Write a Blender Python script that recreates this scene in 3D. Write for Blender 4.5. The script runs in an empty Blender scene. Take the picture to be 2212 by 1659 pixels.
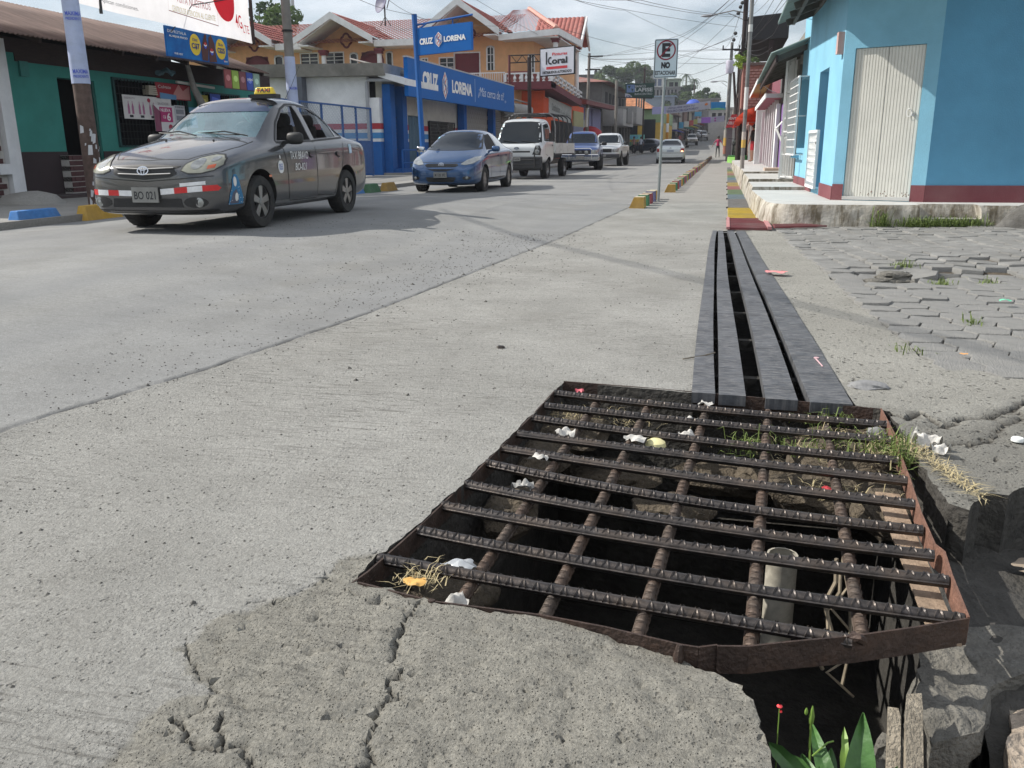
import bpy, bmesh, math, random
from mathutils import Vector, Matrix, noise
from mathutils.bvhtree import BVHTree
from mathutils.geometry import delaunay_2d_cdt
rnd = random.Random(7)
PI = math.pi
scene = bpy.context.scene
COL = scene.collection
# camera
cam_d = bpy.data.cameras.new('camera'); cam = bpy.data.objects.new('camera', cam_d); COL.objects.link(cam)
cam_d.sensor_width = 36; cam_d.lens = 36*1843/2212; cam_d.clip_start = .05; cam_d.clip_end = 3000
yaw, pitch, roll = math.radians(13.7646), math.radians(15.4804), math.radians(.5)
f = Vector((-math.sin(yaw)*math.cos(pitch), math.cos(yaw)*math.cos(pitch), -math.sin(pitch)))
r = Vector((math.cos(yaw), math.sin(yaw), 0)); u = r.cross(f)
r2 = math.cos(roll)*r - math.sin(roll)*u; u2 = math.sin(roll)*r + math.cos(roll)*u
cam.matrix_world = Matrix(((r2.x, u2.x, -f.x, 0), (r2.y, u2.y, -f.y, 0), (r2.z, u2.z, -f.z, 1.0), (0, 0, 0, 1)))
scene.camera = cam
# sky, sun, exposure
SUN_EL = math.radians(39)
SUN_DIR = Vector((1, -.02, -math.tan(SUN_EL))).normalized()          # direction the light travels
w = bpy.data.worlds.new('World'); scene.world = w; w.use_nodes = True
nt = w.node_tree; N = nt.nodes; L = nt.links; N.clear()
out = N.new('ShaderNodeOutputWorld'); bg = N.new('ShaderNodeBackground'); bg.inputs[1].default_value = .084
sky = N.new('ShaderNodeTexSky'); sky.sky_type = 'NISHITA'; sky.sun_disc = False
sky.sun_elevation = SUN_EL; sky.sun_rotation = math.radians(-90); sky.dust_density = .6; sky.air_density = 1.0
tc = N.new('ShaderNodeTexCoord'); sep = N.new('ShaderNodeSeparateXYZ'); L.new(tc.outputs['Generated'], sep.inputs[0])
mz = N.new('ShaderNodeMath'); mz.operation = 'MAXIMUM'; mz.inputs[1].default_value = 0; L.new(sep.outputs[2], mz.inputs[0])
ad = N.new('ShaderNodeMath'); ad.operation = 'ADD'; ad.inputs[1].default_value = .22; L.new(mz.outputs[0], ad.inputs[0])
dx = N.new('ShaderNodeMath'); dx.operation = 'DIVIDE'; L.new(sep.outputs[0], dx.inputs[0]); L.new(ad.outputs[0], dx.inputs[1])
dy = N.new('ShaderNodeMath'); dy.operation = 'DIVIDE'; L.new(sep.outputs[1], dy.inputs[0]); L.new(ad.outputs[0], dy.inputs[1])
cmb = N.new('ShaderNodeCombineXYZ'); L.new(dx.outputs[0], cmb.inputs[0]); L.new(dy.outputs[0], cmb.inputs[1])
nz = N.new('ShaderNodeTexNoise'); nz.inputs['Scale'].default_value = .75; nz.inputs['Detail'].default_value = 9; nz.inputs['Roughness'].default_value = .58
L.new(cmb.outputs[0], nz.inputs['Vector'])
rp = N.new('ShaderNodeValToRGB'); rp.color_ramp.elements[0].position = .40; rp.color_ramp.elements[1].position = .62
L.new(nz.outputs[0], rp.inputs[0])
mx = N.new('ShaderNodeMix'); mx.data_type = 'RGBA'; mx.inputs[7].default_value = (13.4, 13.8, 14.4, 1)
sc = N.new('ShaderNodeMath'); sc.operation = 'MULTIPLY_ADD'; sc.inputs[1].default_value = .75; sc.inputs[2].default_value = .12; L.new(rp.outputs[0], sc.inputs[0])
L.new(sc.outputs[0], mx.inputs[0]); L.new(sky.outputs[0], mx.inputs[6]); L.new(mx.outputs[2], bg.inputs[0]); L.new(bg.outputs[0], out.inputs[0])
sun_d = bpy.data.lights.new('sun', 'SUN'); sun_d.energy = 5.0; sun_d.angle = math.radians(.53); sun_d.color = (1, .955, .88)
sun = bpy.data.objects.new('sun', sun_d); COL.objects.link(sun); sun.rotation_euler = SUN_DIR.to_track_quat('-Z', 'Y').to_euler()
vs = scene.view_settings; scene.display_settings.display_device = 'sRGB'
vs.view_transform = 'Standard'; vs.look = 'None'; vs.gamma = 1; vs.use_curve_mapping = False; vs.exposure = .14
# materials
MATS = {}
def mat(name, c, rough=.8, var=.12, scale=6., c2=None, bump=0., bscale=80., metal=0., stretch=(1, 1, 1), spec=.5, coat=0.,
  dirt=0., dirt_c=(.06, .05, .04), alpha=1., trans=0., emit=None, extra=None):
 """procedural surface: two octaves of colour variation, optional dirt blotches and fine relief"""
 if name in MATS: return MATS[name]
 m = bpy.data.materials.new(name); m.use_nodes = True; nt = m.node_tree; n = nt.nodes; l = nt.links
 b = n['Principled BSDF']
 tc = n.new('ShaderNodeTexCoord'); mp = n.new('ShaderNodeMapping'); mp.inputs['Scale'].default_value = stretch
 l.new(tc.outputs['Object'], mp.inputs[0])
 nz = n.new('ShaderNodeTexNoise'); nz.inputs['Scale'].default_value = scale; nz.inputs['Detail'].default_value = 8; nz.inputs['Roughness'].default_value = .65
 l.new(mp.outputs[0], nz.inputs['Vector'])
 c2 = c2 or tuple(min(1, x*(1+var)) for x in c); c1 = tuple(x*(1-var) for x in c)
 rp = n.new('ShaderNodeValToRGB'); rp.color_ramp.elements[0].position = .33; rp.color_ramp.elements[1].position = .67
 rp.color_ramp.elements[0].color = (*c1, 1); rp.color_ramp.elements[1].color = (*c2, 1); l.new(nz.outputs[0], rp.inputs[0])
 col = rp.outputs[0]
 if dirt:
  n2 = n.new('ShaderNodeTexNoise'); n2.inputs['Scale'].default_value = scale*.23; n2.inputs['Detail'].default_value = 10; n2.inputs['Roughness'].default_value = .7
  l.new(mp.outputs[0], n2.inputs['Vector'])
  r2 = n.new('ShaderNodeValToRGB'); r2.color_ramp.elements[0].position = .45; r2.color_ramp.elements[1].position = .72
  r2.color_ramp.elements[1].color = (dirt, dirt, dirt, 1); l.new(n2.outputs[0], r2.inputs[0])
  mx = n.new('ShaderNodeMix'); mx.data_type = 'RGBA'; mx.inputs[7].default_value = (*dirt_c, 1)
  l.new(r2.outputs[0], mx.inputs[0]); l.new(col, mx.inputs[6]); col = mx.outputs[2]
 if extra: col = extra(n, l, tc, col)
 l.new(col, b.inputs['Base Color'])
 b.inputs['Roughness'].default_value = rough; b.inputs['Metallic'].default_value = metal; b.inputs['Specular IOR Level'].default_value = spec
 if coat: b.inputs['Coat Weight'].default_value = coat; b.inputs['Coat Roughness'].default_value = .06
 if alpha < 1: b.inputs['Alpha'].default_value = alpha
 if trans: b.inputs['Transmission Weight'].default_value = trans
 if emit: b.inputs['Emission Color'].default_value = (*emit, 1); b.inputs['Emission Strength'].default_value = 1
 if bump:
  nb = n.new('ShaderNodeTexNoise'); nb.inputs['Scale'].default_value = bscale; nb.inputs['Detail'].default_value = 6
  l.new(mp.outputs[0], nb.inputs['Vector'])
  bp = n.new('ShaderNodeBump'); bp.inputs['Strength'].default_value = min(1, bump); bp.inputs['Distance'].default_value = .01*max(1, bump)
  l.new(nb.outputs[0], bp.inputs['Height']); l.new(bp.outputs[0], b.inputs['Normal'])
 MATS[name] = m; return m
def translucent(m, k=.5):
 nt = m.node_tree; n = nt.nodes; l = nt.links; b = n['Principled BSDF']; t = n.new('ShaderNodeBsdfTranslucent'); x = n.new('ShaderNodeMixShader'); x.inputs[0].default_value = k
 src = b.inputs['Base Color'].links[0].from_socket; l.new(src, t.inputs[0]); l.new(b.outputs[0], x.inputs[1]); l.new(t.outputs[0], x.inputs[2]); l.new(x.outputs[0], n['Material Output'].inputs[0]); return m
def flat(name, c, rough=.6, metal=0, coat=0, var=.06, spec=.5, alpha=1): return mat(name, c, rough, var, 3., metal=metal, coat=coat, spec=spec, alpha=alpha)
# mesh helpers
class MB:
 def __init__(s): s.v = []; s.f = []; s.m = []
 def add(s, vs, fs, m=0):
  o = len(s.v); s.v += [tuple(v) for v in vs]; s.f += [tuple(o+i for i in q) for q in fs]; s.m += [m]*len(fs); return s
 def box(s, x0, x1, y0, y1, z0, z1, m=0):
  v = [(x, y, z) for z in (z0, z1) for y in (y0, y1) for x in (x0, x1)]
  return s.add(v, [(0, 2, 3, 1), (4, 5, 7, 6), (0, 1, 5, 4), (2, 6, 7, 3), (0, 4, 6, 2), (1, 3, 7, 5)], m)
 def hexa(s, p, m=0):            # 8 points: bottom loop then top loop
  return s.add(p, [(3, 2, 1, 0), (4, 5, 6, 7), (0, 1, 5, 4), (1, 2, 6, 5), (2, 3, 7, 6), (3, 0, 4, 7)], m)
 def slab(s, p, t, m=0):         # any planar polygon given thickness against its normal
  p = [Vector(q) for q in p]; nrm = (p[1]-p[0]).cross(p[2]-p[0]).normalized(); k = len(p)
  q = [a-nrm*t for a in p]
  fs = [tuple(range(k)), tuple(reversed(range(k, 2*k)))]+[(i, k+i, k+(i+1) % k, (i+1) % k) for i in range(k)]
  return s.add(p+q, fs, m)
 def quad(s, a, b, c, d, m=0): return s.add([a, b, c, d], [(0, 1, 2, 3)], m)
 def prism(s, poly, a0, a1, axis='z', m=0):
  k = len(poly)
  def P(u, v, w): return (u, v, w) if axis == 'z' else ((w, u, v) if axis == 'x' else (u, w, v))
  v = [P(u_, v_, a0) for u_, v_ in poly]+[P(u_, v_, a1) for u_, v_ in poly]
  fs = [tuple(reversed(range(k))), tuple(range(k, 2*k))]+[(i, (i+1) % k, k+(i+1) % k, k+i) for i in range(k)]
  return s.add(v, fs, m)
 def tube(s, pts, r, n=6, m=0, caps=True):
  pts = [Vector(p) for p in pts]; k = len(pts); rr = r if isinstance(r, (list, tuple)) else [r]*k
  vs = []; up = None
  for i, p in enumerate(pts):
   d = (pts[min(i+1, k-1)]-pts[max(i-1, 0)]).normalized()
   if up is None: up = Vector((0, 0, 1)) if abs(d.z) < .9 else Vector((1, 0, 0))
   a = d.cross(up).normalized(); b = a.cross(d).normalized(); up = b
   for j in range(n): t = 2*PI*j/n; vs.append(p+(a*math.cos(t)+b*math.sin(t))*rr[i])
  fs = [(i*n+j, i*n+(j+1) % n, (i+1)*n+(j+1) % n, (i+1)*n+j) for i in range(k-1) for j in range(n)]
  if caps: fs += [tuple(reversed(range(n))), tuple(range((k-1)*n, k*n))]
  return s.add(vs, fs, m)
 def lathe(s, prof, c=(0, 0, 0), axis='z', n=20, m=0):   # prof: (radius, height)
  vs = []
  for (rad, h) in prof:
   for j in range(n):
    t = 2*PI*j/n; a, b = rad*math.cos(t), rad*math.sin(t)
    vs.append({'z': (c[0]+a, c[1]+b, c[2]+h), 'x': (c[0]+h, c[1]+a, c[2]+b), 'y': (c[0]+a, c[1]+h, c[2]+b)}[axis])
  k = len(prof); fs = [(i*n+j, i*n+(j+1) % n, (i+1)*n+(j+1) % n, (i+1)*n+j) for i in range(k-1) for j in range(n)]
  return s.add(vs, fs, m)
 def bar(s, a, b, w, h, m=0, up=(0, 0, 1)):      # rectangular bar from a to b
  a = Vector(a); b = Vector(b); d = (b-a).normalized(); up = Vector(up)
  if abs(d.dot(up)) > .95: up = Vector((0, 1, 0))
  x = d.cross(up).normalized()*w/2; y = x.cross(d).normalized()*h/2
  return s.hexa([a-x-y, a+x-y, a+x+y, a-x+y, b-x-y, b+x-y, b+x+y, b-x+y], m)
 def mesh(s, name, mats, smooth=False, origin=(0, 0, 0)):
  me = bpy.data.meshes.new(name); o = Vector(origin)
  me.from_pydata([Vector(v)-o for v in s.v], [], s.f)
  for mm in (mats if isinstance(mats, (list, tuple)) else [mats]): me.materials.append(mm)
  if any(s.m): me.polygons.foreach_set('material_index', s.m)
  bm = bmesh.new(); bm.from_mesh(me); bmesh.ops.recalc_face_normals(bm, faces=bm.faces); bm.to_mesh(me); bm.free()
  if smooth: me.polygons.foreach_set('use_smooth', [True]*len(me.polygons)); me.set_sharp_from_angle(angle=math.radians(38))
  me.update(); return me
 def build(s, name, mats, parent=None, smooth=False):
  """world coordinates in; origin moved onto the thing the mesh belongs to"""
  o = ORG.get(parent.name, Vector((0, 0, 0))) if parent else (ctr(s.v) if s.v else Vector((0, 0, 0)))
  ob = bpy.data.objects.new(name, s.mesh(name, mats, smooth, o)); COL.objects.link(ob)
  if parent: ob.parent = parent
  else: ob.location = o
  ORG[ob.name] = Vector(o); return ob
ORG = {}
def ctr(vs):
 k = len(vs); return Vector((sum(v[0] for v in vs)/k, sum(v[1] for v in vs)/k, min(v[2] for v in vs)))
def tag(o, label=None, cat=None, group=None, kind=None):
 if label: o['label'] = label
 if cat: o['category'] = cat
 if group: o['group'] = group
 if kind: o['kind'] = kind
 return o
def empty(name, loc, label, cat, group=None):
 o = bpy.data.objects.new(name, None); o.empty_display_size = .2; COL.objects.link(o); o.location = loc; ORG[o.name] = Vector(loc)
 return tag(o, label, cat, group)
def copy_tree(o, parent=None):
 c = o.copy(); COL.objects.link(c)
 if parent: c.parent = parent
 for ch in KIDS(o): copy_tree(ch, c)
 return c
def KIDS(o): return [x for x in COL.objects if x.parent == o]
def ev_mesh(ob):
 dg = bpy.context.evaluated_depsgraph_get(); dg.update()
 return bpy.data.meshes.new_from_object(ob.evaluated_get(dg), depsgraph=dg)
def ss(a, b, x):
 t = max(0, min(1, (x-a)/(b-a))); return t*t*(3-2*t)
# lettering
TXT = {}
def text_mb(s, bold=0., shear=0.):
 key = (s, bold, shear)
 if key in TXT: return TXT[key]
 cu = bpy.data.curves.new('t', 'FONT'); cu.body = s; cu.offset = bold; cu.shear = shear; cu.extrude = 0; cu.resolution_u = 3
 ob = bpy.data.objects.new('t', cu); COL.objects.link(ob); me = ev_mesh(ob)
 vs = [tuple(v.co) for v in me.vertices]; fs = [tuple(p.vertices) for p in me.polygons]
 bpy.data.objects.remove(ob); bpy.data.curves.remove(cu); bpy.data.meshes.remove(me)
 x0 = min(v[0] for v in vs); x1 = max(v[0] for v in vs); y0 = min(v[1] for v in vs); y1 = max(v[1] for v in vs)
 vs = [((v[0]-x0)/(x1-x0), (v[1]-y0)/(y1-y0)) for v in vs]
 TXT[key] = (vs, fs); return TXT[key]
def lettering(s, F, x0, x1, y0, y1, m, parent, bold=.02, shear=0., off=.006, name='lettering'):
 """text filling the box x0..x1, y0..y1 of the frame F(u, v, offset) -> point"""
 vs, fs = text_mb(s, bold, shear)
 mb = MB(); mb.add([F(x0+(x1-x0)*a, y0+(y1-y0)*b, off) for a, b in vs], fs)
 return mb.build(name, m, parent)
def frame(o, ux, uy):
 o = Vector(o); ux = Vector(ux).normalized(); uy = Vector(uy).normalized(); n = ux.cross(uy).normalized()
 return lambda a, b, c=0.: o+ux*a+uy*b+n*c
def fpoly(mb, F, pts, off=.004, m=0, t=0.):
 k = len(pts)
 if t: mb.slab([F(a, b, off) for a, b in pts], t, m)
 else: mb.add([F(a, b, off) for a, b in pts], [tuple(range(k))], m)
 return mb
def ell(cx, cy, rx, ry, n=24, a0=0, a1=2*PI): return [(cx+rx*math.cos(a0+(a1-a0)*i/n), cy+ry*math.sin(a0+(a1-a0)*i/n)) for i in range(n+(0 if abs(a1-a0-2*PI) < 1e-6 else 1))]
def ring(mb, F, cx, cy, rx, ry, t, off=.005, m=0, n=28):
 a = ell(cx, cy, rx, ry, n); b = ell(cx, cy, rx-t, ry-t, n)
 mb.add([F(x, y, off) for x, y in a]+[F(x, y, off) for x, y in b], [(i, (i+1) % n, n+(i+1) % n, n+i) for i in range(n)], m)
def stroke(mb, F, pts, w, off=.005, m=0, closed=False):
 k = len(pts); L_ = []; R_ = []
 for i in range(k):
  p = Vector(pts[i]); a = Vector(pts[(i-1) % k] if (closed or i) else pts[i]); b = Vector(pts[(i+1) % k] if (closed or i < k-1) else pts[i])
  d = (b-a); d = d.normalized() if d.length else Vector((1, 0)); nn = Vector((-d.y, d.x))*w/2
  L_.append(p+nn); R_.append(p-nn)
 fs = [(i, (i+1) % k, k+(i+1) % k, k+i) for i in range(k if closed else k-1)]
 mb.add([F(p.x, p.y, off) for p in L_]+[F(p.x, p.y, off) for p in R_], fs, m)
# ground height
def lerp_tab(t, x):
 if x <= t[0][0]: return t[0][1]
 for (a, b), (c, d) in zip(t, t[1:]):
  if x <= c: return b+(d-b)*(x-a)/(c-a)
 return t[-1][1]
LONG = [(0, 0), (55, 0), (76, .05), (95, .17), (120, .6), (142, 1.15), (170, 2.1), (230, 4.6), (330, 8), (430, 12), (900, 20)]
def gz(x, y):
 return .17*ss(-2.0, -4.8, x)*(1-.5*ss(-6.6, -8.6, x))*(1-ss(13, 20, y))+lerp_tab(LONG, y)
# GROUND
def gmat(name, c, c2, rough=.9, pit=.5, pits=130., streak=0., warm=None, bump=.9, stain=.25, lane=0):
 """concrete: aggregate speckle, pits, broom marks, stains; 'old' vertex value brings in weathered concrete"""
 m = bpy.data.materials.new(name); m.use_nodes = True; nt = m.node_tree; n = nt.nodes; l = nt.links; b = n['Principled BSDF']
 tc = n.new('ShaderNodeTexCoord'); P = tc.outputs['Object']
 def noise_(s, d=6, r_=.6, vec=P):
  q = n.new('ShaderNodeTexNoise'); q.inputs['Scale'].default_value = s; q.inputs['Detail'].default_value = d; q.inputs['Roughness'].default_value = r_; l.new(vec, q.inputs['Vector']); return q.outputs[0]
 def ramp(x, a, b_, c0=(0, 0, 0), c1=(1, 1, 1)):
  q = n.new('ShaderNodeValToRGB'); q.color_ramp.elements[0].position = a; q.color_ramp.elements[1].position = b_
  q.color_ramp.elements[0].color = (*c0, 1); q.color_ramp.elements[1].color = (*c1, 1); l.new(x, q.inputs[0]); return q.outputs[0]
 def mix(fac, a, b_, bt='MIX'):
  q = n.new('ShaderNodeMix'); q.data_type = 'RGBA'; q.blend_type = bt
  if isinstance(fac, float): q.inputs[0].default_value = fac
  else: l.new(fac, q.inputs[0])
  for k, x in ((6, a), (7, b_)):
   if isinstance(x, tuple): q.inputs[k].default_value = (*x, 1)
   else: l.new(x, q.inputs[k])
  return q.outputs[2]
 base = mix(ramp(noise_(1.3, 8, .62), .38, .64), c, c2)
 if warm:
  at = n.new('ShaderNodeAttribute'); at.attribute_name = 'old'
  base = mix(at.outputs['Fac'], base, mix(ramp(noise_(9, 8, .6), .4, .62), warm, tuple(x*1.25 for x in warm)))
 base = mix(ramp(noise_(150, 4, .75), .34, .66), mix(.34, base, (.07, .07, .065)), mix(.2, base, (.55, .54, .50)))
 vo = n.new('ShaderNodeTexVoronoi'); vo.inputs['Scale'].default_value = pits; l.new(P, vo.inputs['Vector'])
 pm = ramp(vo.outputs['Distance'], .08, .24, (1, 1, 1), (0, 0, 0)); gate = ramp(noise_(7, 5, .6), .47, .6)
 if warm:
  go = n.new('ShaderNodeAttribute'); go.attribute_name = 'old'; gm = n.new('ShaderNodeMath'); gm.operation = 'MAXIMUM'; l.new(gate, gm.inputs[0]); l.new(go.outputs['Fac'], gm.inputs[1]); gate = gm.outputs[0]
 pmk = n.new('ShaderNodeMath'); pmk.operation = 'MULTIPLY'; l.new(pm, pmk.inputs[0]); l.new(gate, pmk.inputs[1])
 pm2 = n.new('ShaderNodeMath'); pm2.operation = 'MULTIPLY'; pm2.inputs[1].default_value = pit; l.new(pmk.outputs[0], pm2.inputs[0])
 base = mix(pm2.outputs[0], base, (.055, .052, .046))
 v2 = n.new('ShaderNodeTexVoronoi'); v2.inputs['Scale'].default_value = pits*.42; v2.inputs['Randomness'].default_value = 1; l.new(P, v2.inputs['Vector'])
 g2 = ramp(noise_(19, 4, .7), .46, .58); q2 = n.new('ShaderNodeMath'); q2.operation = 'MULTIPLY'; l.new(ramp(v2.outputs['Distance'], .12, .30, (pit, pit, pit), (0, 0, 0)), q2.inputs[0]); l.new(g2, q2.inputs[1])
 base = mix(q2.outputs[0], base, (.06, .056, .048))
 base = mix(ramp(noise_(46, 6, .75), .42, .6, (.26, .26, .26), (0, 0, 0)), base, (.10, .097, .088))
 st = ramp(noise_(.55, 10, .68), .5, .75, (0, 0, 0), (stain, stain, stain)); base = mix(st, base, (.155, .145, .122))
 h = noise_(95, 5, .7)
 if lane:      # tyre darkened lanes, darker further along the street
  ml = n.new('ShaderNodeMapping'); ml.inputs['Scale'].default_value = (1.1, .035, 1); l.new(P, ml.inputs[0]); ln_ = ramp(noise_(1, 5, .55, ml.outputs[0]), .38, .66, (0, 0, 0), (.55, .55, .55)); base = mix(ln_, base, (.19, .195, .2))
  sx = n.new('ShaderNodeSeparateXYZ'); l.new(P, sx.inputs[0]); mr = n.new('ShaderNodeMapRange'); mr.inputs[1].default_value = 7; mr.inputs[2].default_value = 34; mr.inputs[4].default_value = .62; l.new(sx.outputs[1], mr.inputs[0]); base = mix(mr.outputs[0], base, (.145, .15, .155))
 if streak:
  mp = n.new('ShaderNodeMapping'); mp.inputs['Scale'].default_value = (5, 70, 1); mp.inputs['Rotation'].default_value = (0, 0, math.radians(-7)); l.new(P, mp.inputs[0])
  sn = noise_(1, 4, .7, mp.outputs[0]); sg = ramp(noise_(.8, 4, .6), .4, .7)
  sm = n.new('ShaderNodeMath'); sm.operation = 'MULTIPLY'; l.new(ramp(sn, .52, .64), sm.inputs[0]); l.new(sg, sm.inputs[1])
  s3 = n.new('ShaderNodeMath'); s3.operation = 'MULTIPLY'; s3.inputs[1].default_value = streak; l.new(sm.outputs[0], s3.inputs[0])
  base = mix(s3.outputs[0], base, (.09, .085, .075))
 ca_ = n.new('ShaderNodeAttribute'); ca_.attribute_name = 'crk'; base = mix(ca_.outputs['Fac'], base, (.045, .04, .034))
 l.new(base, b.inputs['Base Color']); b.inputs['Roughness'].default_value = rough; b.inputs['Specular IOR Level'].default_value = .25
 hs = n.new('ShaderNodeMath'); hs.operation = 'SUBTRACT'; l.new(h, hs.inputs[0]); l.new(pmk.outputs[0], hs.inputs[1])
 h3 = n.new('ShaderNodeMath'); h3.operation = 'SUBTRACT'; l.new(hs.outputs[0], h3.inputs[0]); l.new(q2.outputs[0], h3.inputs[1]); hs = h3
 bp = n.new('ShaderNodeBump'); bp.inputs['Strength'].default_value = bump; bp.inputs['Distance'].default_value = .009; l.new(hs.outputs[0], bp.inputs['Height']); l.new(bp.outputs[0], b.inputs['Normal'])
 MATS[name] = m; return m
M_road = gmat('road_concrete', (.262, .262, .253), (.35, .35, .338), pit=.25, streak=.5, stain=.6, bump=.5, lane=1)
M_gut = gmat('gutter_concrete', (.315, .309, .285), (.415, .407, .378), pit=.55, streak=1., warm=(.245, .232, .195), stain=.5, bump=1.)
M_rc = gmat('patched_concrete', (.30, .29, .255), (.39, .378, .335), pit=1., pits=62., warm=(.175, .168, .145), stain=.35, bump=1.)
M_side = gmat('sidewalk_concrete', (.30, .29, .27), (.37, .36, .335), pit=.3, stain=.3, bump=.4)
M_dark = mat('shaded_pit_concrete', (.04, .037, .032), .95, .4, 9, bump=2, bscale=30)  # near-black base stands in for the deep shade inside the pit
M_side2 = mat('shaded_edge_concrete', (.055, .051, .044), .95, .4, 22, bump=2, bscale=45, dirt=.7, dirt_c=(.05, .045, .04))  # dark base puts the shade on the slab sides into the colour
M_dirt = mat('dirt', (.10, .08, .056), .95, .35, 30, bump=2, bscale=60)
M_paver = mat('paver_concrete', (.25, .247, .235), .9, .24, 5, bump=1.2, bscale=120, dirt=.55, dirt_c=(.13, .122, .105))
SEAM = [(-2.6, .55), (-2.54, 1.6), (-2.519, 2.424), (-2.49, 2.7), (-2.42, 2.98), (-2.336, 3.4), (-2.255, 4.008), (-2.14, 4.974), (-2.017, 6.596), (-1.786, 9.656), (-1.55, 15.0), (-1.5, 16)]
CRACKS = [([(-.627, 1.648), (-.635, 1.564), (-.608, 1.46), (-.581, 1.382), (-.567, 1.309), (-.554, 1.242), (-.55, 1.178), (-.542, 1.11), (-.53, 1.0), (-.52, .9)], .011),
 ([(-.82, 1.86), (-.886, 1.80), (-.891, 1.711), (-.923, 1.624), (-.958, 1.579), (-1.01, 1.56)], .006), ([(-.891, 1.711), (-.786, 1.633), (-.733, 1.628), (-.679, 1.612), (-.646, 1.606), (-.629, 1.648)], .006),
 ([(-1.061, 1.392), (-1.001, 1.319), (-.937, 1.269), (-.894, 1.249)], .008), ([(-.931, 1.155), (-.845, 1.098), (-.766, 1.116), (-.705, 1.072), (-.70, .98)], .014), ([(-.839, 1.176), (-.81, 1.14), (-.796, 1.112)], .012),
 ([(-.894, 1.249), (-.88, 1.2), (-.931, 1.155)], .006), ([(-.66, 1.40), (-.72, 1.43), (-.78, 1.40), (-.85, 1.42)], .004), ([(-.567, 1.309), (-.52, 1.29), (-.5, 1.31)], .004),
 ([(.671, 3.383), (.72, 3.334), (.789, 3.439), (.804, 3.352), (.829, 3.245), (.922, 3.378), (1.014, 3.427), (1.126, 3.542), (1.211, 3.656), (1.35, 3.78), (1.6, 3.8)], .018),
 ([(1.144, 3.577), (1.13, 3.42), (1.048, 3.32), (.99, 3.2), (.917, 3.108), (.862, 3.062)], .011), ([(.68, 3.052), (.735, 3.02), (.82, 3.072), (.90, 3.08)], .009)]
GR = [(-.807, 1.707), (-.596, 1.655), (-.346, 1.65), (-.036, 1.60), (.084, 1.515), (.115, 1.41), (.132, 1.266), (.15, 1.05), (.16, .55)]     # rim of the foreground slab along the grate and the hole
LEFT = [(-.807, 1.707), (-.808, 1.848), (-.77, 2.028), (-.754, 2.202), (-.733, 2.376), (-.72, 2.568), (-.705, 2.721), (-.687, 2.885), (-.677, 3.082), (-.665, 3.251), (-.658, 3.44), (-.643, 3.592)]
def inside(p, poly):
 x, y = p; c = False; j = len(poly)-1
 for i in range(len(poly)):
  xi, yi = poly[i]; xj, yj = poly[j]
  if (yi > y) != (yj > y) and x < (xj-xi)*(y-yi)/(yj-yi)+xi: c = not c
  j = i
 return c
def cell(x, y): return max(.010, math.hypot(x, y, .9)*.0088)
def dens(pts, closed=False, jit=0., sc=1.):
 out = []; k = len(pts); segs = [(pts[i], pts[(i+1) % k]) for i in range(k if closed else k-1)]
 for a, b in segs:
  a = Vector(a); b = Vector(b); nseg = max(1, int((b-a).length/(cell(a.x, a.y)*1.3*sc)))
  for i in range(nseg):
   p = a.lerp(b, i/nseg)
   if jit and (i or out):
    d = (b-a).normalized(); q = noise.noise(Vector((p.x*23, p.y*23, 3.3)))*.7+noise.noise(Vector((p.x*70, p.y*70, 1.3)))*.5
    p = p+Vector((-d.y, d.x))*q*jit
   out.append((p.x, p.y))
 if not closed: out.append(tuple(pts[-1]))
 return out
def seg_d(p, pl):
 best = 9
 for a, b in zip(pl, pl[1:]):
  ax, ay = a; bx, by = b; dx, dy = bx-ax, by-ay; t = max(0, min(1, ((p[0]-ax)*dx+(p[1]-ay)*dy)/(dx*dx+dy*dy)))
  d = math.hypot(p[0]-ax-dx*t, p[1]-ay-dy*t)
  if d < best: best = d
 return best
CRD = [(dens(c, jit=.03, sc=.7), wd*(.42 if c[0][0] < .3 else .7)) for c, wd in CRACKS]
CBB = [(min(p[0] for p in c)-.05, max(p[0] for p in c)+.05, min(p[1] for p in c)-.05, max(p[1] for p in c)+.05) for c, _ in CRD]
def crack_at(x, y):
 d = 0
 for (c, wd), (a, b, e, f_) in zip(CRD, CBB):
  if a < x < b and e < y < f_:
   q = seg_d((x, y), c)
   if q < wd*1.1: d = max(d, (1-q/(wd*1.1))*min(.028, wd*2.4))
 return d
OLD = [(-.80, 1.86), (-.886, 1.80), (-.923, 1.624), (-1.03, 1.484), (-1.06, 1.374), (-.99, 1.305), (-.90, 1.24), (-.95, 1.16), (-1.0, .9), (-1.0, .5), (.3, .5), (.3, 1.72), (-.70, 1.72)]
def old_at(x, y):
 if y < 2: return 1. if inside((x+noise.noise(Vector((x*9, y*9, 0)))*.05, y+noise.noise(Vector((x*9, y*9, 5)))*.05), OLD) else 0.
 if x > .5: return 1-ss(3.25, 3.55, y+.2*noise.noise(Vector((x*4, y*4, 0)))-.35*(x-.8)*(1 if x > .8 else 0))
 return 0.
def seam_d2(x, y):
 if not -2.8 < x < -1.3: return 9
 x0 = lerp_tab([(b, a) for a, b in SEAM], y); return abs(x-x0-.012*noise.noise(Vector((3, y*5, 0))))
def crk_v(x, y):
 c = min(1, crack_at(x, y)*60); s_ = seam_d2(x, y)
 if s_ < .05: c = max(c, (.55 if noise.noise(Vector((1, y*3, 4))) > .0 else .15)*max(0, 1-s_/(.012+.0016*y)), .35*max(0, 1-s_/.05)*(noise.noise(Vector((x*30, y*14, 0)))+.5))
 return c
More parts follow.
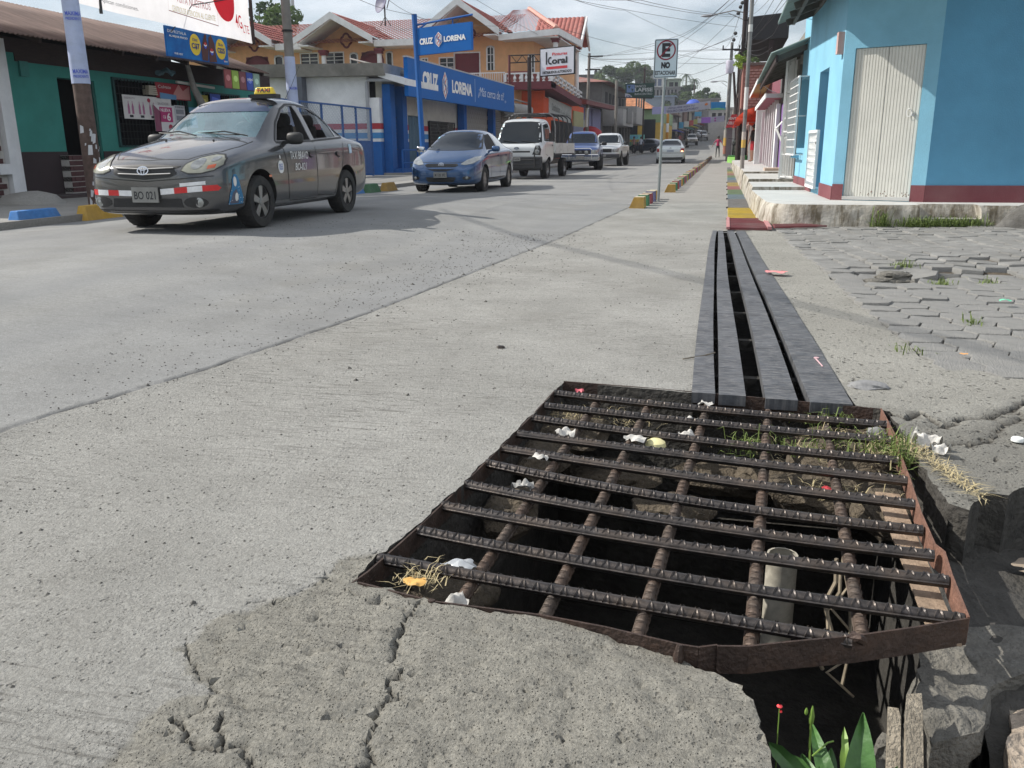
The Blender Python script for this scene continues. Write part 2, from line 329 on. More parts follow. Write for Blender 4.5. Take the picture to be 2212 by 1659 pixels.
def near_h(x, y):
 z = gz(x, y); V = Vector((x, y, 0)); o = old_at(x, y)
 a = .0016+.0055*o
 if x > .28: a = .0035
 z += a*(noise.noise(V*16)+.6*noise.noise(V*43)+.5*noise.noise(V*95)) + .004*noise.noise(V*2.2)
 if o or x > .28: z -= max(0, noise.noise(V*38+Vector((9, 0, 0)))-.3)*.03*(o or .4)
 z -= crack_at(x, y)
 sd = seam_d2(x, y)
 if sd < .05: z -= .006*max(0, 1-sd/.012)-.004*math.exp(-((sd-.025)/.012)**2)
 if x < .3: z -= .035*ss(-.45, .05, x)*(1-ss(0, .22, 1.62-y)) if y < 1.66 else 0
 return z
P3 = []
rr_ = .75
while rr_ < 17:
 st = .0088*max(1, .0100/(.0088*rr_)); th = -1.02
 while th < .62:
  fr_ = (-.80 < th < .40)
  x = rr_*math.sin(th); y = rr_*math.cos(th)
  P3.append((x+rnd.uniform(-.35, .35)*st*rr_, y+rnd.uniform(-.35, .35)*st*rr_)); th += st if fr_ else st*6
 rr_ *= 1+st
for i in range(500): P3.append((rnd.uniform(-9, 5), rnd.uniform(.5, 16)))
def patch(name, outline, m, pts_extra=(), skirt=.08, cat=None):
 vs = [Vector(p) for p in outline]; k = len(vs); edges = [(i, (i+1) % k) for i in range(k)]
 x0 = min(p[0] for p in outline); x1 = max(p[0] for p in outline); y0 = min(p[1] for p in outline); y1 = max(p[1] for p in outline)
 seen = set()
 for p in outline: seen.add((round(p[0], 3), round(p[1], 3)))
 for p in list(P3)+list(pts_extra):
  if x0 < p[0] < x1 and y0 < p[1] < y1 and inside(p, outline) and (round(p[0], 3), round(p[1], 3)) not in seen:
   seen.add((round(p[0], 3), round(p[1], 3))); vs.append(Vector(p))
 cv, ce, cf, *_ = delaunay_2d_cdt(vs, edges, [], 0, 1e-5)
 fs = [t for t in cf if inside((sum(cv[i].x for i in t)/3, sum(cv[i].y for i in t)/3), outline)]
 me = bpy.data.meshes.new(name); zz = [near_h(v.x, v.y) for v in cv]
 V = [(v.x, v.y, z) for v, z in zip(cv, zz)]; o = len(V)
 for p in outline: V.append((p[0], p[1], near_h(*p)))
 sk = skirt if callable(skirt) else (lambda x, y: skirt)
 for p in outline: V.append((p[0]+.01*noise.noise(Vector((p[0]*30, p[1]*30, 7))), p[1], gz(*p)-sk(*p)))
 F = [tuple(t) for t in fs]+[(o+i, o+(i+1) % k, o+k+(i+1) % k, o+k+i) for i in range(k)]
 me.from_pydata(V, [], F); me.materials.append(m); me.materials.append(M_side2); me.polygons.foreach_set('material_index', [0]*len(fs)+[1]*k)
 a2 = me.attributes.new('crk', 'FLOAT', 'POINT'); a2.data.foreach_set('value', [crk_v(v[0], v[1]) for v in V])
 at = me.attributes.new('old', 'FLOAT', 'POINT'); at.data.foreach_set('value', [old_at(v[0], v[1]) for v in V])
 bm = bmesh.new(); bm.from_mesh(me); bmesh.ops.remove_doubles(bm, verts=bm.verts, dist=1e-5)
 for fc in bm.faces:
  if fc.normal.z < 0 and abs(fc.normal.z) > .3: fc.normal_flip()
 bm.to_mesh(me); bm.free(); me.polygons.foreach_set('use_smooth', [True]*len(me.polygons)); me.set_sharp_from_angle(angle=math.radians(50))
 ob = bpy.data.objects.new(name, me); COL.objects.link(ob); ob['kind'] = 'structure'; ORG[ob.name] = Vector((0, 0, 0)); return ob
def off_pl(pl, d): return [(x+d, y) for x, y in pl]
seam_d = dens(SEAM, jit=.012)
seam_pts = [(x+d*(1+.12*y), y) for d in (-.05, -.03, -.016, -.007, .007, .016, .03, .05) for x, y in dens(SEAM, jit=.012)]
crk_pts = [p for c, wd in CRD for d in (-1.15*wd, -.5*wd, 0, .5*wd, 1.15*wd) for p in [(x+d*.9, y+d*.5) for x, y in dens(c, sc=.6)]]
GRd = dens(GR, jit=.02); LFd = dens(LEFT, jit=.016)
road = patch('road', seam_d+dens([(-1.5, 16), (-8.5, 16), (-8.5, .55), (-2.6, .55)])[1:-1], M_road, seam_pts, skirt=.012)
gut = list(reversed(seam_d))+dens([(-2.6, .55), (.16, .55)])[1:-1]+list(reversed(GRd))+LFd[1:]+dens([(-.643, 3.592), (-.078, 3.52), (-.088, 7.), (-.10, 10.78), (.07, 10.85), (.07, 16), (-1.5, 16)])[1:-1]
gutter = patch('gutter_slab', gut, M_gut, crk_pts+seam_pts, skirt=lambda x, y: .45 if (x > -.9 and y < 3.7) else .015)
RCB = [(.555, 3.47), (.51, 4.2), (.42, 6.5), (.345, 8.6), (.275, 10.8), (.60, 11.3), (.72, 11.9), (4.6, 12.9), (5, 9), (4.6, 2.8), (1.5, 2.95), (1.25, 2.86), (1.08, 2.80), (.95, 2.72), (.86, 2.62), (.79, 2.60), (.72, 2.47), (.68, 2.52), (.672, 2.75), (.672, 3.1), (.668, 3.45)]
PAVB = [(.98, 4.35), (.93, 5.2), (.865, 6.2), (.80, 8.2), (.72, 10.3), (.70, 11.35), (1.2, 11.62), (2.6, 11.75), (4.6, 12.3), (4.8, 9), (4.5, 3.9), (2.6, 3.75), (1.6, 3.95), (1.25, 4.05)]
strip = dens([(.555, 3.47), (.51, 4.2), (.42, 6.5), (.345, 8.6), (.275, 10.8), (.60, 11.3), (.70, 11.36)])[:-1]+dens(list(reversed(PAVB[0:6])), jit=.03)+dens([(.98, 4.35), (1.25, 4.05), (1.6, 3.95), (2.6, 3.75), (4.5, 3.9)], jit=.03)[1:-1]+dens([(4.5, 3.9), (4.6, 2.8), (1.5, 2.95), (1.25, 2.86), (1.08, 2.80), (.95, 2.72), (.86, 2.62), (.79, 2.60), (.72, 2.47), (.68, 2.52), (.672, 2.75), (.672, 3.1), (.668, 3.45)], jit=.02)[:-1]
rc = patch('patched_slab', strip, M_rc, crk_pts, skirt=lambda x, y: .40 if y < 3.6 else .07)
# pavers --------------------------------------------------------
def pave_h(x, y):
 z = gz(x, y)+.006
 z += .05*math.exp(-((x-3.6)/1.5)**2)*ss(4, 9, y)
 z -= .035*math.exp(-((y-7.05-.12*(x-1))/.33)**2)*ss(.85, 1.1, x)
 z += .05*math.exp(-((y-8.1-.1*(x-1))/.7)**2)*ss(.8, 1.6, x)
 return z + .012*noise.noise(Vector((x*1.3, y*1.3, 2)))
mb = MB(); nx_, ny_ = 26, 40
for j in range(ny_+1):
 for i in range(nx_+1):
  x = .66+4.2*i/nx_; y = 3.72+8.9*j/ny_; mb.v.append((x, y, pave_h(x, y)-.018-.020*ss(5.2, 4.6, y)-.025*math.exp(-((y-7.05-.12*(x-1))/.4)**2)+.012*noise.noise(Vector((x*6, y*6, 0)))))
for j in range(ny_):
 for i in range(nx_):
  a = j*(nx_+1)+i; mb.f.append((a, a+1, a+nx_+2, a+nx_+1)); mb.m.append(0)
bed = mb.build('sand_bed', M_dirt, smooth=True); tag(bed, kind='structure')
pavs = []
def hexp(sx, ln, pt, hy): return [(-ln, -hy), (ln, -hy), (ln+pt, 0), (ln, hy), (-ln, hy), (-ln-pt, 0)]
def paver_mesh(seed):
 q = random.Random(seed); mb = MB(); base = hexp(0, .079, .043, .103)
 base = [(x+q.uniform(-.006, .006), y+q.uniform(-.006, .006)) for x, y in base]
 top = [(x*.97, y*.97) for x, y in base]; k = 6
 sub = []
 for a, b in zip(top, top[1:]+top[:1]): sub += [a, ((a[0]+b[0])/2+q.uniform(-.004, .004), (a[1]+b[1])/2+q.uniform(-.004, .004))]
 bs = []
 for a, b in zip(base, base[1:]+base[:1]): bs += [a, ((a[0]+b[0])/2, (a[1]+b[1])/2)]
 n_ = 12
 vs = [(x, y, -.055) for x, y in bs]+[(x, y, -.008) for x, y in bs]+[(x, y, q.uniform(-.002, .001)) for x, y in sub]+[(0, 0, .003)]
 fs = [(i, (i+1) % n_, n_+(i+1) % n_, n_+i) for i in range(n_)]+[(n_+i, n_+(i+1) % n_, 2*n_+(i+1) % n_, 2*n_+i) for i in range(n_)]+[(2*n_+i, 2*n_+(i+1) % n_, 3*n_) for i in range(n_)]
 mb.add(vs, fs); return mb
PM = [paver_mesh(s) for s in range(8)]; PME = [p.mesh('paver', M_paver, True) for p in PM]
pav_root = tag(empty('paved_side_street', (0, 0, 0), None, None), kind='structure')
cand = []
ca, sa = math.cos(.06), math.sin(.06)
for i in range(-4, 34):
 for j in range(-6, 50):
  lx = i*.203; ly = j*.209+(.1045 if i % 2 else 0)
  x = .72+lx*ca-ly*sa*.9+.02*math.sin(ly*2); y = 3.6+lx*sa+ly*ca
  if not inside((x, y), PAVB): continue
  hole = (math.hypot((x-1.03)/.16, (y-6.95)/.2) < 1) or (abs(x-1.42) < .1 and abs(y-7.15) < .13)
  if hole: continue
  cand.append((math.hypot(x, y), x, y, i*100+j))
cand.sort(); rest = MB()
for k, (d, x, y, s) in enumerate(cand):
 q = random.Random(s); loose = math.exp(-((y-7.05-.12*(x-1))/.38)**2)
 tilt = .018+.10*loose; rx, ry = q.gauss(0, tilt), q.gauss(0, tilt); z = pave_h(x, y)+q.gauss(0, .003+.014*loose)
 rz = q.gauss(0, .025+.12*loose)+.06
 if k < 300:
  ob = bpy.data.objects.new('paver', PME[s % 8]); COL.objects.link(ob); ob.parent = pav_root; ob.location = (x, y, z); ob.rotation_euler = (rx, ry, rz)
 else:
  M = Matrix.Translation((x, y, z)) @ Matrix.Rotation(rz, 4, 'Z') @ Matrix.Rotation(rx, 4, 'X') @ Matrix.Rotation(ry, 4, 'Y')
  p = PM[s % 8]; rest.add([M @ Vector(v) for v in p.v], p.f)
pr = rest.build('paver_field', M_paver, pav_root, True); pr['kind'] = 'stuff'
# pits -----------------------------------------------------------
pm = MB()
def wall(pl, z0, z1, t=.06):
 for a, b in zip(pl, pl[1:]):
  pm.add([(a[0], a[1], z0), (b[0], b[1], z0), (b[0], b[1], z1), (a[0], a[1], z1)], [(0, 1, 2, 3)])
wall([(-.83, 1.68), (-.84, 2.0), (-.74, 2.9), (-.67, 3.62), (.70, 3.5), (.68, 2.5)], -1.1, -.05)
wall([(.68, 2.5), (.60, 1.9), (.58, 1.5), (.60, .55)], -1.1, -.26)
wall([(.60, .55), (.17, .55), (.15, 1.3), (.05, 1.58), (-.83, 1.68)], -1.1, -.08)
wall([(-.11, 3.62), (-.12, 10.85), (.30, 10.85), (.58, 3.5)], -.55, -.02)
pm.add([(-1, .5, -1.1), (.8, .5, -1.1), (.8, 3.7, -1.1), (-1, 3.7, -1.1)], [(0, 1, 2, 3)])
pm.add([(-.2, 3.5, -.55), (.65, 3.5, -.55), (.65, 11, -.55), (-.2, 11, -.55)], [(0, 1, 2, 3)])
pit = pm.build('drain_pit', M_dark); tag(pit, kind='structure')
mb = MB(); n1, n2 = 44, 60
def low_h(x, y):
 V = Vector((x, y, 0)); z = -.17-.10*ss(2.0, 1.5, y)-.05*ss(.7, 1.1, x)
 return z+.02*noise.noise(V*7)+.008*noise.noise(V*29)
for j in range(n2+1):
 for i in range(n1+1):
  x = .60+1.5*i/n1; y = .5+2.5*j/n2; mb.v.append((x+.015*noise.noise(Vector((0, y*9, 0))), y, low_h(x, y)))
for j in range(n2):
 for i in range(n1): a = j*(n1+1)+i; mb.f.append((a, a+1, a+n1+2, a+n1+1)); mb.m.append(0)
M_lowc = mat('shaded_worn_concrete', (.06, .056, .049), .95, .25, 14, bump=1.6, bscale=55, dirt=.5, dirt_c=(.08, .075, .065))  # worn concrete, base darkened to hold the shade below the slab
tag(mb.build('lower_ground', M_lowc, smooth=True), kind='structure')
# far ground -----------------------------------------------------
def sheet(name, xa, xb, ys, m, dz=0., nx=8, fx=None):
 mb = MB(); k = nx+1
 for y in ys:
  a = xa(y) if callable(xa) else xa; b = xb(y) if callable(xb) else xb
  for i in range(k): x = a+(b-a)*i/nx; mb.v.append((x, y, gz(x, y)+dz))
 for j in range(len(ys)-1):
  for i in range(nx): q = j*k+i; mb.f.append((q, q+1, q+k+1, q+k)); mb.m.append(0)
 ob = mb.build(name, m, smooth=True); return tag(ob, kind='structure')
YS = [16, 17.5, 19, 20.5, 22, 25, 30, 36, 44, 55, 62, 70, 78, 86, 95, 105, 118, 130, 142, 155, 170, 190, 215, 240]
KX = lambda y: -1.5+.22*ss(16, 20, y)-.0018*max(0, y-60)
LX = lambda y: -8.5-.6*ss(60, 110, y)
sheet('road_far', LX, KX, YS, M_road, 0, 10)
sheet('platform_foot', .05, 1.5, [10.83, 12, 14, 16], M_side, -.012, 3)
sheet('pavement_right', KX, lambda y: .3, YS, M_side, 0, 3)
sheet('pavement_left', lambda y: -13.2, LX, [.5, 3, 6, 9, 11, 13, 15, 17, 18.5, 20, 22]+YS[5:], M_side, .09, 5)
mb = MB(); ys = [.5, 4, 8, 12, 16, 20, 25, 30, 40, 60, 80, 95, 120, 142, 170, 240]
for a, b in zip(ys, ys[1:]):
 for q, y0, y1 in ((0, a, b),):
  mb.add([(LX(y0), y0, gz(LX(y0), y0)-.02), (LX(y1), y1, gz(LX(y1), y1)-.02), (LX(y1), y1, gz(LX(y1), y1)+.09), (LX(y0), y0, gz(LX(y0), y0)+.09)], [(0, 1, 2, 3)])
tag(mb.build('kerb_left', M_side), kind='structure')
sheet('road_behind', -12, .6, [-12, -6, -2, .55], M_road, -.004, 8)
M_earth = mat('earth', (.13, .12, .09), .95, .3, .5, c2=(.10, .13, .06), bump=1, bscale=3)
def hill(x, y):
 z = gz(x, y)
 m = 12*math.exp(-((x+62)/50)**2)*ss(170, 300, y)+4*math.exp(-((x+8)/70)**2)*ss(200, 360, y)
 return z+m-.6
mb = MB(); xs = [-880, -600, -400, -250, -170, -130, -110, -95, -80, -65, -50, -38, -26, -13.2, -13.0]; ys2 = [-36, -15, 0, 30, 60, 90, 120, 150, 180, 205, 230, 255, 280, 305, 330, 360, 400, 460, 600, 880]
def tgrid(xs, ys, name):
 mb = MB(); k = len(xs)
 for y in ys:
  for x in xs: mb.v.append((x, y, hill(x, y) if x < -13.1 or x > 4 or y > 240 else gz(x, y)-.06))
 for j in range(len(ys)-1):
  for i in range(k-1): q = j*k+i; mb.f.append((q, q+1, q+k+1, q+k)); mb.m.append(0)
 return tag(mb.build(name, M_earth, smooth=True), kind='structure')
tgrid(xs, ys2, 'hillside')
tgrid([.3, 1.0, 5, 30, 80, 200, 500, 880], [12.6, 30, 60, 90, 120, 150, 180, 205, 230, 255, 280, 305, 330, 360, 400, 460, 600, 880], 'ground_right')
tgrid([4.5, 5.2, 30, 200, 880], [-36, -15, 0, 5, 12.6], 'ground_corner')
tgrid([-13.0, -8, -4, 0, .3], [240, 255, 280, 305, 330, 360, 400, 460, 600, 880], 'ground_far')
# GRATE OVER THE PIT
def rust(n, l, tc, col):
 q = n.new('ShaderNodeTexNoise'); q.inputs['Scale'].default_value = 14; q.inputs['Detail'].default_value = 9; q.inputs['Roughness'].default_value = .75; l.new(tc.outputs['Object'], q.inputs['Vector'])
 r_ = n.new('ShaderNodeValToRGB'); r_.color_ramp.elements[0].position = .5; r_.color_ramp.elements[1].position = .66; l.new(q.outputs[0], r_.inputs[0])
 m = n.new('ShaderNodeMix'); m.data_type = 'RGBA'; m.inputs[7].default_value = (.085, .05, .035, 1); l.new(r_.outputs[0], m.inputs[0]); l.new(col, m.inputs[6]); return m.outputs[2]
M_bar = mat('worn_rebar', (.058, .051, .048), .42, .45, 30, bump=.2, bscale=90, metal=.6, spec=.6, dirt=.6, dirt_c=(.15, .11, .08))
M_rbar = mat('rusty_rebar', (.085, .066, .053), .65, .5, 22, bump=.4, bscale=90, metal=.3, dirt=.5, dirt_c=(.17, .09, .055))
M_flat = mat('rusty_flat_bar', (.06, .04, .032), .62, .4, 18, bump=.6, bscale=90, metal=.35, extra=rust)
M_rustl = mat('bright_rust', (.17, .085, .058), .85, .35, 25, bump=.6, bscale=110)
grate = empty('steel_grate', (-.1, 2.6, 0), 'rusty drain grate welded from ribbed steel bars over the open pit', 'drain grate')
TOP = [((-.658, 3.44), (.652, 3.279)), ((-.658, 3.251), (.631, 3.091)), ((-.677, 3.082), (.62, 2.883)), ((-.687, 2.885), (.604, 2.699)), ((-.705, 2.721), (.593, 2.508)),
  ((-.72, 2.568), (.575, 2.327)), ((-.733, 2.376), (.571, 2.174)), ((-.754, 2.202), (.574, 2.038)), ((-.766, 2.028), (.566, 1.859)), ((-.808, 1.848), (.315, 1.715))]
def rebar(mb, a, b, rad, sag=0., seg=24, ribs=.034, phase=0., side=0.):
 a = Vector(a); b = Vector(b); Ln = (b-a).length
 def P(t): p = a.lerp(b, t); s = 4*t*(1-t); return p+Vector((0, side*s, -sag*s))
 mb.tube([P(i/seg) for i in range(seg+1)], rad, 10)
 d = (b-a).normalized(); x = d.cross(Vector((0, 0, 1))).normalized(); z = x.cross(d).normalized()
 for sgn in (-1, 1):             # longitudinal ribs
  mb.tube([P(i/seg)+x*sgn*rad*.97 for i in range(seg+1)], rad*.16, 4)
 n = int(Ln/ribs)
 for k in range(n):
  t = (k+.5)/n; c = P(t)
  for sgn in (-1, 1):         # slanted lugs on both faces
   for s2 in (-1, 1):
    pts = []
    for q in range(5):
     ang = phase+PI/2+sgn*(q/4)*1.45+.35*sgn
     pts.append(c+(x*math.cos(ang)+z*math.sin(ang))*rad*1.04+d*(s2*(.15+.85*q/4)*rad*.62))
    mb.tube(pts, [rad*.12, rad*.2, rad*.2, rad*.17, rad*.05], 4, caps=False)
for i, (a, b) in enumerate(TOP):
 mb = MB(); rebar(mb, (a[0], a[1], -.012), (b[0], b[1], -.012), .0155, sag=.008, side=[0, .01, -.008, .012, 0, -.03, -.02, -.012, -.012, .01][i], phase=[.5, .5, .5, 1.1, 1.1, .2, 1.0, 1.0, .6, .1][i])
 mb.build('cross_bar', M_bar, grate, True)
for i, (a, b) in enumerate([((-.47, 3.50), (-.56, 1.70)), ((-.255, 3.49), (-.352, 1.66)), ((-.02, 3.48), (-.134, 1.64)), ((.222, 3.45), (.107, 1.66)), ((.438, 3.44), (.345, 1.74))]):
 mb = MB(); rebar(mb, (a[0], a[1], -.042), (b[0], b[1], -.042), .0145, seg=20, phase=.8); mb.build('under_bar', M_rbar, grate, True)
def ribbon(mb, pts, z0, z1, t):
 for (a, b) in zip(pts, pts[1:]):
  a = Vector(a); b = Vector(b); d = (b-a).normalized(); n_ = Vector((-d.y, d.x))*t/2; za = a.z if len(a) > 2 else 0
  p = [(a.x-n_.x, a.y-n_.y), (b.x-n_.x, b.y-n_.y), (b.x+n_.x, b.y+n_.y), (a.x+n_.x, a.y+n_.y)]
  mb.hexa([(x, y, z0) for x, y in p]+[(x, y, z1) for x, y in p])
mb = MB(); ribbon(mb, [(-.80, 1.70), (-.596, 1.655), (-.346, 1.652), (-.20, 1.635), (-.036, 1.602), (0, 1.60), (.038, 1.618)], -.062, .002, .005)
ribbon(mb, [(.038, 1.612), (.10, 1.625), (.18, 1.66), (.32, 1.716), (.45, 1.78), (.569, 1.843)], -.062, .003, .005); mb.build('frame_bar', M_flat, grate)
for p_, r_ in (([(-.038, 1.597, .004), (-.040, 1.592, -.02), (-.039, 1.592, -.045), (-.036, 1.595, -.06)], [.006, .011, .010, .005]), ([(-.60, 1.655, .004), (-.60, 1.653, -.02)], .008), ([(.315, 1.715, .001), (.325, 1.705, .004), (.335, 1.722, -.01)], [.012, .008, .012])): mb = MB(); mb.tube(p_, r_, 8); mb.build('weld_bead', M_flat, grate, True)
mb = MB(); ribbon(mb, [(.569, 1.843), (.58, 2.044), (.592, 2.17), (.578, 2.21), (.585, 2.417), (.604, 2.667), (.622, 2.95), (.636, 3.05), (.643, 3.439)], -.058, .006, .005); mb.build('frame_bar', M_rustl, grate)
mb = MB(); ribbon(mb, [(-.643, 3.588), (-.3, 3.56), (.2, 3.50), (.643, 3.439)], -.062, .004, .006); mb.build('frame_bar', M_flat, grate)
mb = MB(); ribbon(mb, [(-.643, 3.588), (-.658, 3.44), (-.677, 3.082), (-.705, 2.721), (-.733, 2.376), (-.766, 2.028), (-.80, 1.76), (-.815, 1.70)], -.06, -.001, .005); mb.build('frame_bar', M_flat, grate)
mb = MB()                               # horizontal leg of the angle iron on the right
for i in range(1): mb.slab([(.50, 1.83, -.055), (.56, 1.83, -.055), (.585, 2.70, -.055), (.515, 2.70, -.055)], .006)
mb.build('angle_iron', mat('dusty_rust', (.30, .22, .155), .9, .3, 30, bump=.5), grate)
def scuff(n, l, tc, col):
 mp = n.new('ShaderNodeMapping'); mp.inputs['Scale'].default_value = (14, 55, 1); l.new(tc.outputs['Object'], mp.inputs[0])
 q = n.new('ShaderNodeTexNoise'); q.inputs['Scale'].default_value = 1; q.inputs['Detail'].default_value = 8; q.inputs['Roughness'].default_value = .75; l.new(mp.outputs[0], q.inputs['Vector'])
 r_ = n.new('ShaderNodeValToRGB'); r_.color_ramp.elements[0].position = .46; r_.color_ramp.elements[1].position = .66; r_.color_ramp.elements[1].color = (.75, .75, .75, 1); l.new(q.outputs[0], r_.inputs[0])
 m = n.new('ShaderNodeMix'); m.data_type = 'RGBA'; m.inputs[7].default_value = (.27, .26, .25, 1); l.new(r_.outputs[0], m.inputs[0]); l.new(col, m.inputs[6])
 sx = n.new('ShaderNodeSeparateXYZ'); l.new(tc.outputs['Object'], sx.inputs[0])
 return m.outputs[2]
M_plank = mat('dark_steel_plank', (.062, .066, .075), .55, .3, 7, c2=(.115, .12, .13), metal=.25, bump=.25, bscale=60, extra=scuff)
planks = empty('steel_plank_cover', (.1, 7, 0), 'long drain cover of four dark steel planks with open slots between', 'drain cover')
PL = [((-.083, 3.50), (.012, 3.49), (-.108, 10.78), (-.062, 10.78), -.022), ((.022, 3.49), (.13, 3.48), (-.045, 10.78), (.012, 10.78), -.006), ((.21, 3.47), (.335, 3.46), (.06, 10.78), (.135, 10.78), .012), ((.385, 3.455), (.545, 3.44), (.165, 10.78), (.262, 10.78), .0)]
for (a, b, c, d, bow) in PL:
 mb = MB(); L_ = []; R_ = []; n_ = 16
 for i in range(n_+1):
  t = i/n_; y = a[1]+(c[1]-a[1])*t; e = bow*4*t*(1-t)+.004*math.sin(t*9+a[0]*30)
  L_.append((a[0]+(c[0]-a[0])*t+e, y)); R_.append((b[0]+(d[0]-b[0])*t+e, y))
 for i in range(n_):
  p = [L_[i], R_[i], R_[i+1], L_[i+1]]; z0 = .010; mb.hexa([(x, y, z0-.045) for x, y in p]+[(x, y, z0+.0008*((i*7) % 3)) for x, y in p])
 mb.build('plank', M_plank, planks)
for i in range(9): y = 4.0+i*.83; mb = MB(); mb.box(-.10, .52-.033*(y-3.4), y, y+.05, -.11, -.05); mb.build('bearer', M_dark, planks)
covs = [(10.92, 12.45, 'red', (.17, .03, .035)), (12.48, 14.76, 'yellow', (.52, .38, .05)), (14.79, 17.28, 'grey', (.24, .23, .22)), (17.31, 18.9, 'blue grey', (.20, .26, .29)), (18.93, 21.05, 'green', (.19, .26, .15)),
  (21.08, 22.78, 'pink', (.40, .18, .18)), (22.8, 25.1, 'yellow', (.42, .33, .12)), (25.13, 27.0, 'grey', (.25, .25, .25)), (27.03, 29, 'blue', (.17, .25, .30)), (29.03, 31.2, 'green', (.2, .28, .16)), (31.2, 33.5, 'pink', (.36, .2, .18)), (33.5, 36, 'yellow', (.40, .33, .15)), (36, 39, 'green', (.2, .28, .16)), (39, 43, 'grey', (.25, .25, .25))]
order = ['nearest', 'first', 'first', 'first', 'first', 'first', 'second', 'second', 'only', 'second', 'second', 'third', 'third', 'farthest']
CL = {'red': 'red slatted drain plate at the start of the coloured row before the steel planks', }
for i, (y0, y1, cn, c) in enumerate(covs):
 m = mat('cover_paint_'+cn.replace(' ', '_')+str(i), c, .75, .22, 6, dirt=.55, dirt_c=(.2, .19, .17), bump=.3)
 wd = lambda y: .575-.0115*(y-10.9)
 root = empty('drain_plate', (.3, (y0+y1)/2, 0), 'x', 'drain plate', 'coloured drain plates along the platform')
 nb = [covs[i-1][2] if i else None, covs[i+1][2] if i < len(covs)-1 else None]
 root['label'] = CL.get(cn) or ('%s ribbed drain plate between the %s and the %s one' % (cn, nb[0], nb[1]) if nb[1] and i != 10 else 'second pink ribbed drain plate, farther one between green and yellow' if nb[1] else 'farthest grey drain plate at the end of the coloured row')
 if i == 1: root['label'] = 'large bright yellow ribbed drain plate just beyond the red slats'
 mb = MB(); nr = int((y1-y0)/(.05 if i else .085))
 if i: mb.box(.07, wd(y0), y0, y1, -.01, .012)
 for k in range(nr):
  y = y0+(k+.5)*(y1-y0)/nr
  if i: mb.bar((.075, y, .012), (wd(y)-.005, y, .012), .02, .012)
  else: mb.bar((.09, y, .02), (wd(y)-.02, y, .02), .05, .03)
 mb.build('ribs' if i else 'slat', m, root)
 if not i:
  m2 = mat('faded_pink_paint', (.45, .2, .2), .8, .2, 9, dirt=.4, dirt_c=(.2, .18, .16)); mb = MB(); mb.bar((.07, 10.9, .03), (.07, 12.45, .03), .04, .03); mb.bar((.56, 10.9, .035), (.545, 12.45, .035), .05, .035); mb.build('edge_rail', m2, root)
  mb = MB()
  for k in range(5): mb.bar((.62, 11.02+k*.09, .035), (1.25-k*.05, 11.30+k*.05, .035), .035, .02)
  mb.build('slanted_slat', m, root)
 if i and i < 8:
  mb = MB(); mb.lathe([(.0, .0), (.016, .004), (.02, .02), (.012, .03), (0, .032)], (.06, y0+.03, 0), 'z', 8); mb.build('hinge_knob', M_bar, root)
# debris, rocks, plants near the grate
def blob(name, c, r, m, seed=0, sc=(1, 1, 1), amp=.35, fr=1.6, sub=3, flatb=None, rz=0, parent=None):
 bm = bmesh.new(); bmesh.ops.create_icosphere(bm, subdivisions=sub, radius=1)
 V = []
 for v in bm.verts:
  p = v.co.copy(); n_ = noise.noise(p*fr+Vector((seed*3.7, seed, 0)))+.45*noise.noise(p*fr*2.7+Vector((seed, 0, 9)))+.2*noise.noise(p*fr*7+Vector((0, seed, 9)))
  p *= 1+amp*n_; x, y = p.x*sc[0]*r, p.y*sc[1]*r
  V.append((c[0]+x*math.cos(rz)-y*math.sin(rz), c[1]+x*math.sin(rz)+y*math.cos(rz), c[2]+max(p.z, -9 if flatb is None else flatb)*sc[2]*r))
 mb = MB(); mb.add(V, [tuple(v.index for v in f_.verts) for f_ in bm.faces]); bm.free()
 return mb.build(name, m, parent, smooth=True)
M_rock = mat('broken_concrete', (.155, .147, .128), .95, .3, 18, bump=2., bscale=70, dirt=.5, dirt_c=(.10, .095, .08))
M_rockl = mat('pale_limestone', (.40, .33, .26), .95, .35, 22, bump=2.4, bscale=45, dirt=.4, dirt_c=(.17, .13, .09))
def chunk(name, poly, z0, z1, m, seed, label, cat):
 """rough broken block: polygon plan, displaced"""
 mb = MB(); k = len(poly); bm = bmesh.new()
 vb = [bm.verts.new((x, y, z0)) for x, y in poly]; vt = [bm.verts.new((x, y, z1)) for x, y in poly]
 bm.faces.new(vt); bm.faces.new(list(reversed(vb)))
 for i in range(k): bm.faces.new((vb[i], vb[(i+1) % k], vt[(i+1) % k], vt[i]))
 bmesh.ops.triangulate(bm, faces=bm.faces); bmesh.ops.subdivide_edges(bm, edges=bm.edges, cuts=3, use_grid_fill=True); bmesh.ops.smooth_vert(bm, verts=bm.verts, factor=.12, use_axis_x=True, use_axis_y=True, use_axis_z=True); bmesh.ops.subdivide_edges(bm, edges=bm.edges, cuts=1, use_grid_fill=True)
 bm.normal_update()
 for v in bm.verts: v.co += v.normal*(.026*noise.noise(v.co*9+Vector((seed, 0, 0)))+.016*noise.noise(v.co*27)+.010*noise.noise(v.co*70))
 bm.verts.index_update(); mb.add([v.co.copy() for v in bm.verts], [tuple(v.index for v in f_.verts) for f_ in bm.faces]); bm.free()
 return tag(mb.build(name, m, None, True), label, cat)
chunk('concrete_chunk', [(.46, 1.60), (.48, 1.88), (.56, 2.05), (.80, 2.14), (1.05, 2.1), (.80, 1.97), (.64, 1.84), (.56, 1.66)], -.5, -.15, M_rock, 3, 'grey broken concrete block under the right corner of the grate', 'concrete block')
chunk('pale_rock', [(.56, 1.2), (.60, 1.55), (.66, 1.80), (.76, 1.95), (1.0, 1.9), (1.1, 1.1)], -.6, -.19, M_rockl, 8, 'pale rough stone at the lower right corner of the photo', 'rock')
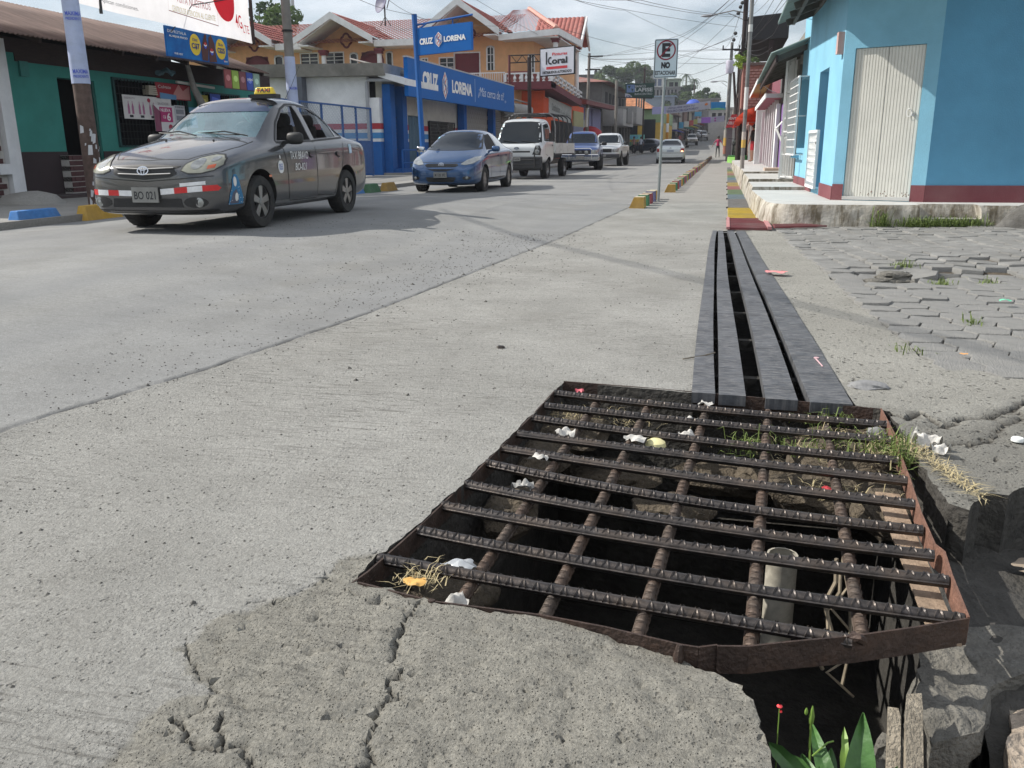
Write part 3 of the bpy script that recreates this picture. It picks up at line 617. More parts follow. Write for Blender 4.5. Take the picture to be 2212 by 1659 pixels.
chunk('pit_ledge', [(.27, 1.30), (.30, 1.62), (.43, 1.86), (.47, 1.80), (.42, 1.45), (.40, 1.2)], -.8, -.32, M_rock, 5, 'dark stone ledge inside the pit beside the timber', 'ledge')
mb = MB(); mb.hexa([(.345, 1.02, -.45), (.372, 1.03, -.45), (.375, 1.22, -.45), (.348, 1.2, -.45), (.41, 1.62, -.085), (.445, 1.63, -.09), (.45, 1.67, -.085), (.42, 1.66, -.085)])
mb.hexa([(.31, 1.05, -.5), (.335, 1.05, -.5), (.34, 1.15, -.5), (.32, 1.15, -.5), (.375, 1.60, -.10), (.40, 1.6, -.10), (.40, 1.63, -.1), (.38, 1.63, -.1)])
tag(mb.build('timber_stake', mat('weathered_wood', (.30, .26, .20), .9, .4, 8, stretch=(6, 6, .6), bump=1.2, bscale=30)), 'split grey timber leaning under the near bar of the grate', 'timber')
mb = MB(); mb.lathe([(.05, .0), (.05, .38), (.043, .38)], (.253, 2.70, -.68), 'z', 14)
tag(mb.build('drain_pipe', mat('dirty_white_plastic', (.45, .42, .35), .6, .2, 25, dirt=.9, dirt_c=(.14, .12, .09)), None, True), 'dirty white plastic pipe standing upright in the pit', 'pipe')
mb = MB(); q = random.Random(3)
for k in range(4):
 x = .36+q.uniform(-.03, .04); y = 2.1+q.uniform(-.2, .25); pts = [(x+q.uniform(-.01, .01)*i, y+q.uniform(-.01, .01)*i, -.05-.07*i) for i in range(6)]; mb.tube(pts, q.uniform(.002, .006), 4)
tag(mb.build('hanging_roots', mat('dry_root', (.30, .25, .18), .9, .4, 20)), 'dry roots and bark strips hanging inside the pit', 'roots', kind='stuff')
def soil(name, cells, label):
 mb = MB()
 for s, (cx_, cy_, cz_, rx_, ry_, rz_) in enumerate(cells):
  bm = bmesh.new(); bmesh.ops.create_icosphere(bm, subdivisions=3, radius=1)
  V = [(cx_+v.co.x*rx_*(1+.3*noise.noise(v.co*2+Vector((s, 0, 0)))), cy_+v.co.y*ry_*(1+.3*noise.noise(v.co*2+Vector((0, s, 0)))), cz_-.025+v.co.z*rz_*(1+.5*noise.noise(v.co*3+Vector((s, s, 0))))+.012*noise.noise(v.co*9+Vector((s, 0, 0)))) for v in bm.verts]
  mb.add(V, [tuple(v.index for v in f_.verts) for f_ in bm.faces]); bm.free()
 return tag(mb.build(name, M_dirt, None, True), label, 'soil', kind='stuff')
soil('soil', [(.50, 3.20, -.13, .20, .25, .085), (.40, 3.0, -.17, .2, .13, .07), (.30, 3.3, -.24, .2, .12, .06), (.57, 2.85, -.15, .10, .2, .07), (-.58, 3.35, -.12, .16, .25, .07), (-.62, 3.0, -.12, .1, .2, .06), (-.62, 2.5, -.12, .09, .16, .07), (-.12, 2.88, -.22, .14, .09, .04), (-.40, 3.3, -.28, .2, .15, .05), (-.67, 2.0, -.16, .12, .2, .05),
 (-.70, 1.76, -.085, .11, .07, .05), (-.62, 1.72, -.11, .09, .06, .05), (.5, 3.38, -.12, .2, .08, .07), (.12, 3.40, -.3, .3, .1, .06)], 'brown soil and rubble caught under the edges of the grate')
M_white = mat('dirty_white_plastic_film', (.52, .50, .46), .6, .15, 25, bump=.6, bscale=60)
def scrap(name, c, r, m, seed, label, cat, fl=.35, n=9):
 """crumpled sheet: fan of folded facets"""
 q = random.Random(seed); mb = MB(); g_ = 7; V = []
 for j in range(g_):
  for i in range(g_):
   a = (i/(g_-1)-.5)*2; b = (j/(g_-1)-.5)*2; e = max(abs(a), abs(b)); l_ = math.hypot(a, b) or 1
   e *= 1+.3*noise.noise(Vector((math.atan2(b, a)*1.3, seed, 0))); V3 = Vector((a*1.7, b*1.7, seed*1.9))
   p = Vector((a/l_*e, b/l_*e*.75, fl*(1.1*noise.noise(V3)+.7*noise.noise(V3*2.3)+.5*(1-e))+q.uniform(-.1, .1)*fl))
   V.append((c[0]+p.x*r, c[1]+p.y*r, c[2]+p.z*r))
 mb.add(V, [(j*g_+i, j*g_+i+1, (j+1)*g_+i+1, (j+1)*g_+i) for j in range(g_-1) for i in range(g_-1) if not ((i+j+seed) % 11 == 3 and (i in (0, g_-2) or j in (0, g_-2)))])
 ob = mb.build(name, m, None, True); md = ob.modifiers.new('s', 'SUBSURF'); md.levels = md.render_levels = 1; return tag(ob, label, cat)
scrap('plastic_bag', (.715, 3.0, .035), .05, M_white, 4, 'crumpled white plastic bag on the slab right of the grate', 'plastic bag', 1.1)
scrap('plastic_bag', (.745, 2.93, .02), .035, M_white, 9, 'small white plastic scrap just below the crumpled bag', 'plastic bag', 1.)
scrap('pink_paper', (.44, 7.1, .03), .09, mat('pink_paper', (.75, .25, .25), .8, .1), 5, 'flat pink paper lying across the last steel plank', 'paper', .12)
scrap('white_rag', (-.52, 2.90, -.005), .045, M_white, 2, 'white rag draped over the fourth bar at its left', 'rag', .9)
scrap('white_rag', (-.56, 2.66, -.01), .035, M_white, 6, 'white rag lying below the draped one on the fifth bar', 'rag', .7)
scrap('grey_rag', (-.56, 2.42, -.02), .035, mat('grey_rag', (.38, .37, .35), .9, .3, 30), 7, 'grey lump of rag caught on the sixth bar', 'rag', 1.)
scrap('white_cup', (-.03, 3.40, -.01), .035, M_white, 8, 'white paper cup wedged under the first bar', 'paper cup', .8)
scrap('white_cup', (-.075, 3.20, -.02), .03, M_white, 11, 'white paper cup standing between the first two bars', 'paper cup', 1.1)
scrap('white_cup', (-.085, 3.05, -.03), .035, M_white, 12, 'crushed white cup between the second and third bars', 'paper cup', .9)
scrap('foil_strip', (-.26, 2.93, -.012), .045, M_white, 13, 'curled white wrapper on the third bar near the middle', 'wrapper', .3)
scrap('clear_film', (-.60, 1.88, -.02), .05, mat('clear_film', (.6, .63, .66), .25, .1, alpha=.7), 15, 'clear plastic film tucked behind the nearest bar at left', 'plastic film', .5)
scrap('rag_knot', (-.56, 1.71, -.03), .032, M_white, 16, 'knotted white and red rag hanging at the near edge of the grate', 'rag', 1.2)
scrap('dry_leaf', (-.68, 1.765, -.015), .032, mat('dry_orange_leaf', (.62, .36, .10), .8, .2), 17, 'orange dry leaf on the soil in the near left corner', 'leaf', .25)
scrap('cardboard', (.93, 2.45, -.15), .085, mat('brown_cardboard', (.30, .24, .18), .9, .15), 1, 'brown cardboard piece in the shaded ground at the right edge', 'cardboard', .12)
scrap('red_scrap', (.37, 2.70, -.06), .02, mat('red_plastic', (.5, .05, .06), .6, .1), 21, 'small red scrap among dry roots under the grate', 'scrap', .8)
scrap('pink_scrap', (-.56, 3.50, -.01), .022, mat('pink_plastic', (.6, .12, .15), .6, .1), 22, 'small pink scrap in the far left corner of the grate', 'scrap', .6)
scrap('green_wrapper', (1.76, 5.9, .05), .035, mat('green_wrapper', (.15, .6, .38), .6, .1), 3, 'mint green wrapper lying on the pavers', 'wrapper', .3)
scrap('orange_wrapper', (1.17, 4.42, .02), .02, mat('orange_wrapper', (.7, .35, .12), .6, .1), 18, 'small orange wrapper on the pavers near the slab', 'wrapper', .3)
mb = MB(); mb.lathe([(0, .028), (.02, .027), (.034, .018), (.038, .004), (.03, -.01)], (-.19, 2.95, -.045), 'z', 16); tag(mb.build('yellow_cup', mat('cream_plastic', (.72, .66, .35), .5, .1), None, True), 'pale yellow plastic cup bottom between the third and fourth bars', 'cup')
mb = MB(); mb.lathe([(0, .012), (.018, .012), (.02, .009), (.0205, 0)], (1.035, 3.13, .006), 'z', 16); cp = tag(mb.build('bottle_cap', mat('white_cap', (.75, .77, .74), .4, .05), None, True), 'white bottle cap lying upside down on the right slab', 'bottle cap')
mb = MB(); mb.lathe([(0, .004), (.012, .004), (.013, 0)], (.475, 4.22, .012), 'z', 10); mb.bar((.47, 4.2, .014), (.487, 4.05, .014), .005, .003); tag(mb.build('sweet_stick', mat('pink_sweet', (.62, .4, .42), .5, .2)), 'pink lollipop stick on the rightmost steel plank', 'litter')
mb = MB(); mb.tube([(-.15, 4.10, .006), (-.05, 4.17, .012), (.0, 4.2, .022)], .0035, 5); tag(mb.build('twig', mat('twig', (.2, .17, .13), .9, .2)), 'thin dry twig at the left edge of the steel planks', 'twig')
tag(blob('flat_stone', (.645, 3.78, .004), .075, mat('grey_stone', (.22, .22, .22), .8, .15, 20, bump=.4), 2, (1.1, .7, .28)), 'smooth grey stone set in the slab near the grate corner', 'stone')
tag(blob('pebble', (.60, 3.24, -.035), .035, MATS['grey_stone'], 5, (1, .8, .6)), 'grey pebble on the soil in the right corner of the grate', 'stone')
tag(blob('paver_fragment', (1.30, 7.02, .015), .12, MATS['broken_concrete'], 4, (1.1, .8, .42), .45), 'broken paver fragment tilted in the damaged strip of paving', 'paver fragment')
tag(blob('paver_fragment', (1.15, 6.82, .0), .08, MATS['broken_concrete'], 9, (1.3, .8, .4), .45), 'smaller paver fragment left of the tilted one', 'paver fragment')
tag(blob('road_stone', (-1.08, 4.17, .006), .018, M_bar, 4, (1.2, 1, .5)), 'small dark stone on the gutter slab left of the planks', 'stone')
mb = MB(); q = random.Random(11)
for k in range(2600):
 t = q.random(); y = 1.1+(t**.8)*9; sx_ = -2.3+.06*(y-4)
 if q.random() < .55: x = sx_+abs(q.gauss(0, .45))*(-1 if q.random() < .7 else .8)
 else: x = q.uniform(-.55*y-1, -.9 if y < 3.6 else -.15)
 if y < 2.2 and x > -1.0: continue
 s = q.uniform(.0018, .0048)*(1+.12*y)*(2.2 if q.random() < .02 else 1); z = near_h(x, y)
 a = q.uniform(0, 6.3); c, d = math.cos(a)*s, math.sin(a)*s
 mb.add([(x+c, y+d, z), (x-d, y+c, z), (x-c*.8, y-d, z), (x+d, y-c*.7, z), (x+q.uniform(-.3, .3)*s, y, z+s*.8)], [(0, 1, 4), (1, 2, 4), (2, 3, 4), (3, 0, 4)])
tag(mb.build('grit', mat('dark_grit', (.10, .095, .085), .95, .4, 60)), 'loose dark grit scattered along the road joint', 'grit', kind='stuff')
# grass -----------------------------------------------------------
M_grass = mat('grass_green', (.10, .16, .035), .7, .35, 40, c2=(.20, .26, .06)); M_straw = mat('straw', (.42, .35, .20), .85, .3, 50)
def blades(name, spots, m, label, n, ln, wd, seed, lie=0., cat='grass'):
 mb = MB(); q = random.Random(seed)
 for (cx_, cy_, cz_, sx_, sy_) in spots:
  for k in range(n):
   x = cx_+q.gauss(0, sx_); y = cy_+q.gauss(0, sy_); a = q.uniform(0, 2*PI); l_ = ln*q.uniform(.5, 1.3); w_ = wd*q.uniform(.6, 1.2)
   up_ = q.uniform(.15, 1)*(1-lie)+.08*lie; dx_, dy_ = math.cos(a), math.sin(a); p0 = Vector((x, y, cz_)); h_ = Vector((dx_, dy_, 0))*l_*(1-up_*.6)
   p1 = p0+h_*.35+Vector((0, 0, l_*up_*.75)); p2 = p0+h_+Vector((0, 0, l_*up_*q.uniform(.5, .95))); s_ = Vector((-dy_, dx_, 0))*w_
   mb.add([p0-s_, p0+s_, p1+s_*.8, p1-s_*.8, p2], [(0, 1, 2, 3), (3, 2, 4)])
 return tag(mb.build(name, m), label, cat, kind='stuff')
blades('grass_tuft', [(.52, 3.12, -.055, .07, .06), (.33, 3.10, -.07, .09, .05), (.45, 3.35, -.05, .05, .02), (.585, 3.0, -.03, .03, .05), (.63, 2.9, -.02, .02, .06), (.12, 3.0, -.06, .05, .05)], M_grass, 'green grass growing through the far right part of the grate', 70, .085, .0022, 1)
blades('dry_grass', [(.48, 3.17, -.05, .10, .07), (.35, 3.05, -.07, .12, .06), (.42, 2.75, -.09, .08, .04), (.60, 3.0, -.03, .04, .1), (-.55, 3.25, -.06, .06, .06), (-.35, 3.4, -.1, .1, .05), (-.68, 1.8, -.03, .03, .03)], M_straw, 'dry straw and cut grass caught in the grate', 90, .07, .0016, 2, .5)
blades('dry_grass', [(.66+.012*i, 2.98-.045*i, .012, .012, .02) for i in range(10)], M_straw, 'bundle of dry stalks hanging over the slab edge right of the grate', 26, .075, .0018, 3, .8)
blades('grass_tuft', [(.64, 2.98, .0, .012, .04)], M_grass, 'green grass tuft at the grate frame beside the white bag', 40, .09, .002, 4)
for i, (x, y, n_, lb) in enumerate([(1.46, 7.6, 90, 'grass tuft between pavers above the broken strip'), (1.60, 6.85, 80, 'grass tuft on the pavers right of the broken strip'), (1.42, 5.3, 50, 'small bright weed in a paver joint at the right'), (.95, 4.52, 22, 'tiny weed at the edge of the pavers beside the slab'), (1.95, 7.0, 50, 'thin grass tuft at the right edge of the broken paving')]):
 blades('grass_tuft', [(x, y, pave_h(x, y)-.01, .05 if i != 2 else .025, .04)], M_grass, lb, n_, .075, .0035, 20+i)
blades('grass_tuft', [(2.3, 11.42, .02, .1, .03), (2.5, 11.42, .02, .1, .03), (2.7, 11.42, .03, .12, .04), (2.9, 11.42, .03, .1, .04)], M_grass, 'strip of grass along the foot of the platform wall', 260, .16, .005, 31)
blades('grass_clump', [(1.9, 11.41, .02, .06, .02)], M_grass, 'taller grey green clump against the stained platform wall', 90, .26, .006, 32)
def leaf(mb, base, tip, w_, nrm=(0, -1, .4), curl=.12, n=8, serr=0.):
 base = Vector(base); tip = Vector(tip); ax = tip-base; nrm = Vector(nrm).normalized(); sd = ax.cross(nrm).normalized(); up = sd.cross(ax).normalized()
 V = [];
 for i in range(n+1):
  t = i/n; c = base+ax*t+up*(curl*ax.length*math.sin(t*PI)); hw = w_*(math.sin(PI*min(1, t*.94+.05))**.8)*(1-.25*t)+(serr*w_ if i % 2 else 0)
  V += [c-sd*hw+up*w_*.3, c-up*.0, c+sd*hw+up*w_*.3]
 mb.add(V, [(i*3+j, i*3+j+1, (i+1)*3+j+1, (i+1)*3+j) for i in range(n) for j in (0, 1)])
M_leaf = mat('weed_leaf', (.04, .10, .03), .45, .3, 12, c2=(.09, .21, .05), bump=.3, bscale=50); M_leafy = mat('young_leaf', (.17, .28, .05), .5, .25, 15)
weed = empty('broad_leaf_weed', (.26, 1.36, -.25), 'broad leaved green weed growing out of the hole below the grate', 'weed')
for i, (b_, t_, w_, mm) in enumerate([((.275, 1.33, -.14), (.287, 1.40, .038), .030, M_leaf), ((.25, 1.36, -.13), (.135, 1.40, -.05), .024, M_leaf), ((.26, 1.33, -.15), (.21, 1.45, -.03), .018, M_leaf), ((.262, 1.34, -.12), (.263, 1.42, -.012), .010, M_leafy),
 ((.20, 1.33, -.11), (.155, 1.36, -.09), .016, M_leaf), ((.285, 1.31, -.14), (.395, 1.36, -.055), .022, M_leaf), ((.22, 1.34, -.12), (.195, 1.41, -.075), .02, M_leaf), ((.27, 1.32, -.13), (.32, 1.37, -.09), .013, M_leafy), ((.235, 1.36, -.11), (.245, 1.42, -.06), .014, M_leaf), ((.20, 1.33, -.14), (.14, 1.30, -.11), .018, M_leafy)]+[((.24+.02*math.sin(k*2), 1.33, -.14), (.25+.12*math.sin(k*1.7), 1.37+.03*math.cos(k*2.3), -.10+.02*(k % 3)), .010+.002*(k % 3), M_leaf if k % 3 else M_leafy) for k in range(9)]):
 mb = MB(); leaf(mb, b_, t_, w_, serr=.18 if i % 2 else 0); mb.build('leaf', mm, weed, True)
mb = MB(); mb.tube([(.21, 1.38, -.12), (.206, 1.40, -.05), (.204, 1.40, .0)], .002, 5); mb.tube([(.21, 1.39, -.06), (.235, 1.40, -.035), (.245, 1.4, -.03)], .0016, 5); mb.tube([(.15, 1.38, -.15), (.149, 1.4, -.05), (.148, 1.40, .022)], .0011, 4); mb.tube([(.30, 1.38, -.12), (.30, 1.4, -.03)], .0015, 4); mb.build('stem', M_leafy, weed)
mb = MB(); mb.lathe([(0, 0), (.004, .006), (.005, .02), (.001, .042)], (.204, 1.40, -.005), 'z', 7); mb.lathe([(0, 0), (.003, .004), (.003, .01), (.001, .016)], (.194, 1.40, .015), 'z', 6); mb.build('bud', M_leafy, weed, True)
mb = MB(); mb.lathe([(0, 0), (.004, .002), (.0055, .005), (.002, .008)], (.148, 1.40, .022), 'z', 8); mb.lathe([(0, 0), (.0025, .001), (.002, .004)], (.151, 1.40, .014), 'z', 6); mb.build('flower', mat('red_flower', (.75, .05, .06), .6, .1), weed, True)
mb = MB(); mb.lathe([(0, .006), (.004, .005), (.006, 0)], (.30, 1.4, -.03), 'z', 8); mb.build('seed_head', M_white, weed, True)
# VEHICLES
M_tyre = mat('tyre_rubber', (.018, .018, .018), .85, .3, 30, bump=.3, dirt=.5, dirt_c=(.07, .065, .055)); M_rim = mat('alloy_rim', (.30, .30, .30), .38, .1, 9, metal=.85, dirt=.4, dirt_c=(.15, .14, .12))
M_glass = mat('tinted_glass', (.012, .016, .02), .05, .1, 3, spec=.35); M_cglass = mat('clear_car_glass', (.05, .09, .11), .04, .1, 3, spec=.9, coat=.5, alpha=.5)
M_cab = mat('cabin_dark', (.018, .017, .018), .8, .3, 8); M_trim = mat('black_trim', (.018, .018, .018), .55, .2, 20); M_chrome = mat('chrome', (.62, .63, .65), .14, .05, 5, metal=1.)
M_lampg = mat('hazy_headlamp', (.26, .26, .20), .22, .18, 12, spec=.7, coat=.6); M_lampc = mat('clear_headlamp', (.28, .29, .28), .12, .3, 14, metal=.4, coat=1.); M_amber = mat('amber_lens', (.55, .10, .03), .25, .1, 9, coat=1)
M_red = mat('red_lens', (.30, .012, .012), .2, .2, 20, coat=1); M_plate = mat('licence_plate_white', (.24, .24, .225), .5, .1, 8, dirt=.3); M_ink = flat('black_ink', (.025, .025, .03), .7); M_whitep = flat('white_paint', (.78, .78, .76), .6); M_mesh = mat('lower_mesh', (.02, .02, .02), .7, .3, 60, bump=1, bscale=120)
def paint(name, c, dirt=.0, rough=.33): return mat(name, c, rough, .05, 2.2, metal=.25, coat=.7, spec=.5, dirt=dirt, dirt_c=(.17, .16, .14))
def cage(stn, sub=2):
 """closed body from stations (y, w, zb, zs, wt, zt, crown), front first"""
 bm = bmesh.new(); rings = []
 for (y, w_, zb, zs, wt, zt, cr) in stn:
  half = [(0, zb), (w_*.82, zb), (w_*.97, zb+.05), (w_*1.0, zb+(zs-zb)*.38), (w_, zb+(zs-zb)*.78), (w_*.975, zs-.015), (w_*.93+.0*wt, zs+.03) if zt-zs > .15 else (w_*.92, zs+.022), (wt, zt-.03), (wt*.72, zt+cr*.45), (0, zt+cr)]
  if zt-zs > .15: half[6] = (w_*.93, zs+.02)
  ring = [bm.verts.new((x, y, z)) for x, z in half]+[bm.verts.new((-x, y, z)) for x, z in reversed(half[1:-1])]
  rings.append(ring)
 k = len(rings[0])
 for a, b in zip(rings, rings[1:]):
  for i in range(k): bm.faces.new((a[i], a[(i+1) % k], b[(i+1) % k], b[i]))
 bm.faces.new(rings[0]); bm.faces.new(list(reversed(rings[-1])))
 bmesh.ops.recalc_face_normals(bm, faces=bm.faces)
 me = bpy.data.meshes.new('c'); bm.to_mesh(me); bm.free(); ob = bpy.data.objects.new('c', me); COL.objects.link(ob)
 md = ob.modifiers.new('s', 'SUBSURF'); md.levels = md.render_levels = sub
 m2 = ev_mesh(ob); bpy.data.objects.remove(ob); bpy.data.meshes.remove(me); return m2
def cut(me, cutters):
 ob = bpy.data.objects.new('c', me); COL.objects.link(ob); objs = []
 for c in cutters:
  cm = c.mesh('k', [], False); co = bpy.data.objects.new('k', cm); COL.objects.link(co); objs.append(co)
  md = ob.modifiers.new('b', 'BOOLEAN'); md.operation = 'DIFFERENCE'; md.object = co; md.solver = 'EXACT'
 m2 = ev_mesh(ob); bpy.data.objects.remove(ob)
 for o in objs: bpy.data.objects.remove(o)
 return m2
def bvh_of(me): return BVHTree.FromPolygons([v.co.copy() for v in me.vertices], [tuple(p.vertices) for p in me.polygons])
AX = {'L': ((-1, 0, 0), lambda a, b: (-4, a, b)), 'R': ((1, 0, 0), lambda a, b: (4, a, b)), 'F': ((0, 1, 0), lambda a, b: (a, 6, b)), 'B': ((0, -1, 0), lambda a, b: (a, -6, b)), 'T': ((0, 0, 1), lambda a, b: (a, b, 5))}
class Car:
 def __init__(s, name, label, cat, paint_m, stn, sub=2, group=None):
  s.root = empty(name, (0, 0, 0), label, cat, group); s.p = paint_m; s.full = cage(stn, sub); s.bvh = bvh_of(s.full); s.cuts = []
 def hit(s, side, a, b, off=.004):
  n_, f_ = AX[side]; d = -Vector(n_); h = s.bvh.ray_cast(Vector(f_(a, b)), d)
  if h[0] is None:
   return None
  nn = h[1] if h[1].dot(Vector(n_)) > 0 else -h[1]
  return h[0]+nn*off
 def wrap(s, name, side, poly, m, off=.004, grid=.06, thick=0., parent=None, smooth=True):
  if poly is None: return
  xs = [p[0] for p in poly]; ys_ = [p[1] for p in poly]; out_ = []
  for a, b in zip(poly, poly[1:]+poly[:1]):
   n_ = max(1, int(math.hypot(a[0]-b[0], a[1]-b[1])/grid)); out_ += [(a[0]+(b[0]-a[0])*i/n_, a[1]+(b[1]-a[1])*i/n_) for i in range(n_)]
  k = len(out_); pts = [Vector(p) for p in out_]; x = min(xs)+grid/2
  while x < max(xs):
   y = min(ys_)+grid/2
   while y < max(ys_):
    if inside((x, y), out_): pts.append(Vector((x+.001*math.sin(y*50), y)))
    y += grid
   x += grid
  cv, ce, cf, *_ = delaunay_2d_cdt(pts, [(i, (i+1) % k) for i in range(k)], [], 0, 1e-5)
  V = [s.hit(side, v.x, v.y, off) for v in cv]; F_ = [tuple(t) for t in cf if inside((sum(cv[i].x for i in t)/3, sum(cv[i].y for i in t)/3), out_) and all(V[i] is not None for i in t)]
  V = [v or Vector((0, 0, 0)) for v in V]; mb = MB(); mb.add(V, F_)
  used = {i for f_ in F_ for i in f_};
  if not F_: return None
  if len(used) < len(V):
   mp_ = {}; v2 = []
   for i in sorted(used): mp_[i] = len(v2); v2.append(V[i])
   mb = MB(); mb.add(v2, [tuple(mp_[i] for i in f_) for f_ in F_])
  return mb.build(name, m, parent or s.root, smooth)
 def text(s, t, side, x0, x1, y0, y1, m, bold=.02, shear=0, off=.007, name='lettering', parent=None, mirror=False):
  vs, fs = text_mb(t, bold, shear); V = []
  for a, b in vs:
   h = s.hit(side, x0+(x1-x0)*a, y0+(y1-y0)*b, off)
   if h is None: return None
   V.append(h)
  mb = MB(); mb.add(V, fs); return mb.build(name, m, parent or s.root)
 def line(s, name, side, pts, w_, m, off=.003, n=10):
  mb = MB(); P = []
  for a, b in zip(pts, pts[1:]):
   for i in range(n): P.append((a[0]+(b[0]-a[0])*i/n, a[1]+(b[1]-a[1])*i/n))
  P.append(pts[-1]); L_ = []
  for i, p in enumerate(P):
   a = Vector(P[max(0, i-1)]); b = Vector(P[min(len(P)-1, i+1)]); d = (b-a).normalized(); nn = Vector((-d.y, d.x))*w_/2
   u_ = s.hit(side, p[0]+nn.x, p[1]+nn.y, off); v_ = s.hit(side, p[0]-nn.x, p[1]-nn.y, off)
   if u_ is None or v_ is None: continue
   L_.append((u_, v_))
  V = [x for ab in L_ for x in ab]; mb.add(V, [(2*i, 2*i+1, 2*i+3, 2*i+2) for i in range(len(L_)-1)])
  return mb.build(name, m, s.root) if len(L_) > 1 else None
 def finish(s, arches, r_arch, place, head):
  for (y, z) in arches:
   for sg in (-1, 1):
    c = MB(); c.lathe([(0, sg*.48), (r_arch, sg*.48), (r_arch, sg*1.4), (0, sg*1.4)], (0, y, z), 'x', 28); s.cuts.append(c)
  me = cut(s.full, s.cuts)
  me.materials.clear(); me.materials.append(s.p); me.materials.append(M_cab)
  idx = []
  for p in me.polygons:
   h = s.bvh.find_nearest(p.center); idx.append(0 if (h[0] is not None and h[3] < .012) else 1)
  me.polygons.foreach_set('material_index', idx); me.polygons.foreach_set('use_smooth', [True]*len(me.polygons)); me.set_sharp_from_angle(angle=math.radians(32))
  ob = bpy.data.objects.new('body', me); COL.objects.link(ob); ob.parent = s.root; s.body = ob
  s.root.location = place; s.root.rotation_euler = (0, 0, head); return s.root
 def wheels(s, spots, r_, wd=.2, spokes=5, steer=0., steel=False, far=False):
  for (x, y) in spots:
   sg = 1 if x > 0 else -1; hw = wd/2
   mb = MB(); mb.lathe([(r_*.62, -hw*.9), (r_*.66, -hw), (r_*.93, -hw), (r_*.995, -hw*.72), (r_, 0), (r_*.995, hw*.72), (r_*.93, hw), (r_*.66, hw), (r_*.62, hw*.9)], (0, 0, 0), 'x', 26)
   for k in range(0 if far else 26):        # tread edges
    t = 2*PI*k/26; c, q = math.cos(t)*r_, math.sin(t)*r_; mb.bar((-hw*.75, c*1.0, q*1.0), (hw*.75, math.cos(t+.06)*r_, math.sin(t+.06)*r_), .012, .006)
   wob = mb.build('wheel', M_tyre, s.root, True); wob.location = (x, y, r_)
   if y > 0 and steer: wob.rotation_euler = (0, 0, steer)
   mb = MB(); rr = r_*.65; o = sg*hw*.75
   mb.lathe([(rr, -sg*hw*.8), (rr, o), (rr*.93, o+sg*.004), (rr*.90, o-sg*.02), (rr*.88, -sg*hw*.2)], (0, 0, 0), 'x', 24)
   if steel: mb.lathe([(rr*.9, o-sg*.03), (rr*.62, o-sg*.01), (rr*.5, o-sg*.035), (rr*.2, o-sg*.03), (rr*.18, o+sg*.005), (0, o+sg*.005)], (0, 0, 0), 'x', 20)
   else:
    for k in range(spokes):
     t = 2*PI*k/spokes+.35
     for dt, w_ in ((-.0, .046),):
      a = (o-sg*.012, math.cos(t)*rr*.16, math.sin(t)*rr*.16); b = (o-sg*.004, math.cos(t+dt)*rr*.93, math.sin(t+dt)*rr*.93)
      ax_ = Vector(b)-Vector(a); side = Vector((0, -math.sin(t), math.cos(t))); ou = Vector((sg*.018, 0, 0)); A = Vector(a); B = Vector(b)
      mb.hexa([A-side*.028-ou, A+side*.028-ou, A+side*.028+ou, A-side*.028+ou, B-side*.043-ou, B+side*.043-ou, B+side*.043+ou*.6, B-side*.043+ou*.6])
    mb.lathe([(rr*.25, o-sg*.03), (rr*.22, o+sg*.01), (rr*.1, o+sg*.014), (0, o+sg*.014)], (0, 0, 0), 'x', 16)
   rb = mb.build('rim', M_rim, wob, True)
   ob2 = MB(); ob2.lathe([(0, -sg*hw*.3), (rr*.92, -sg*hw*.3)], (0, 0, 0), 'x', 20); ob2.build('brake_plate', M_cab, wob)
 def mirror_(s, x, y, z, sc=1., m=None):
  sg = 1 if x > 0 else -1; bm = bmesh.new(); bmesh.ops.create_uvsphere(bm, u_segments=14, v_segments=10, radius=1)
  for v in bm.verts:
   c = v.co; f_ = lambda t: math.copysign(abs(t)**.6, t)
   v.co = Vector((x+f_(c.x)*.105*sc, y+c.y*.055*sc, z+f_(c.z)*.07*sc))
  mb = MB(); mb.add([v.co.copy() for v in bm.verts], [tuple(v.index for v in f_.verts) for f_ in bm.faces]); bm.free()
  mb.bar((x-sg*.05, y, z-.03), (x-sg*.2, y-.01, z-.06), .05, .04); return mb.build('mirror', m or M_trim, s.root, True)
 def plate(s, t, side, x0, x1, z0, z1, y, ink=M_ink, m=None):
  sg = 1 if side == 'F' else -1
  mb = MB(); mb.box(x0, x1, y-.006, y+.006, z0, z1); pl = mb.build('licence_plate', m or M_plate, s.root)
  ux = (-sg, 0, 0); F = frame((x1 if sg > 0 else x0, y+sg*.006, z0), ux, (0, 0, 1)); w_ = x1-x0; h_ = z1-z0
  if t: lettering(t, F, w_*.09, w_*.91, h_*.2, h_*.74, ink, pl, .015, off=.002)
  return pl
def emblem(car, F, cx, cy, sc=1., parent=None):
 mb = MB(); ring(mb, F, cx, cy, .065*sc, .045*sc, .011*sc, 0); ring(mb, F, cx, cy, .022*sc, .043*sc, .008*sc, .001); ring(mb, F, cx, cy+.018*sc, .048*sc, .018*sc, .008*sc, .002)
 e = mb.build('emblem', M_chrome, car.root); return e
HOODX = None
def sym(p): return [(-x, y) for x, y in reversed(p)]
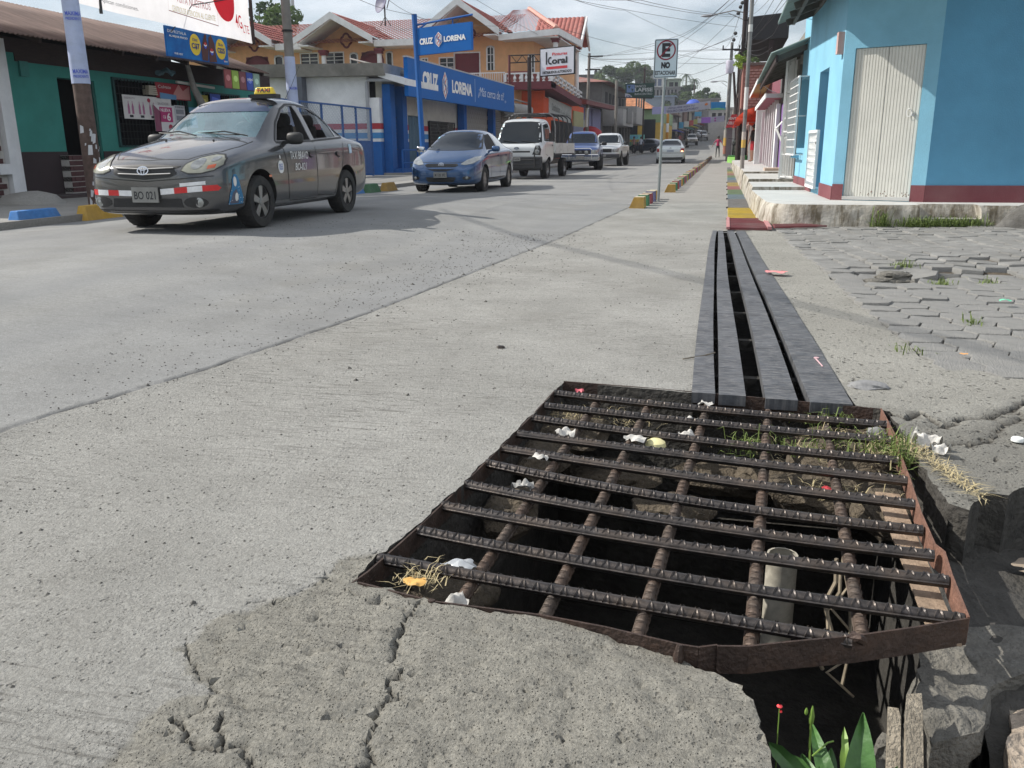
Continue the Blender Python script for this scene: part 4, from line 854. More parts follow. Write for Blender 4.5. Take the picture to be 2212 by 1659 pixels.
# the taxi
G = mat('grey_car_paint', (.085, .086, .09), .27, .05, 2.2, metal=.6, coat=1., dirt=.10, dirt_c=(.12, .115, .105))
taxi = Car('taxi', 'dark grey taxi sedan with yellow roof sign and red and white reflective tape', 'taxi', G, [
 (2.10, .48, .26, .54, .40, .63, .02), (2.07, .63, .22, .63, .52, .70, .025), (1.95, .76, .19, .69, .62, .755, .03), (1.74, .812, .185, .755, .67, .825, .035), (1.45, .828, .18, .815, .68, .895, .04), (1.1, .833, .18, .86, .70, .955, .045), (.93, .835, .18, .875, .70, .985, .045),
 (.80, .835, .18, .89, .685, 1.035, .045), (.30, .838, .18, .915, .585, 1.385, .05), (.02, .838, .18, .925, .565, 1.452, .045), (-.40, .838, .18, .935, .565, 1.465, .045), (-.78, .836, .18, .945, .57, 1.42, .04), (-1.15, .83, .18, .955, .60, 1.24, .035), (-1.42, .825, .18, .965, .655, 1.055, .03),
 (-1.55, .82, .19, .965, .67, 1.025, .03), (-1.90, .80, .22, .94, .66, .995, .025), (-2.04, .755, .26, .87, .62, .935, .02), (-2.10, .66, .30, .78, .52, .82, .02)], 3)
FW = [(.62, .96), (.40, 1.16), (.14, 1.315), (-.06, 1.375), (-.20, 1.385), (-.20, .975)]; RW = [(-.33, .985), (-.33, 1.385), (-.62, 1.365), (-.90, 1.27), (-1.02, 1.165), (-1.02, 1.02)]; QW = [(-1.07, 1.03), (-1.07, 1.14), (-1.22, 1.05), (-1.20, 1.03)]
for pl in (FW, RW, QW): taxi.cuts.append(MB().prism(pl, -1.5, 1.5, 'x'))
ws = [(-.62, 1.00), (.62, 1.00), (.525, 1.375), (.3, 1.41), (-.3, 1.41), (-.525, 1.375)]
taxi.cuts.append(MB().prism(ws, -1.35, 1.3, 'y'))
ws2 = [(-.655, .985), (-.3, .965), (.3, .965), (.655, .985), (.55, 1.375), (.3, 1.425), (-.3, 1.425), (-.55, 1.375)]
def blu(n, l, tc, col):
 return col
gl = mat('taxi_windscreen', (.16, .26, .30), .05, .35, 1.6, spec=1., coat=1., alpha=.6)
taxi.wrap('windscreen', 'F', ws2, gl, -.004, .09); taxi.wrap('windscreen_band', 'F', [(-.60, 1.30), (.60, 1.30), (.55, 1.375), (.3, 1.42), (-.3, 1.42), (-.55, 1.375)], mat('sun_band', (.03, .045, .09), .08, .1, 3, coat=.6), .001, .08)
taxi.wrap('rear_window', 'B', [(-.6, 1.08), (.6, 1.08), (.5, 1.35), (-.5, 1.35)], M_cglass, -.004, .1)
taxi.wrap('side_window', 'L', QW, M_glass, -.005, .05); taxi.wrap('side_window', 'R', QW, M_glass, -.005, .05); taxi.wrap('side_window', 'L', [(-.75, .99), (-.75, 1.33), (-.90, 1.27), (-1.02, 1.165), (-1.02, 1.02)], M_cglass, -.006, .05)
for sd in 'LR':
 taxi.line('window_trim', sd, [(.66, .955), (.42, 1.17), (.14, 1.335), (-.06, 1.395), (-.25, 1.405), (-.65, 1.385), (-.92, 1.285), (-1.1, 1.15), (-1.25, 1.045), (-1.22, 1.01), (-.2, .96), (.66, .94)], .022, M_trim, .003, 8)
 taxi.wrap('pillar_trim', sd, [(-.21, .965), (-.21, 1.39), (-.32, 1.39), (-.32, .975)], M_trim if sd == 'R' else G, .003, .08)
 taxi.line('door_seam', sd, [(.60, .93), (.56, .70), (.54, .38), (.50, .27), (-.24, .26), (-.24, .95)], .011, M_trim, .002, 10)
 taxi.line('door_seam', sd, [(-.24, .30), (-.78, .27), (-.84, .42), (-1.02, .62), (-1.14, .95)], .011, M_trim, .002, 10)
 taxi.line('sill_line', sd, [(.85, .27), (0, .262), (-.82, .27)], .03, mat('sill_grey', (.15, .15, .15), .5, .1), .002, 10)
 sx = -1 if sd == 'L' else 1
 for yy in (-.11, -.93):
  taxi.wrap('door_handle', sd, ell(yy, .80, .085, .032, 14), G, .018, .03)
 for yy in (-.11, -.93):
  taxi.wrap('handle_recess', sd, ell(yy+.01, .775, .055, .02, 12), M_trim, .004, .03)
 taxi.wrap('side_marker', sd, ell(.98, .57, .035, .014, 10), M_amber, .004, .02)
hl = [(.42, .655), (.50, .625), (.62, .625), (.72, .655), (.765, .71), (.75, .765), (.69, .81), (.62, .815), (.53, .785), (.45, .72)]
for sg in (1, -1):
 pl = hl if sg > 0 else sym(hl); h_ = taxi.wrap('headlight', 'F', pl, M_lampg, .006, .03)
 a = [(sg*.665, .665), (sg*.72, .68), (sg*.72, .715), (sg*.665, .70)]
 taxi.wrap('indicator', 'F', a if sg > 0 else list(reversed(a)), M_amber, .009, .03)
 taxi.wrap('reflector', 'F', ell(sg*.56, .72, .058, .055, 14), M_lampc, .008, .03)
 taxi.wrap('reflector', 'F', ell(sg*.675, .765, .032, .028, 14), M_lampc, .008, .03)
 taxi.line('headlight_rim', 'F', pl+[pl[0]], .009, M_trim, .007, 4)
 taxi.wrap('fog_lamp_recess', 'F', ell(sg*.55, .335, .12, .055, 16), M_trim, .004, .04)
 mb = MB(); c = taxi.hit('F', sg*.595, .335, .0); mb.lathe([(.045, -.01), (.05, .012), (.036, .014), (.034, .008), (0, .012)], (c.x, c.y, c.z), 'y', 16); mb.build('fog_lamp', M_lampc, taxi.root, True)
taxi.wrap('grille', 'F', [(-.37, .62), (-.30, .59), (0, .565), (.30, .59), (.37, .62), (.41, .70), (.1, .715), (-.1, .715), (-.41, .70)], M_trim, .004, .05)
for z, w_ in ((.672, .34), (.617, .31)):
 mb = MB(); pts = [taxi.hit('F', x, z+.01*(abs(x)/.3), .008) for x in [w_*(-1+2*i/12) for i in range(13)]]; mb.tube(pts, .008, 6); mb.build('grille_bar', M_rim, taxi.root, True)
h = taxi.hit('F', 0, .655, .03); emblem(taxi, frame(h, (-1, 0, 0), (0, -.25, 1)), 0, 0, 1.05)
taxi.wrap('air_intake', 'F', [(-.42, .285), (.42, .285), (.40, .375), (-.40, .375)], M_mesh, .004, .06)
taxi.line('bumper_seam', 'F', [(-.72, .60), (-.42, .575), (0, .548), (.42, .575), (.72, .60)], .009, M_trim, .004, 8)
taxi.line('splitter', 'F', [(-.72, .245), (-.3, .235), (.3, .235), (.72, .245)], .03, M_trim, .004, 10)
Mr = mat('red_tape', (.55, .02, .02), .4, .1, 20); Mw = mat('white_tape', (.72, .73, .74), .4, .1, 20)
xs = [-.70, -.60, -.46, -.33, -.20, -.165, .165, .20, .33, .46, .60, .72]
segs = [(.17, .33, 1), (.33, .46, 0), (.46, .60, 1), (.60, .72, 0)]
for a, b, c in segs:      # right hand side of the car (far side)
 taxi.wrap('reflective_tape', 'F', [(a, .395+.02*a), (b, .395+.02*b), (b, .452+.02*b), (a, .452+.02*a)], Mw if c else Mr, .005, .04)
for a, b, c in [(-.33, -.17, 1), (-.48, -.33, 0), (-.63, -.48, 1)]:
 taxi.wrap('reflective_tape', 'F', [(a, .40-.075*a), (b, .40-.075*b), (b, .458-.075*b), (a, .458-.075*a)], Mw if c else Mr, .005, .04)
taxi.wrap('reflective_tape', 'F', [(-.745, .452), (-.63, .447), (-.63, .505), (-.74, .51), (-.76, .48)], Mr, .005, .03)
taxi.wrap('reflective_tape', 'F', [(-.66, .515), (-.40, .495), (-.40, .53), (-.66, .55)], Mw, .005, .04)
h = taxi.hit('F', 0, .42, 0); taxi.plate('BO 021', 'F', -.155, .155, .335, .49, h.y+.025)
taxi.text('TAXI BRAVO', 'L', .46, .0, .745, .835, M_whitep, .0, .25); taxi.text('BO-021', 'L', .37, .06, .615, .70, M_whitep, .0, .25);
taxi.wrap('apple_sticker', 'L', [(.72+.062*math.cos(t)*(1+.12*math.cos(2*t)), .665+.082*math.sin(t)*(1-.13*math.sin(t)**8)) for t in [2*PI*i/24 for i in range(24)]], M_whitep, .005, .03); taxi.wrap('apple_sticker', 'L', ell(.72, .775, .012, .022, 10), M_whitep, .005, .03)
taxi.text('055', 'L', .765, .68, .63, .70, flat('blue_ink', (.08, .14, .4)), .01, 0, .008)
taxi.wrap('window_sticker', 'L', [(-1.30, .80), (-1.30, .92), (-1.39, .925), (-1.39, .805)], mat('pale_blue_sticker', (.45, .58, .68), .6, .1, 30), .005, .04)
blc = flat('cloak_blue', (.03, .17, .34)); skn = flat('figure_pale', (.70, .68, .64));
fig = [(1.80, .30), (1.555, .30), (1.56, .37), (1.60, .47), (1.625, .56), (1.66, .61), (1.70, .61), (1.735, .56), (1.745, .49), (1.78, .41)]
taxi.wrap('painted_figure', 'L', [(y_+.02, z_) for y_, z_ in fig], blc, .005, .03); taxi.wrap('painted_figure', 'L', [(1.80, .31), (1.66, .31), (1.67, .40), (1.70, .46), (1.76, .42)], flat('robe_grey', (.10, .10, .14)), .007, .03)
taxi.wrap('painted_figure', 'L', ell(1.715, .535, .026, .052, 16), skn, .0075, .02); taxi.wrap('painted_figure', 'L', ell(1.70, .375, .028, .045, 12), skn, .009, .02)
mb = MB(); q = random.Random(5)
for k in range(34):
 y_, z_ = q.uniform(1.58, 1.82), q.uniform(.30, .60); c = taxi.hit('L', y_, z_, .0075)
 if c and inside((y_-.02, z_), fig) and not (abs(y_-1.715) < .035 and z_ > .42) and not (abs(y_-1.72) < .05 and z_ < .45): mb.add([c+Vector((0, .006, 0)), c+Vector((0, 0, .006)), c+Vector((0, -.006, 0)), c+Vector((0, 0, -.006))], [(0, 1, 2, 3)])
tag(mb.build('painted_dots', M_whitep, taxi.root), kind='stuff')
taxi.mirror_(-.93, .50, .985); taxi.mirror_(.93, .50, .985)
for a, b, c in (((-.60, 1.0, 1.012), (.06, .88, 1.05), 0), ((.05, 1.0, 1.02), (.60, .84, 1.055), 1)):
 mb = MB(); mb.tube([(a[0], a[1], a[2]), ((a[0]+b[0])/2, (a[1]+b[1])/2-.01, (a[2]+b[2])/2+.035), b], .008, 5); mb.tube([(a[0]+.12, a[1]-.03, a[2]+.012), (b[0]+.05, b[1]-.01, b[2]+.004)], .006, 4); mb.build('wiper', M_trim, taxi.root)
for x in (-.3, .3): mb = MB(); c = taxi.hit('T', x, 1.22, .0); mb.lathe([(.014, 0), (.012, .012), (0, .014)], tuple(c), 'z', 8); mb.build('washer_nozzle', M_trim, taxi.root)
for sg in (1, -1): taxi.line('bonnet_seam', 'T', [(sg*.66, 1.0), (sg*.665, 1.3), (sg*.62, 1.6), (sg*.42, 1.93)], .010, M_trim, .002, 8)
taxi.line('bonnet_seam', 'T', [(-.42, 1.93), (0, 1.99), (.42, 1.93)], .008, M_trim, .002, 8)
for x in (-.33, .33):
 for y in (-.12, -.78):
  mb = MB(); z0 = .86; mb.hexa([(x-.22, y-.02, z0), (x+.22, y-.02, z0), (x+.2, y-.14, z0), (x-.2, y-.14, z0), (x-.17, y-.16, z0+.30), (x+.17, y-.16, z0+.30), (x+.15, y-.24, z0+.28), (x-.15, y-.24, z0+.28)])
  sb = mb.build('seat_back', mat('seat_cloth', (.03, .028, .028), .95, .3, 20), taxi.root, True)
  mb = MB(); mb.lathe([(0, 0), (.10, .01), (.125, .06), (.12, .13), (.09, .17), (0, .18)], (x, y-.20, z0+.27), 'z', 12); mb.build('headrest', MATS['seat_cloth'], taxi.root, True)
mb = MB(); mb.lathe([(.17+.014*math.cos(t), .014*math.sin(t)) for t in [2*PI*i/8 for i in range(9)]], (0, 0, 0), 'y', 22); mm = Matrix.Translation((-.33, .50, 1.02)) @ Matrix.Rotation(-.45, 4, 'X'); mb.v = [tuple(mm @ Vector(v)) for v in mb.v]; mb.build('steering_wheel', M_trim, taxi.root, True)
mb = MB(); mb.slab([(-.14, .90, 1.04), (.16, .90, 1.04), (.16, .78, 1.075), (-.14, .78, 1.075)], .004); mb.build('dashboard_card', flat('pale_green_card', (.3, .62, .55)), taxi.root)
mb = MB(); mb.tube([(-.60, .05, 1.44), (-.62, -.12, 1.62), (-.64, -.32, 1.86)], .0035, 4); mb.build('aerial', M_trim, taxi.root)
taxi.wheels([(-.725, 1.185), (-.725, -1.185), (.725, 1.185), (.725, -1.185)], .292, .20, 5, steer=0)
taxi.finish([(1.185, .31), (-1.185, .31)], .345, (-5.75, 9.83, .165), math.radians(180.5)); taxi.root.scale = (.975, .975, .975)
ts = empty('taxi_roof_sign', (-5.75+.34, 9.78, .165+1.458), 'yellow taxi sign with black and red lettering on the taxi roof', 'roof sign')
o = Vector(ORG[ts.name]);
mb = MB(); S_ = .66
mb.hexa([o+Vector(v)*S_ for v in [(-.20, -.075, .02), (.20, -.075, .02), (.20, .075, .02), (-.20, .075, .02), (-.165, -.035, .15), (.165, -.035, .15), (.165, .035, .15), (-.165, .035, .15)]])
bmx = mb.build('sign_case', mat('yellow_plastic', (.72, .52, .03), .35, .1, 8), ts); md = bmx.modifiers.new('b', 'BEVEL'); md.width = .018; md.segments = 3
mb = MB(); mb.box(o.x-.17, o.x+.17, o.y-.06, o.y+.06, o.z-.03, o.z+.018); mb.build('sign_base', M_trim, ts)
Fg_ = frame(o+Vector((-.19, -.0765, .02))*S_, (1, 0, 0), (0, .31, 1)); Fs = lambda a, b, c=0.: Fg_(a*S_, b*S_, c); lettering('TAXI', Fs, .055, .325, .035, .115, M_ink, ts, .03)
mb = MB(); fpoly(mb, Fs, [(.06, .075), (.10, .095), (.10, .055)], .008); fpoly(mb, Fs, [(.32, .075), (.28, .055), (.28, .095)], .008); fpoly(mb, Fs, [(.09, .067), (.29, .067), (.29, .082), (.09, .082)], .005); mb.build('red_arrow', flat('red_paint', (.5, .03, .02)), ts)
# blue sedan
B = mat('blue_car_paint', (.03, .085, .20), .25, .05, 2, metal=.55, coat=1.)
c = Car('sedan_car', 'metallic blue sedan waiting in front of the white cab truck', 'car', B, [
 (2.18, .48, .27, .48, .40, .54, .02), (2.13, .64, .22, .56, .52, .60, .03), (1.98, .77, .19, .64, .60, .70, .035), (1.75, .825, .18, .74, .66, .80, .04), (1.4, .845, .18, .83, .68, .91, .045), (1.12, .848, .18, .88, .69, .99, .045), (.95, .848, .18, .90, .68, 1.05, .045), (.35, .848, .18, .93, .57, 1.37, .045), (.0, .848, .18, .94, .555, 1.43, .045),
 (-.45, .848, .18, .95, .555, 1.435, .045), (-.9, .846, .18, .965, .57, 1.37, .04), (-1.35, .84, .18, .98, .62, 1.14, .035), (-1.55, .835, .18, .985, .66, 1.06, .03), (-1.95, .81, .22, .97, .66, 1.04, .025), (-2.12, .74, .28, .86, .60, .93, .02), (-2.18, .62, .33, .76, .5, .8, .02)], 3)
ws = [(-.68, 1.0), (-.3, .975), (.3, .975), (.68, 1.0), (.53, 1.355), (.3, 1.395), (-.3, 1.395), (-.53, 1.355)]
c.wrap('windscreen', 'F', ws, M_glass, .003, .07); c.line('windscreen_seal', 'F', ws+[ws[0]], .02, M_trim, .002, 8)
for sd in 'LR':
 c.wrap('side_window', sd, [(.80, .985), (.55, 1.17), (.22, 1.33), (-.08, 1.355), (-.15, 1.355), (-.18, .985)], M_cab, .003, .06); c.wrap('side_window', sd, [(-.26, .99), (-.25, 1.355), (-.62, 1.33), (-.9, 1.24), (-1.12, 1.07), (-1.10, 1.01)], mat('greenish_glass', (.10, .13, .13), .05, .3, 6, spec=1, coat=1), .003, .06)
 c.line('door_seam', sd, [(.80, .95), (.72, .6), (.66, .30), (-.22, .27), (-.22, .97)], .011, M_trim, .002, 9); c.line('door_seam', sd, [(-.22, .28), (-.82, .27), (-.95, .5), (-1.12, .98)], .011, M_trim, .002, 9)
 for yy in (-.1, -.98): c.wrap('door_handle', sd, ell(yy, .84, .085, .022, 12), B, .016, .03)
 c.wrap('lower_side_trim', sd, [(.9, .30), (-.8, .30), (-.8, .33), (.9, .33)], M_trim, .003, .08)  # black strip low along the body side
hl = [(.44, .66), (.56, .64), (.72, .68), (.80, .76), (.79, .84), (.68, .82), (.54, .75)]
for sg in (1, -1):
 c.wrap('headlight', 'F', hl if sg > 0 else sym(hl), M_lampc, .006, .03)
 c.wrap('fog_lamp', 'F', ell(sg*.60, .36, .09, .04, 12), M_trim, .005, .03); h = c.hit('F', sg*.61, .365, .01); mb = MB(); mb.lathe([(.036, -.005), (.03, .01), (0, .012)], tuple(h), 'y', 12); mb.build('fog_lens', M_lampc, c.root, True)
c.wrap('grille', 'F', [(-.40, .64), (-.33, .60), (.33, .60), (.40, .64), (.36, .675), (-.36, .675)], M_trim, .004, .04); c.wrap('grille', 'F', [(-.36, .575), (-.15, .51), (.15, .51), (.36, .575), (.2, .56), (-.2, .56)], M_trim, .004, .04)
c.wrap('air_intake', 'F', [(-.36, .36), (-.30, .27), (.30, .27), (.36, .36), (.34, .38), (-.34, .38)], M_mesh, .004, .05)
h = c.hit('F', 0, .645, .02); emblem(c, frame(h, (-1, 0, 0), (0, -.3, 1)), 0, 0, 1.0)
h = c.hit('F', 0, .42, 0); c.plate('M 120 392', 'F', -.155, .155, .37, .495, h.y+.03)
c.line('bonnet_seam', 'F', [(-.62, .72), (-.3, .70), (0, .695), (.3, .70), (.62, .72)], .008, M_trim, .003, 8)
c.mirror_(-.95, .68, 1.0, 1., B); c.mirror_(.95, .68, 1.0, 1., M_chrome)
mb = MB(); mb.tube([(-.5, 1.03, 1.03), (0, .96, 1.075), (.1, .96, 1.07)], .009, 5); mb.build('wiper', M_trim, c.root); mb = MB(); mb.tube([(.02, 1.05, 1.035), (.3, 1.0, 1.06), (.62, .93, 1.06)], .009, 5); mb.build('wiper', M_trim, c.root)
c.wrap('inspection_sticker', 'F', [(.50, 1.25), (.56, 1.25), (.55, 1.29), (.50, 1.29)], flat('sticker_blue', (.2, .5, .7)), .006, .04)
c.wheels([(-.735, 1.275), (-.735, -1.275), (.735, 1.275), (.735, -1.275)], .30, .2, 7)
c.finish([(1.275, .31), (-1.275, .31)], .35, (-6.38, 21.35, -.02), math.radians(181))
# white cab-over truck
Wp = paint('white_truck_paint', (.66, .68, .68), dirt=.12)
k = Car('flatbed_truck', 'white cab over truck with black bumper, roof rack and rail frame bed', 'truck', Wp, [
 (2.12, .62, .62, .90, .56, 1.0, .0), (2.10, .76, .56, .96, .68, 1.06, .01), (2.0, .83, .52, 1.05, .72, 1.14, .02), (1.80, .86, .50, 1.14, .72, 1.32, .03), (1.62, .87, .50, 1.2, .70, 1.62, .03), (1.48, .87, .5, 1.22, .70, 1.84, .03), (1.3, .87, .5, 1.23, .70, 1.91, .035), (.9, .87, .5, 1.23, .70, 1.93, .035), (.62, .87, .5, 1.23, .70, 1.92, .03), (.52, .86, .5, 1.23, .70, 1.88, .02)], 3)
ws = [(-.76, 1.18), (-.3, 1.155), (.3, 1.155), (.76, 1.18), (.64, 1.80), (.3, 1.83), (-.3, 1.83), (-.64, 1.80)]
k.wrap('windscreen', 'F', ws, M_glass, .004, .08); k.line('windscreen_seal', 'F', ws+[ws[0]], .03, M_trim, .003, 8)
for sd in 'LR':
 k.wrap('side_window', sd, [(1.66, 1.22), (1.45, 1.72), (1.0, 1.78), (.80, 1.76), (.80, 1.22)], M_glass, .004, .07); k.line('door_seam', sd, [(1.72, 1.2), (1.68, .8), (1.4, .76)], .012, M_trim, .002, 8); k.line('door_seam', sd, [(.70, .55), (.70, 1.78), (1.0, 1.83), (1.42, 1.78)], .012, M_trim, .002, 8)
 k.wrap('door_handle', sd, [(.75, 1.06), (.90, 1.06), (.90, 1.10), (.75, 1.10)], M_trim, .012, .05)
for sg in (1, -1):
 hh = [(sg*.52, .80), (sg*.78, .78), (sg*.80, .96), (sg*.74, 1.08), (sg*.62, 1.08), (sg*.58, .92)]; k.wrap('headlight', 'F', hh if sg > 0 else list(reversed(hh)), M_trim, .006, .04)
 for z, r_ in ((.89, .08), (1.02, .05)): h = k.hit('F', sg*.68, z, .0); mb = MB(); mb.lathe([(r_, .0), (r_*.95, .015), (r_*.5, .022), (0, .024)], tuple(h), 'y', 14); mb.build('headlight_lens', M_lampc, k.root, True)
 mb = MB(); mb.tube([(sg*.88, 1.50, 1.30), (sg*1.02, 1.62, 1.32)], .012, 5); mb.box(sg*1.03-.07, sg*1.03+.07, 1.60, 1.66, 1.20, 1.47); mb.build('mirror', M_trim if sg < 0 else Wp, k.root)
k.wrap('grille_slot', 'F', [(-.45, .865), (.45, .865), (.45, .915), (-.45, .915)], M_trim, .006, .06)
mb = MB(); mb.box(-.85, .85, 2.02, 2.16, .36, .74); mb.box(-.8, .8, 1.85, 2.03, .30, .55); bo = mb.build('bumper', mat('black_plastic', (.03, .032, .035), .6, .2, 9), k.root); md = bo.modifiers.new('b', 'BEVEL'); md.width = .03; md.segments = 2
mb = MB()
for x in (-.62, .62): mb.tube([(x, 2.20, .38), (x, 2.20, .80)], .022, 7)
for z in (.50, .64): mb.tube([(-.80, 2.19, z), (.80, 2.19, z)], .016, 6)
mb.build('bull_bar', M_trim, k.root, True)
h = k.hit('F', 0, 1.0, .0); mb = MB(); F_ = frame(h+Vector((0, .012, 0)), (-1, 0, 0), (0, -.25, 1)); fpoly(mb, F_, ell(0, 0, .085, .04), 0, 0, .01); em = mb.build('emblem', M_trim, k.root); mb = MB(); ring(mb, F_, 0, 0, .088, .043, .007, .003); mb.build('emblem_rim', M_chrome, k.root); lettering('KIA', F_, -.05, .05, -.018, .018, M_chrome, em, .03, off=.004)
k.plate('BO 4194', 'F', -.15, .15, .60, .72, 2.225)
for a, b in (((-.60, 2.0, 1.17), (-.1, 1.93, 1.24)), ((.0, 2.0, 1.18), (.5, 1.93, 1.25))): mb = MB(); mb.tube([a, b], .011, 5); mb.build('wiper', M_trim, k.root)
for i, (x, z) in enumerate([(.60, 1.72), (.655, 1.60), (.69, 1.42), (.70, 1.28)]): k.wrap('inspection_sticker', 'F', [(x-.03, z), (x+.03, z), (x+.03, z+.05), (x-.03, z+.05)], flat('sticker_pale', (.45, .6, .65)), .008, .04)
mb = MB()                       # roof rack
for x in (-.62, .62): mb.tube([(x, 1.35, 1.98), (x, 1.25, 2.03), (x, .75, 2.03), (x, .65, 1.97)], .016, 6)
for y in (1.3, 1.05, .8): mb.tube([(-.66, y, 2.02), (.66, y, 2.02)], .014, 6)
mb.tube([(-.66, 1.2, 2.02), (-.5, 1.2, 2.10), (.5, 1.2, 2.08), (.66, 1.2, 2.02)], .013, 6); mb.build('roof_rack', M_trim, k.root, True)
mb = MB(); mb.box(-.86, .86, -2.5, .45, .78, .84); mb.box(-.35, .35, -2.4, 1.3, .45, .62); mb.build('bed_floor', M_trim, k.root)
Mal = mat('white_bed_panel', (.60, .62, .60), .45, .15, 10, dirt=.3)
for sg in (-1, 1):
 mb = MB(); mb.box(sg*.86-.02, sg*.86+.02, -2.5, .42, .82, 1.16)
 for z in (.90, .98, 1.06): mb.box(sg*.88-.012, sg*.88+.012, -2.48, .40, z, z+.035)
 mb.build('side_board', Mal, k.root)
mb = MB(); mb.box(-.86, .86, .40, .44, .82, 1.2); mb.build('head_board', Mal, k.root); mb = MB(); mb.box(-.86, .86, -2.54, -2.50, .82, 1.16); mb.build('tail_board', Mal, k.root)
for y in (.30, -.35, -1.0, -1.7, -2.3):
 mb = MB(); mb.tube([(-.84, y, .85), (-.84, y, 1.7), (-.78, y, 2.0), (-.62, y, 2.12), (.62, y, 2.12), (.78, y, 2.0), (.84, y, 1.7), (.84, y, .85)], .024, 7); mb.build('bed_hoop', M_trim if y < .2 else mat('scuffed_steel', (.2, .2, .2), .4, .3, 20, metal=.7), k.root, True)
mb = MB()
for x in (-.6, 0, .6): mb.tube([(x, .30, 2.13), (x, -2.3, 2.13)], .018, 6)
mb.build('bed_rail', M_trim, k.root, True)
k.wheels([(-.72, 1.2), (-.72, -1.25), (.72, 1.2), (.72, -1.25)], .33, .2, 5, steel=True)
k.finish([(1.2, .33)], .40, (-6.50, 30.0, -.02), math.radians(177))
# pickups
def pickup(name, label, pm, place, head, lower=None, chrome=True, detail=True, steer=0.):
 p = Car(name, label, 'pickup truck', pm, [
  (2.42, .62, .50, .86, .52, .92, .01), (2.38, .76, .42, .92, .64, .98, .02), (2.2, .84, .40, .97, .70, 1.06, .03), (1.6, .87, .40, 1.02, .72, 1.12, .035), (1.15, .87, .40, 1.05, .72, 1.16, .03), (1.0, .87, .40, 1.06, .70, 1.22, .03), (.52, .87, .40, 1.08, .62, 1.66, .03), (.3, .87, .4, 1.08, .61, 1.71, .03),
  (-.3, .87, .4, 1.09, .61, 1.72, .03), (-.62, .87, .40, 1.09, .62, 1.68, .02), (-.80, .87, .40, 1.09, .70, 1.14, .0), (-.95, .87, .42, 1.08, .78, 1.09, .0), (-1.6, .87, .45, 1.08, .78, 1.09, .0), (-2.3, .87, .5, 1.08, .78, 1.09, 0), (-2.5, .83, .55, 1.04, .75, 1.06, 0)], 2)
 ws = [(-.70, 1.2), (.70, 1.2), (.58, 1.62), (-.58, 1.62)]
 p.wrap('windscreen', 'F', ws, M_glass, .004, .09); p.wrap('rear_window', 'B', [(-.6, 1.22), (.6, 1.22), (.52, 1.6), (-.52, 1.6)], M_glass, .004, .1)
 for sd in 'LR':
  p.wrap('side_window', sd, [(.88, 1.12), (.5, 1.58), (.22, 1.63), (.10, 1.63), (.10, 1.12)], M_glass, .004, .08); p.wrap('side_window', sd, [(.02, 1.12), (.02, 1.63), (-.48, 1.60), (-.56, 1.12)], M_glass, .004, .08)
  if lower: p.wrap('lower_panel', sd, [(1.05, .46), (-.95, .46), (-.95, .72), (1.05, .72)], lower, .003, .1)
  if detail: p.line('door_seam', sd, [(.95, 1.08), (.92, .46)], .012, M_trim, .003, 5); p.line('door_seam', sd, [(.06, 1.08), (.06, .46)], .012, M_trim, .003, 5); p.line('door_seam', sd, [(-.62, 1.08), (-.62, .46)], .012, M_trim, .003, 5)
  for yy in (.25, -.48): p.wrap('door_handle', sd, [(yy, .93), (yy+.14, .93), (yy+.14, .97), (yy, .97)], M_chrome if chrome else M_trim, .012, .05)
 for sg in (1, -1):
  hh = [(sg*.47, .74), (sg*.78, .72), (sg*.80, .92), (sg*.47, .90)]; p.wrap('headlight', 'F', hh if sg > 0 else list(reversed(hh)), M_lampc, .006, .05); p.mirror_(sg*1.0, .85, 1.18, 1.2, M_trim if not chrome else M_trim)
  tt = [(sg*.66, .72), (sg*.80, .72), (sg*.80, 1.0), (sg*.66, 1.0)]; p.wrap('tail_light', 'B', tt if sg > 0 else list(reversed(tt)), M_red, .006, .06)
 p.wrap('grille', 'F', [(-.44, .72), (.44, .72), (.44, .90), (-.44, .90)], M_trim, .005, .06)
 mb = MB(); mb.box(-.86, .86, 2.34, 2.50, .44, .64); bo = mb.build('bumper', mat('dark_grey_bumper', (.05, .05, .055), .45, .2, 9, metal=.3) if not chrome else mat('dull_chrome', (.35, .36, .37), .25, .2, 12, metal=.9), p.root); md = bo.modifiers.new('b', 'BEVEL'); md.width = .04; md.segments = 2
 mb = MB(); mb.box(-.82, .82, -2.62, -2.5, .5, .62); mb.build('rear_bumper', M_trim, p.root)
 if chrome:
  mb = MB(); mb.tube([(-.80, 2.5, .66), (-.80, 2.56, .70), (.80, 2.56, .70), (.80, 2.5, .66)], .026, 7); mb.tube([(-.50, 2.5, .50), (-.50, 2.58, .92), (-.42, 2.56, .97), (.42, 2.56, .97), (.50, 2.58, .92), (.50, 2.5, .50)], .026, 7); mb.build('bull_bar', M_chrome, p.root, True)
  for x in (-.28, .28): mb = MB(); mb.lathe([(0, -.05), (.07, -.03), (.08, .02), (.07, .03), (0, .035)], (x, 2.6, .80), 'y', 14); mb.build('spotlight', M_lampc, p.root, True)
  h = p.hit('F', 0, .82, .012); emblem(p, frame(h, (-1, 0, 0), (0, 0, 1)), 0, 0, 1.1)
  p.plate('', 'F', -.17, .17, .52, .66, 2.62, m=mat('grey_blank_plate', (.25, .24, .22), .7, .1))
 else: p.plate('', 'F', -.15, .15, .50, .61, 2.52)
 p.wheels([(-.76, 1.5), (-.76, -1.5), (.76, 1.5), (.76, -1.5)], .37, .25, 5, steer=steer, far=not detail)
 p.finish([(1.5, .38), (-1.5, .38)], .44, place, head); return p
pickup('pickup_truck', 'blue pickup with chrome front bar and two round spotlights', paint('deep_blue_paint', (.04, .085, .25)), (-6.55, 41.2, -.03), math.radians(186), steer=.35)
pickup('pickup_truck', 'white pickup parked behind the blue pickup', paint('white_pickup_paint', (.68, .70, .70)), (-6.35, 49.2, .0), math.radians(180), chrome=False)
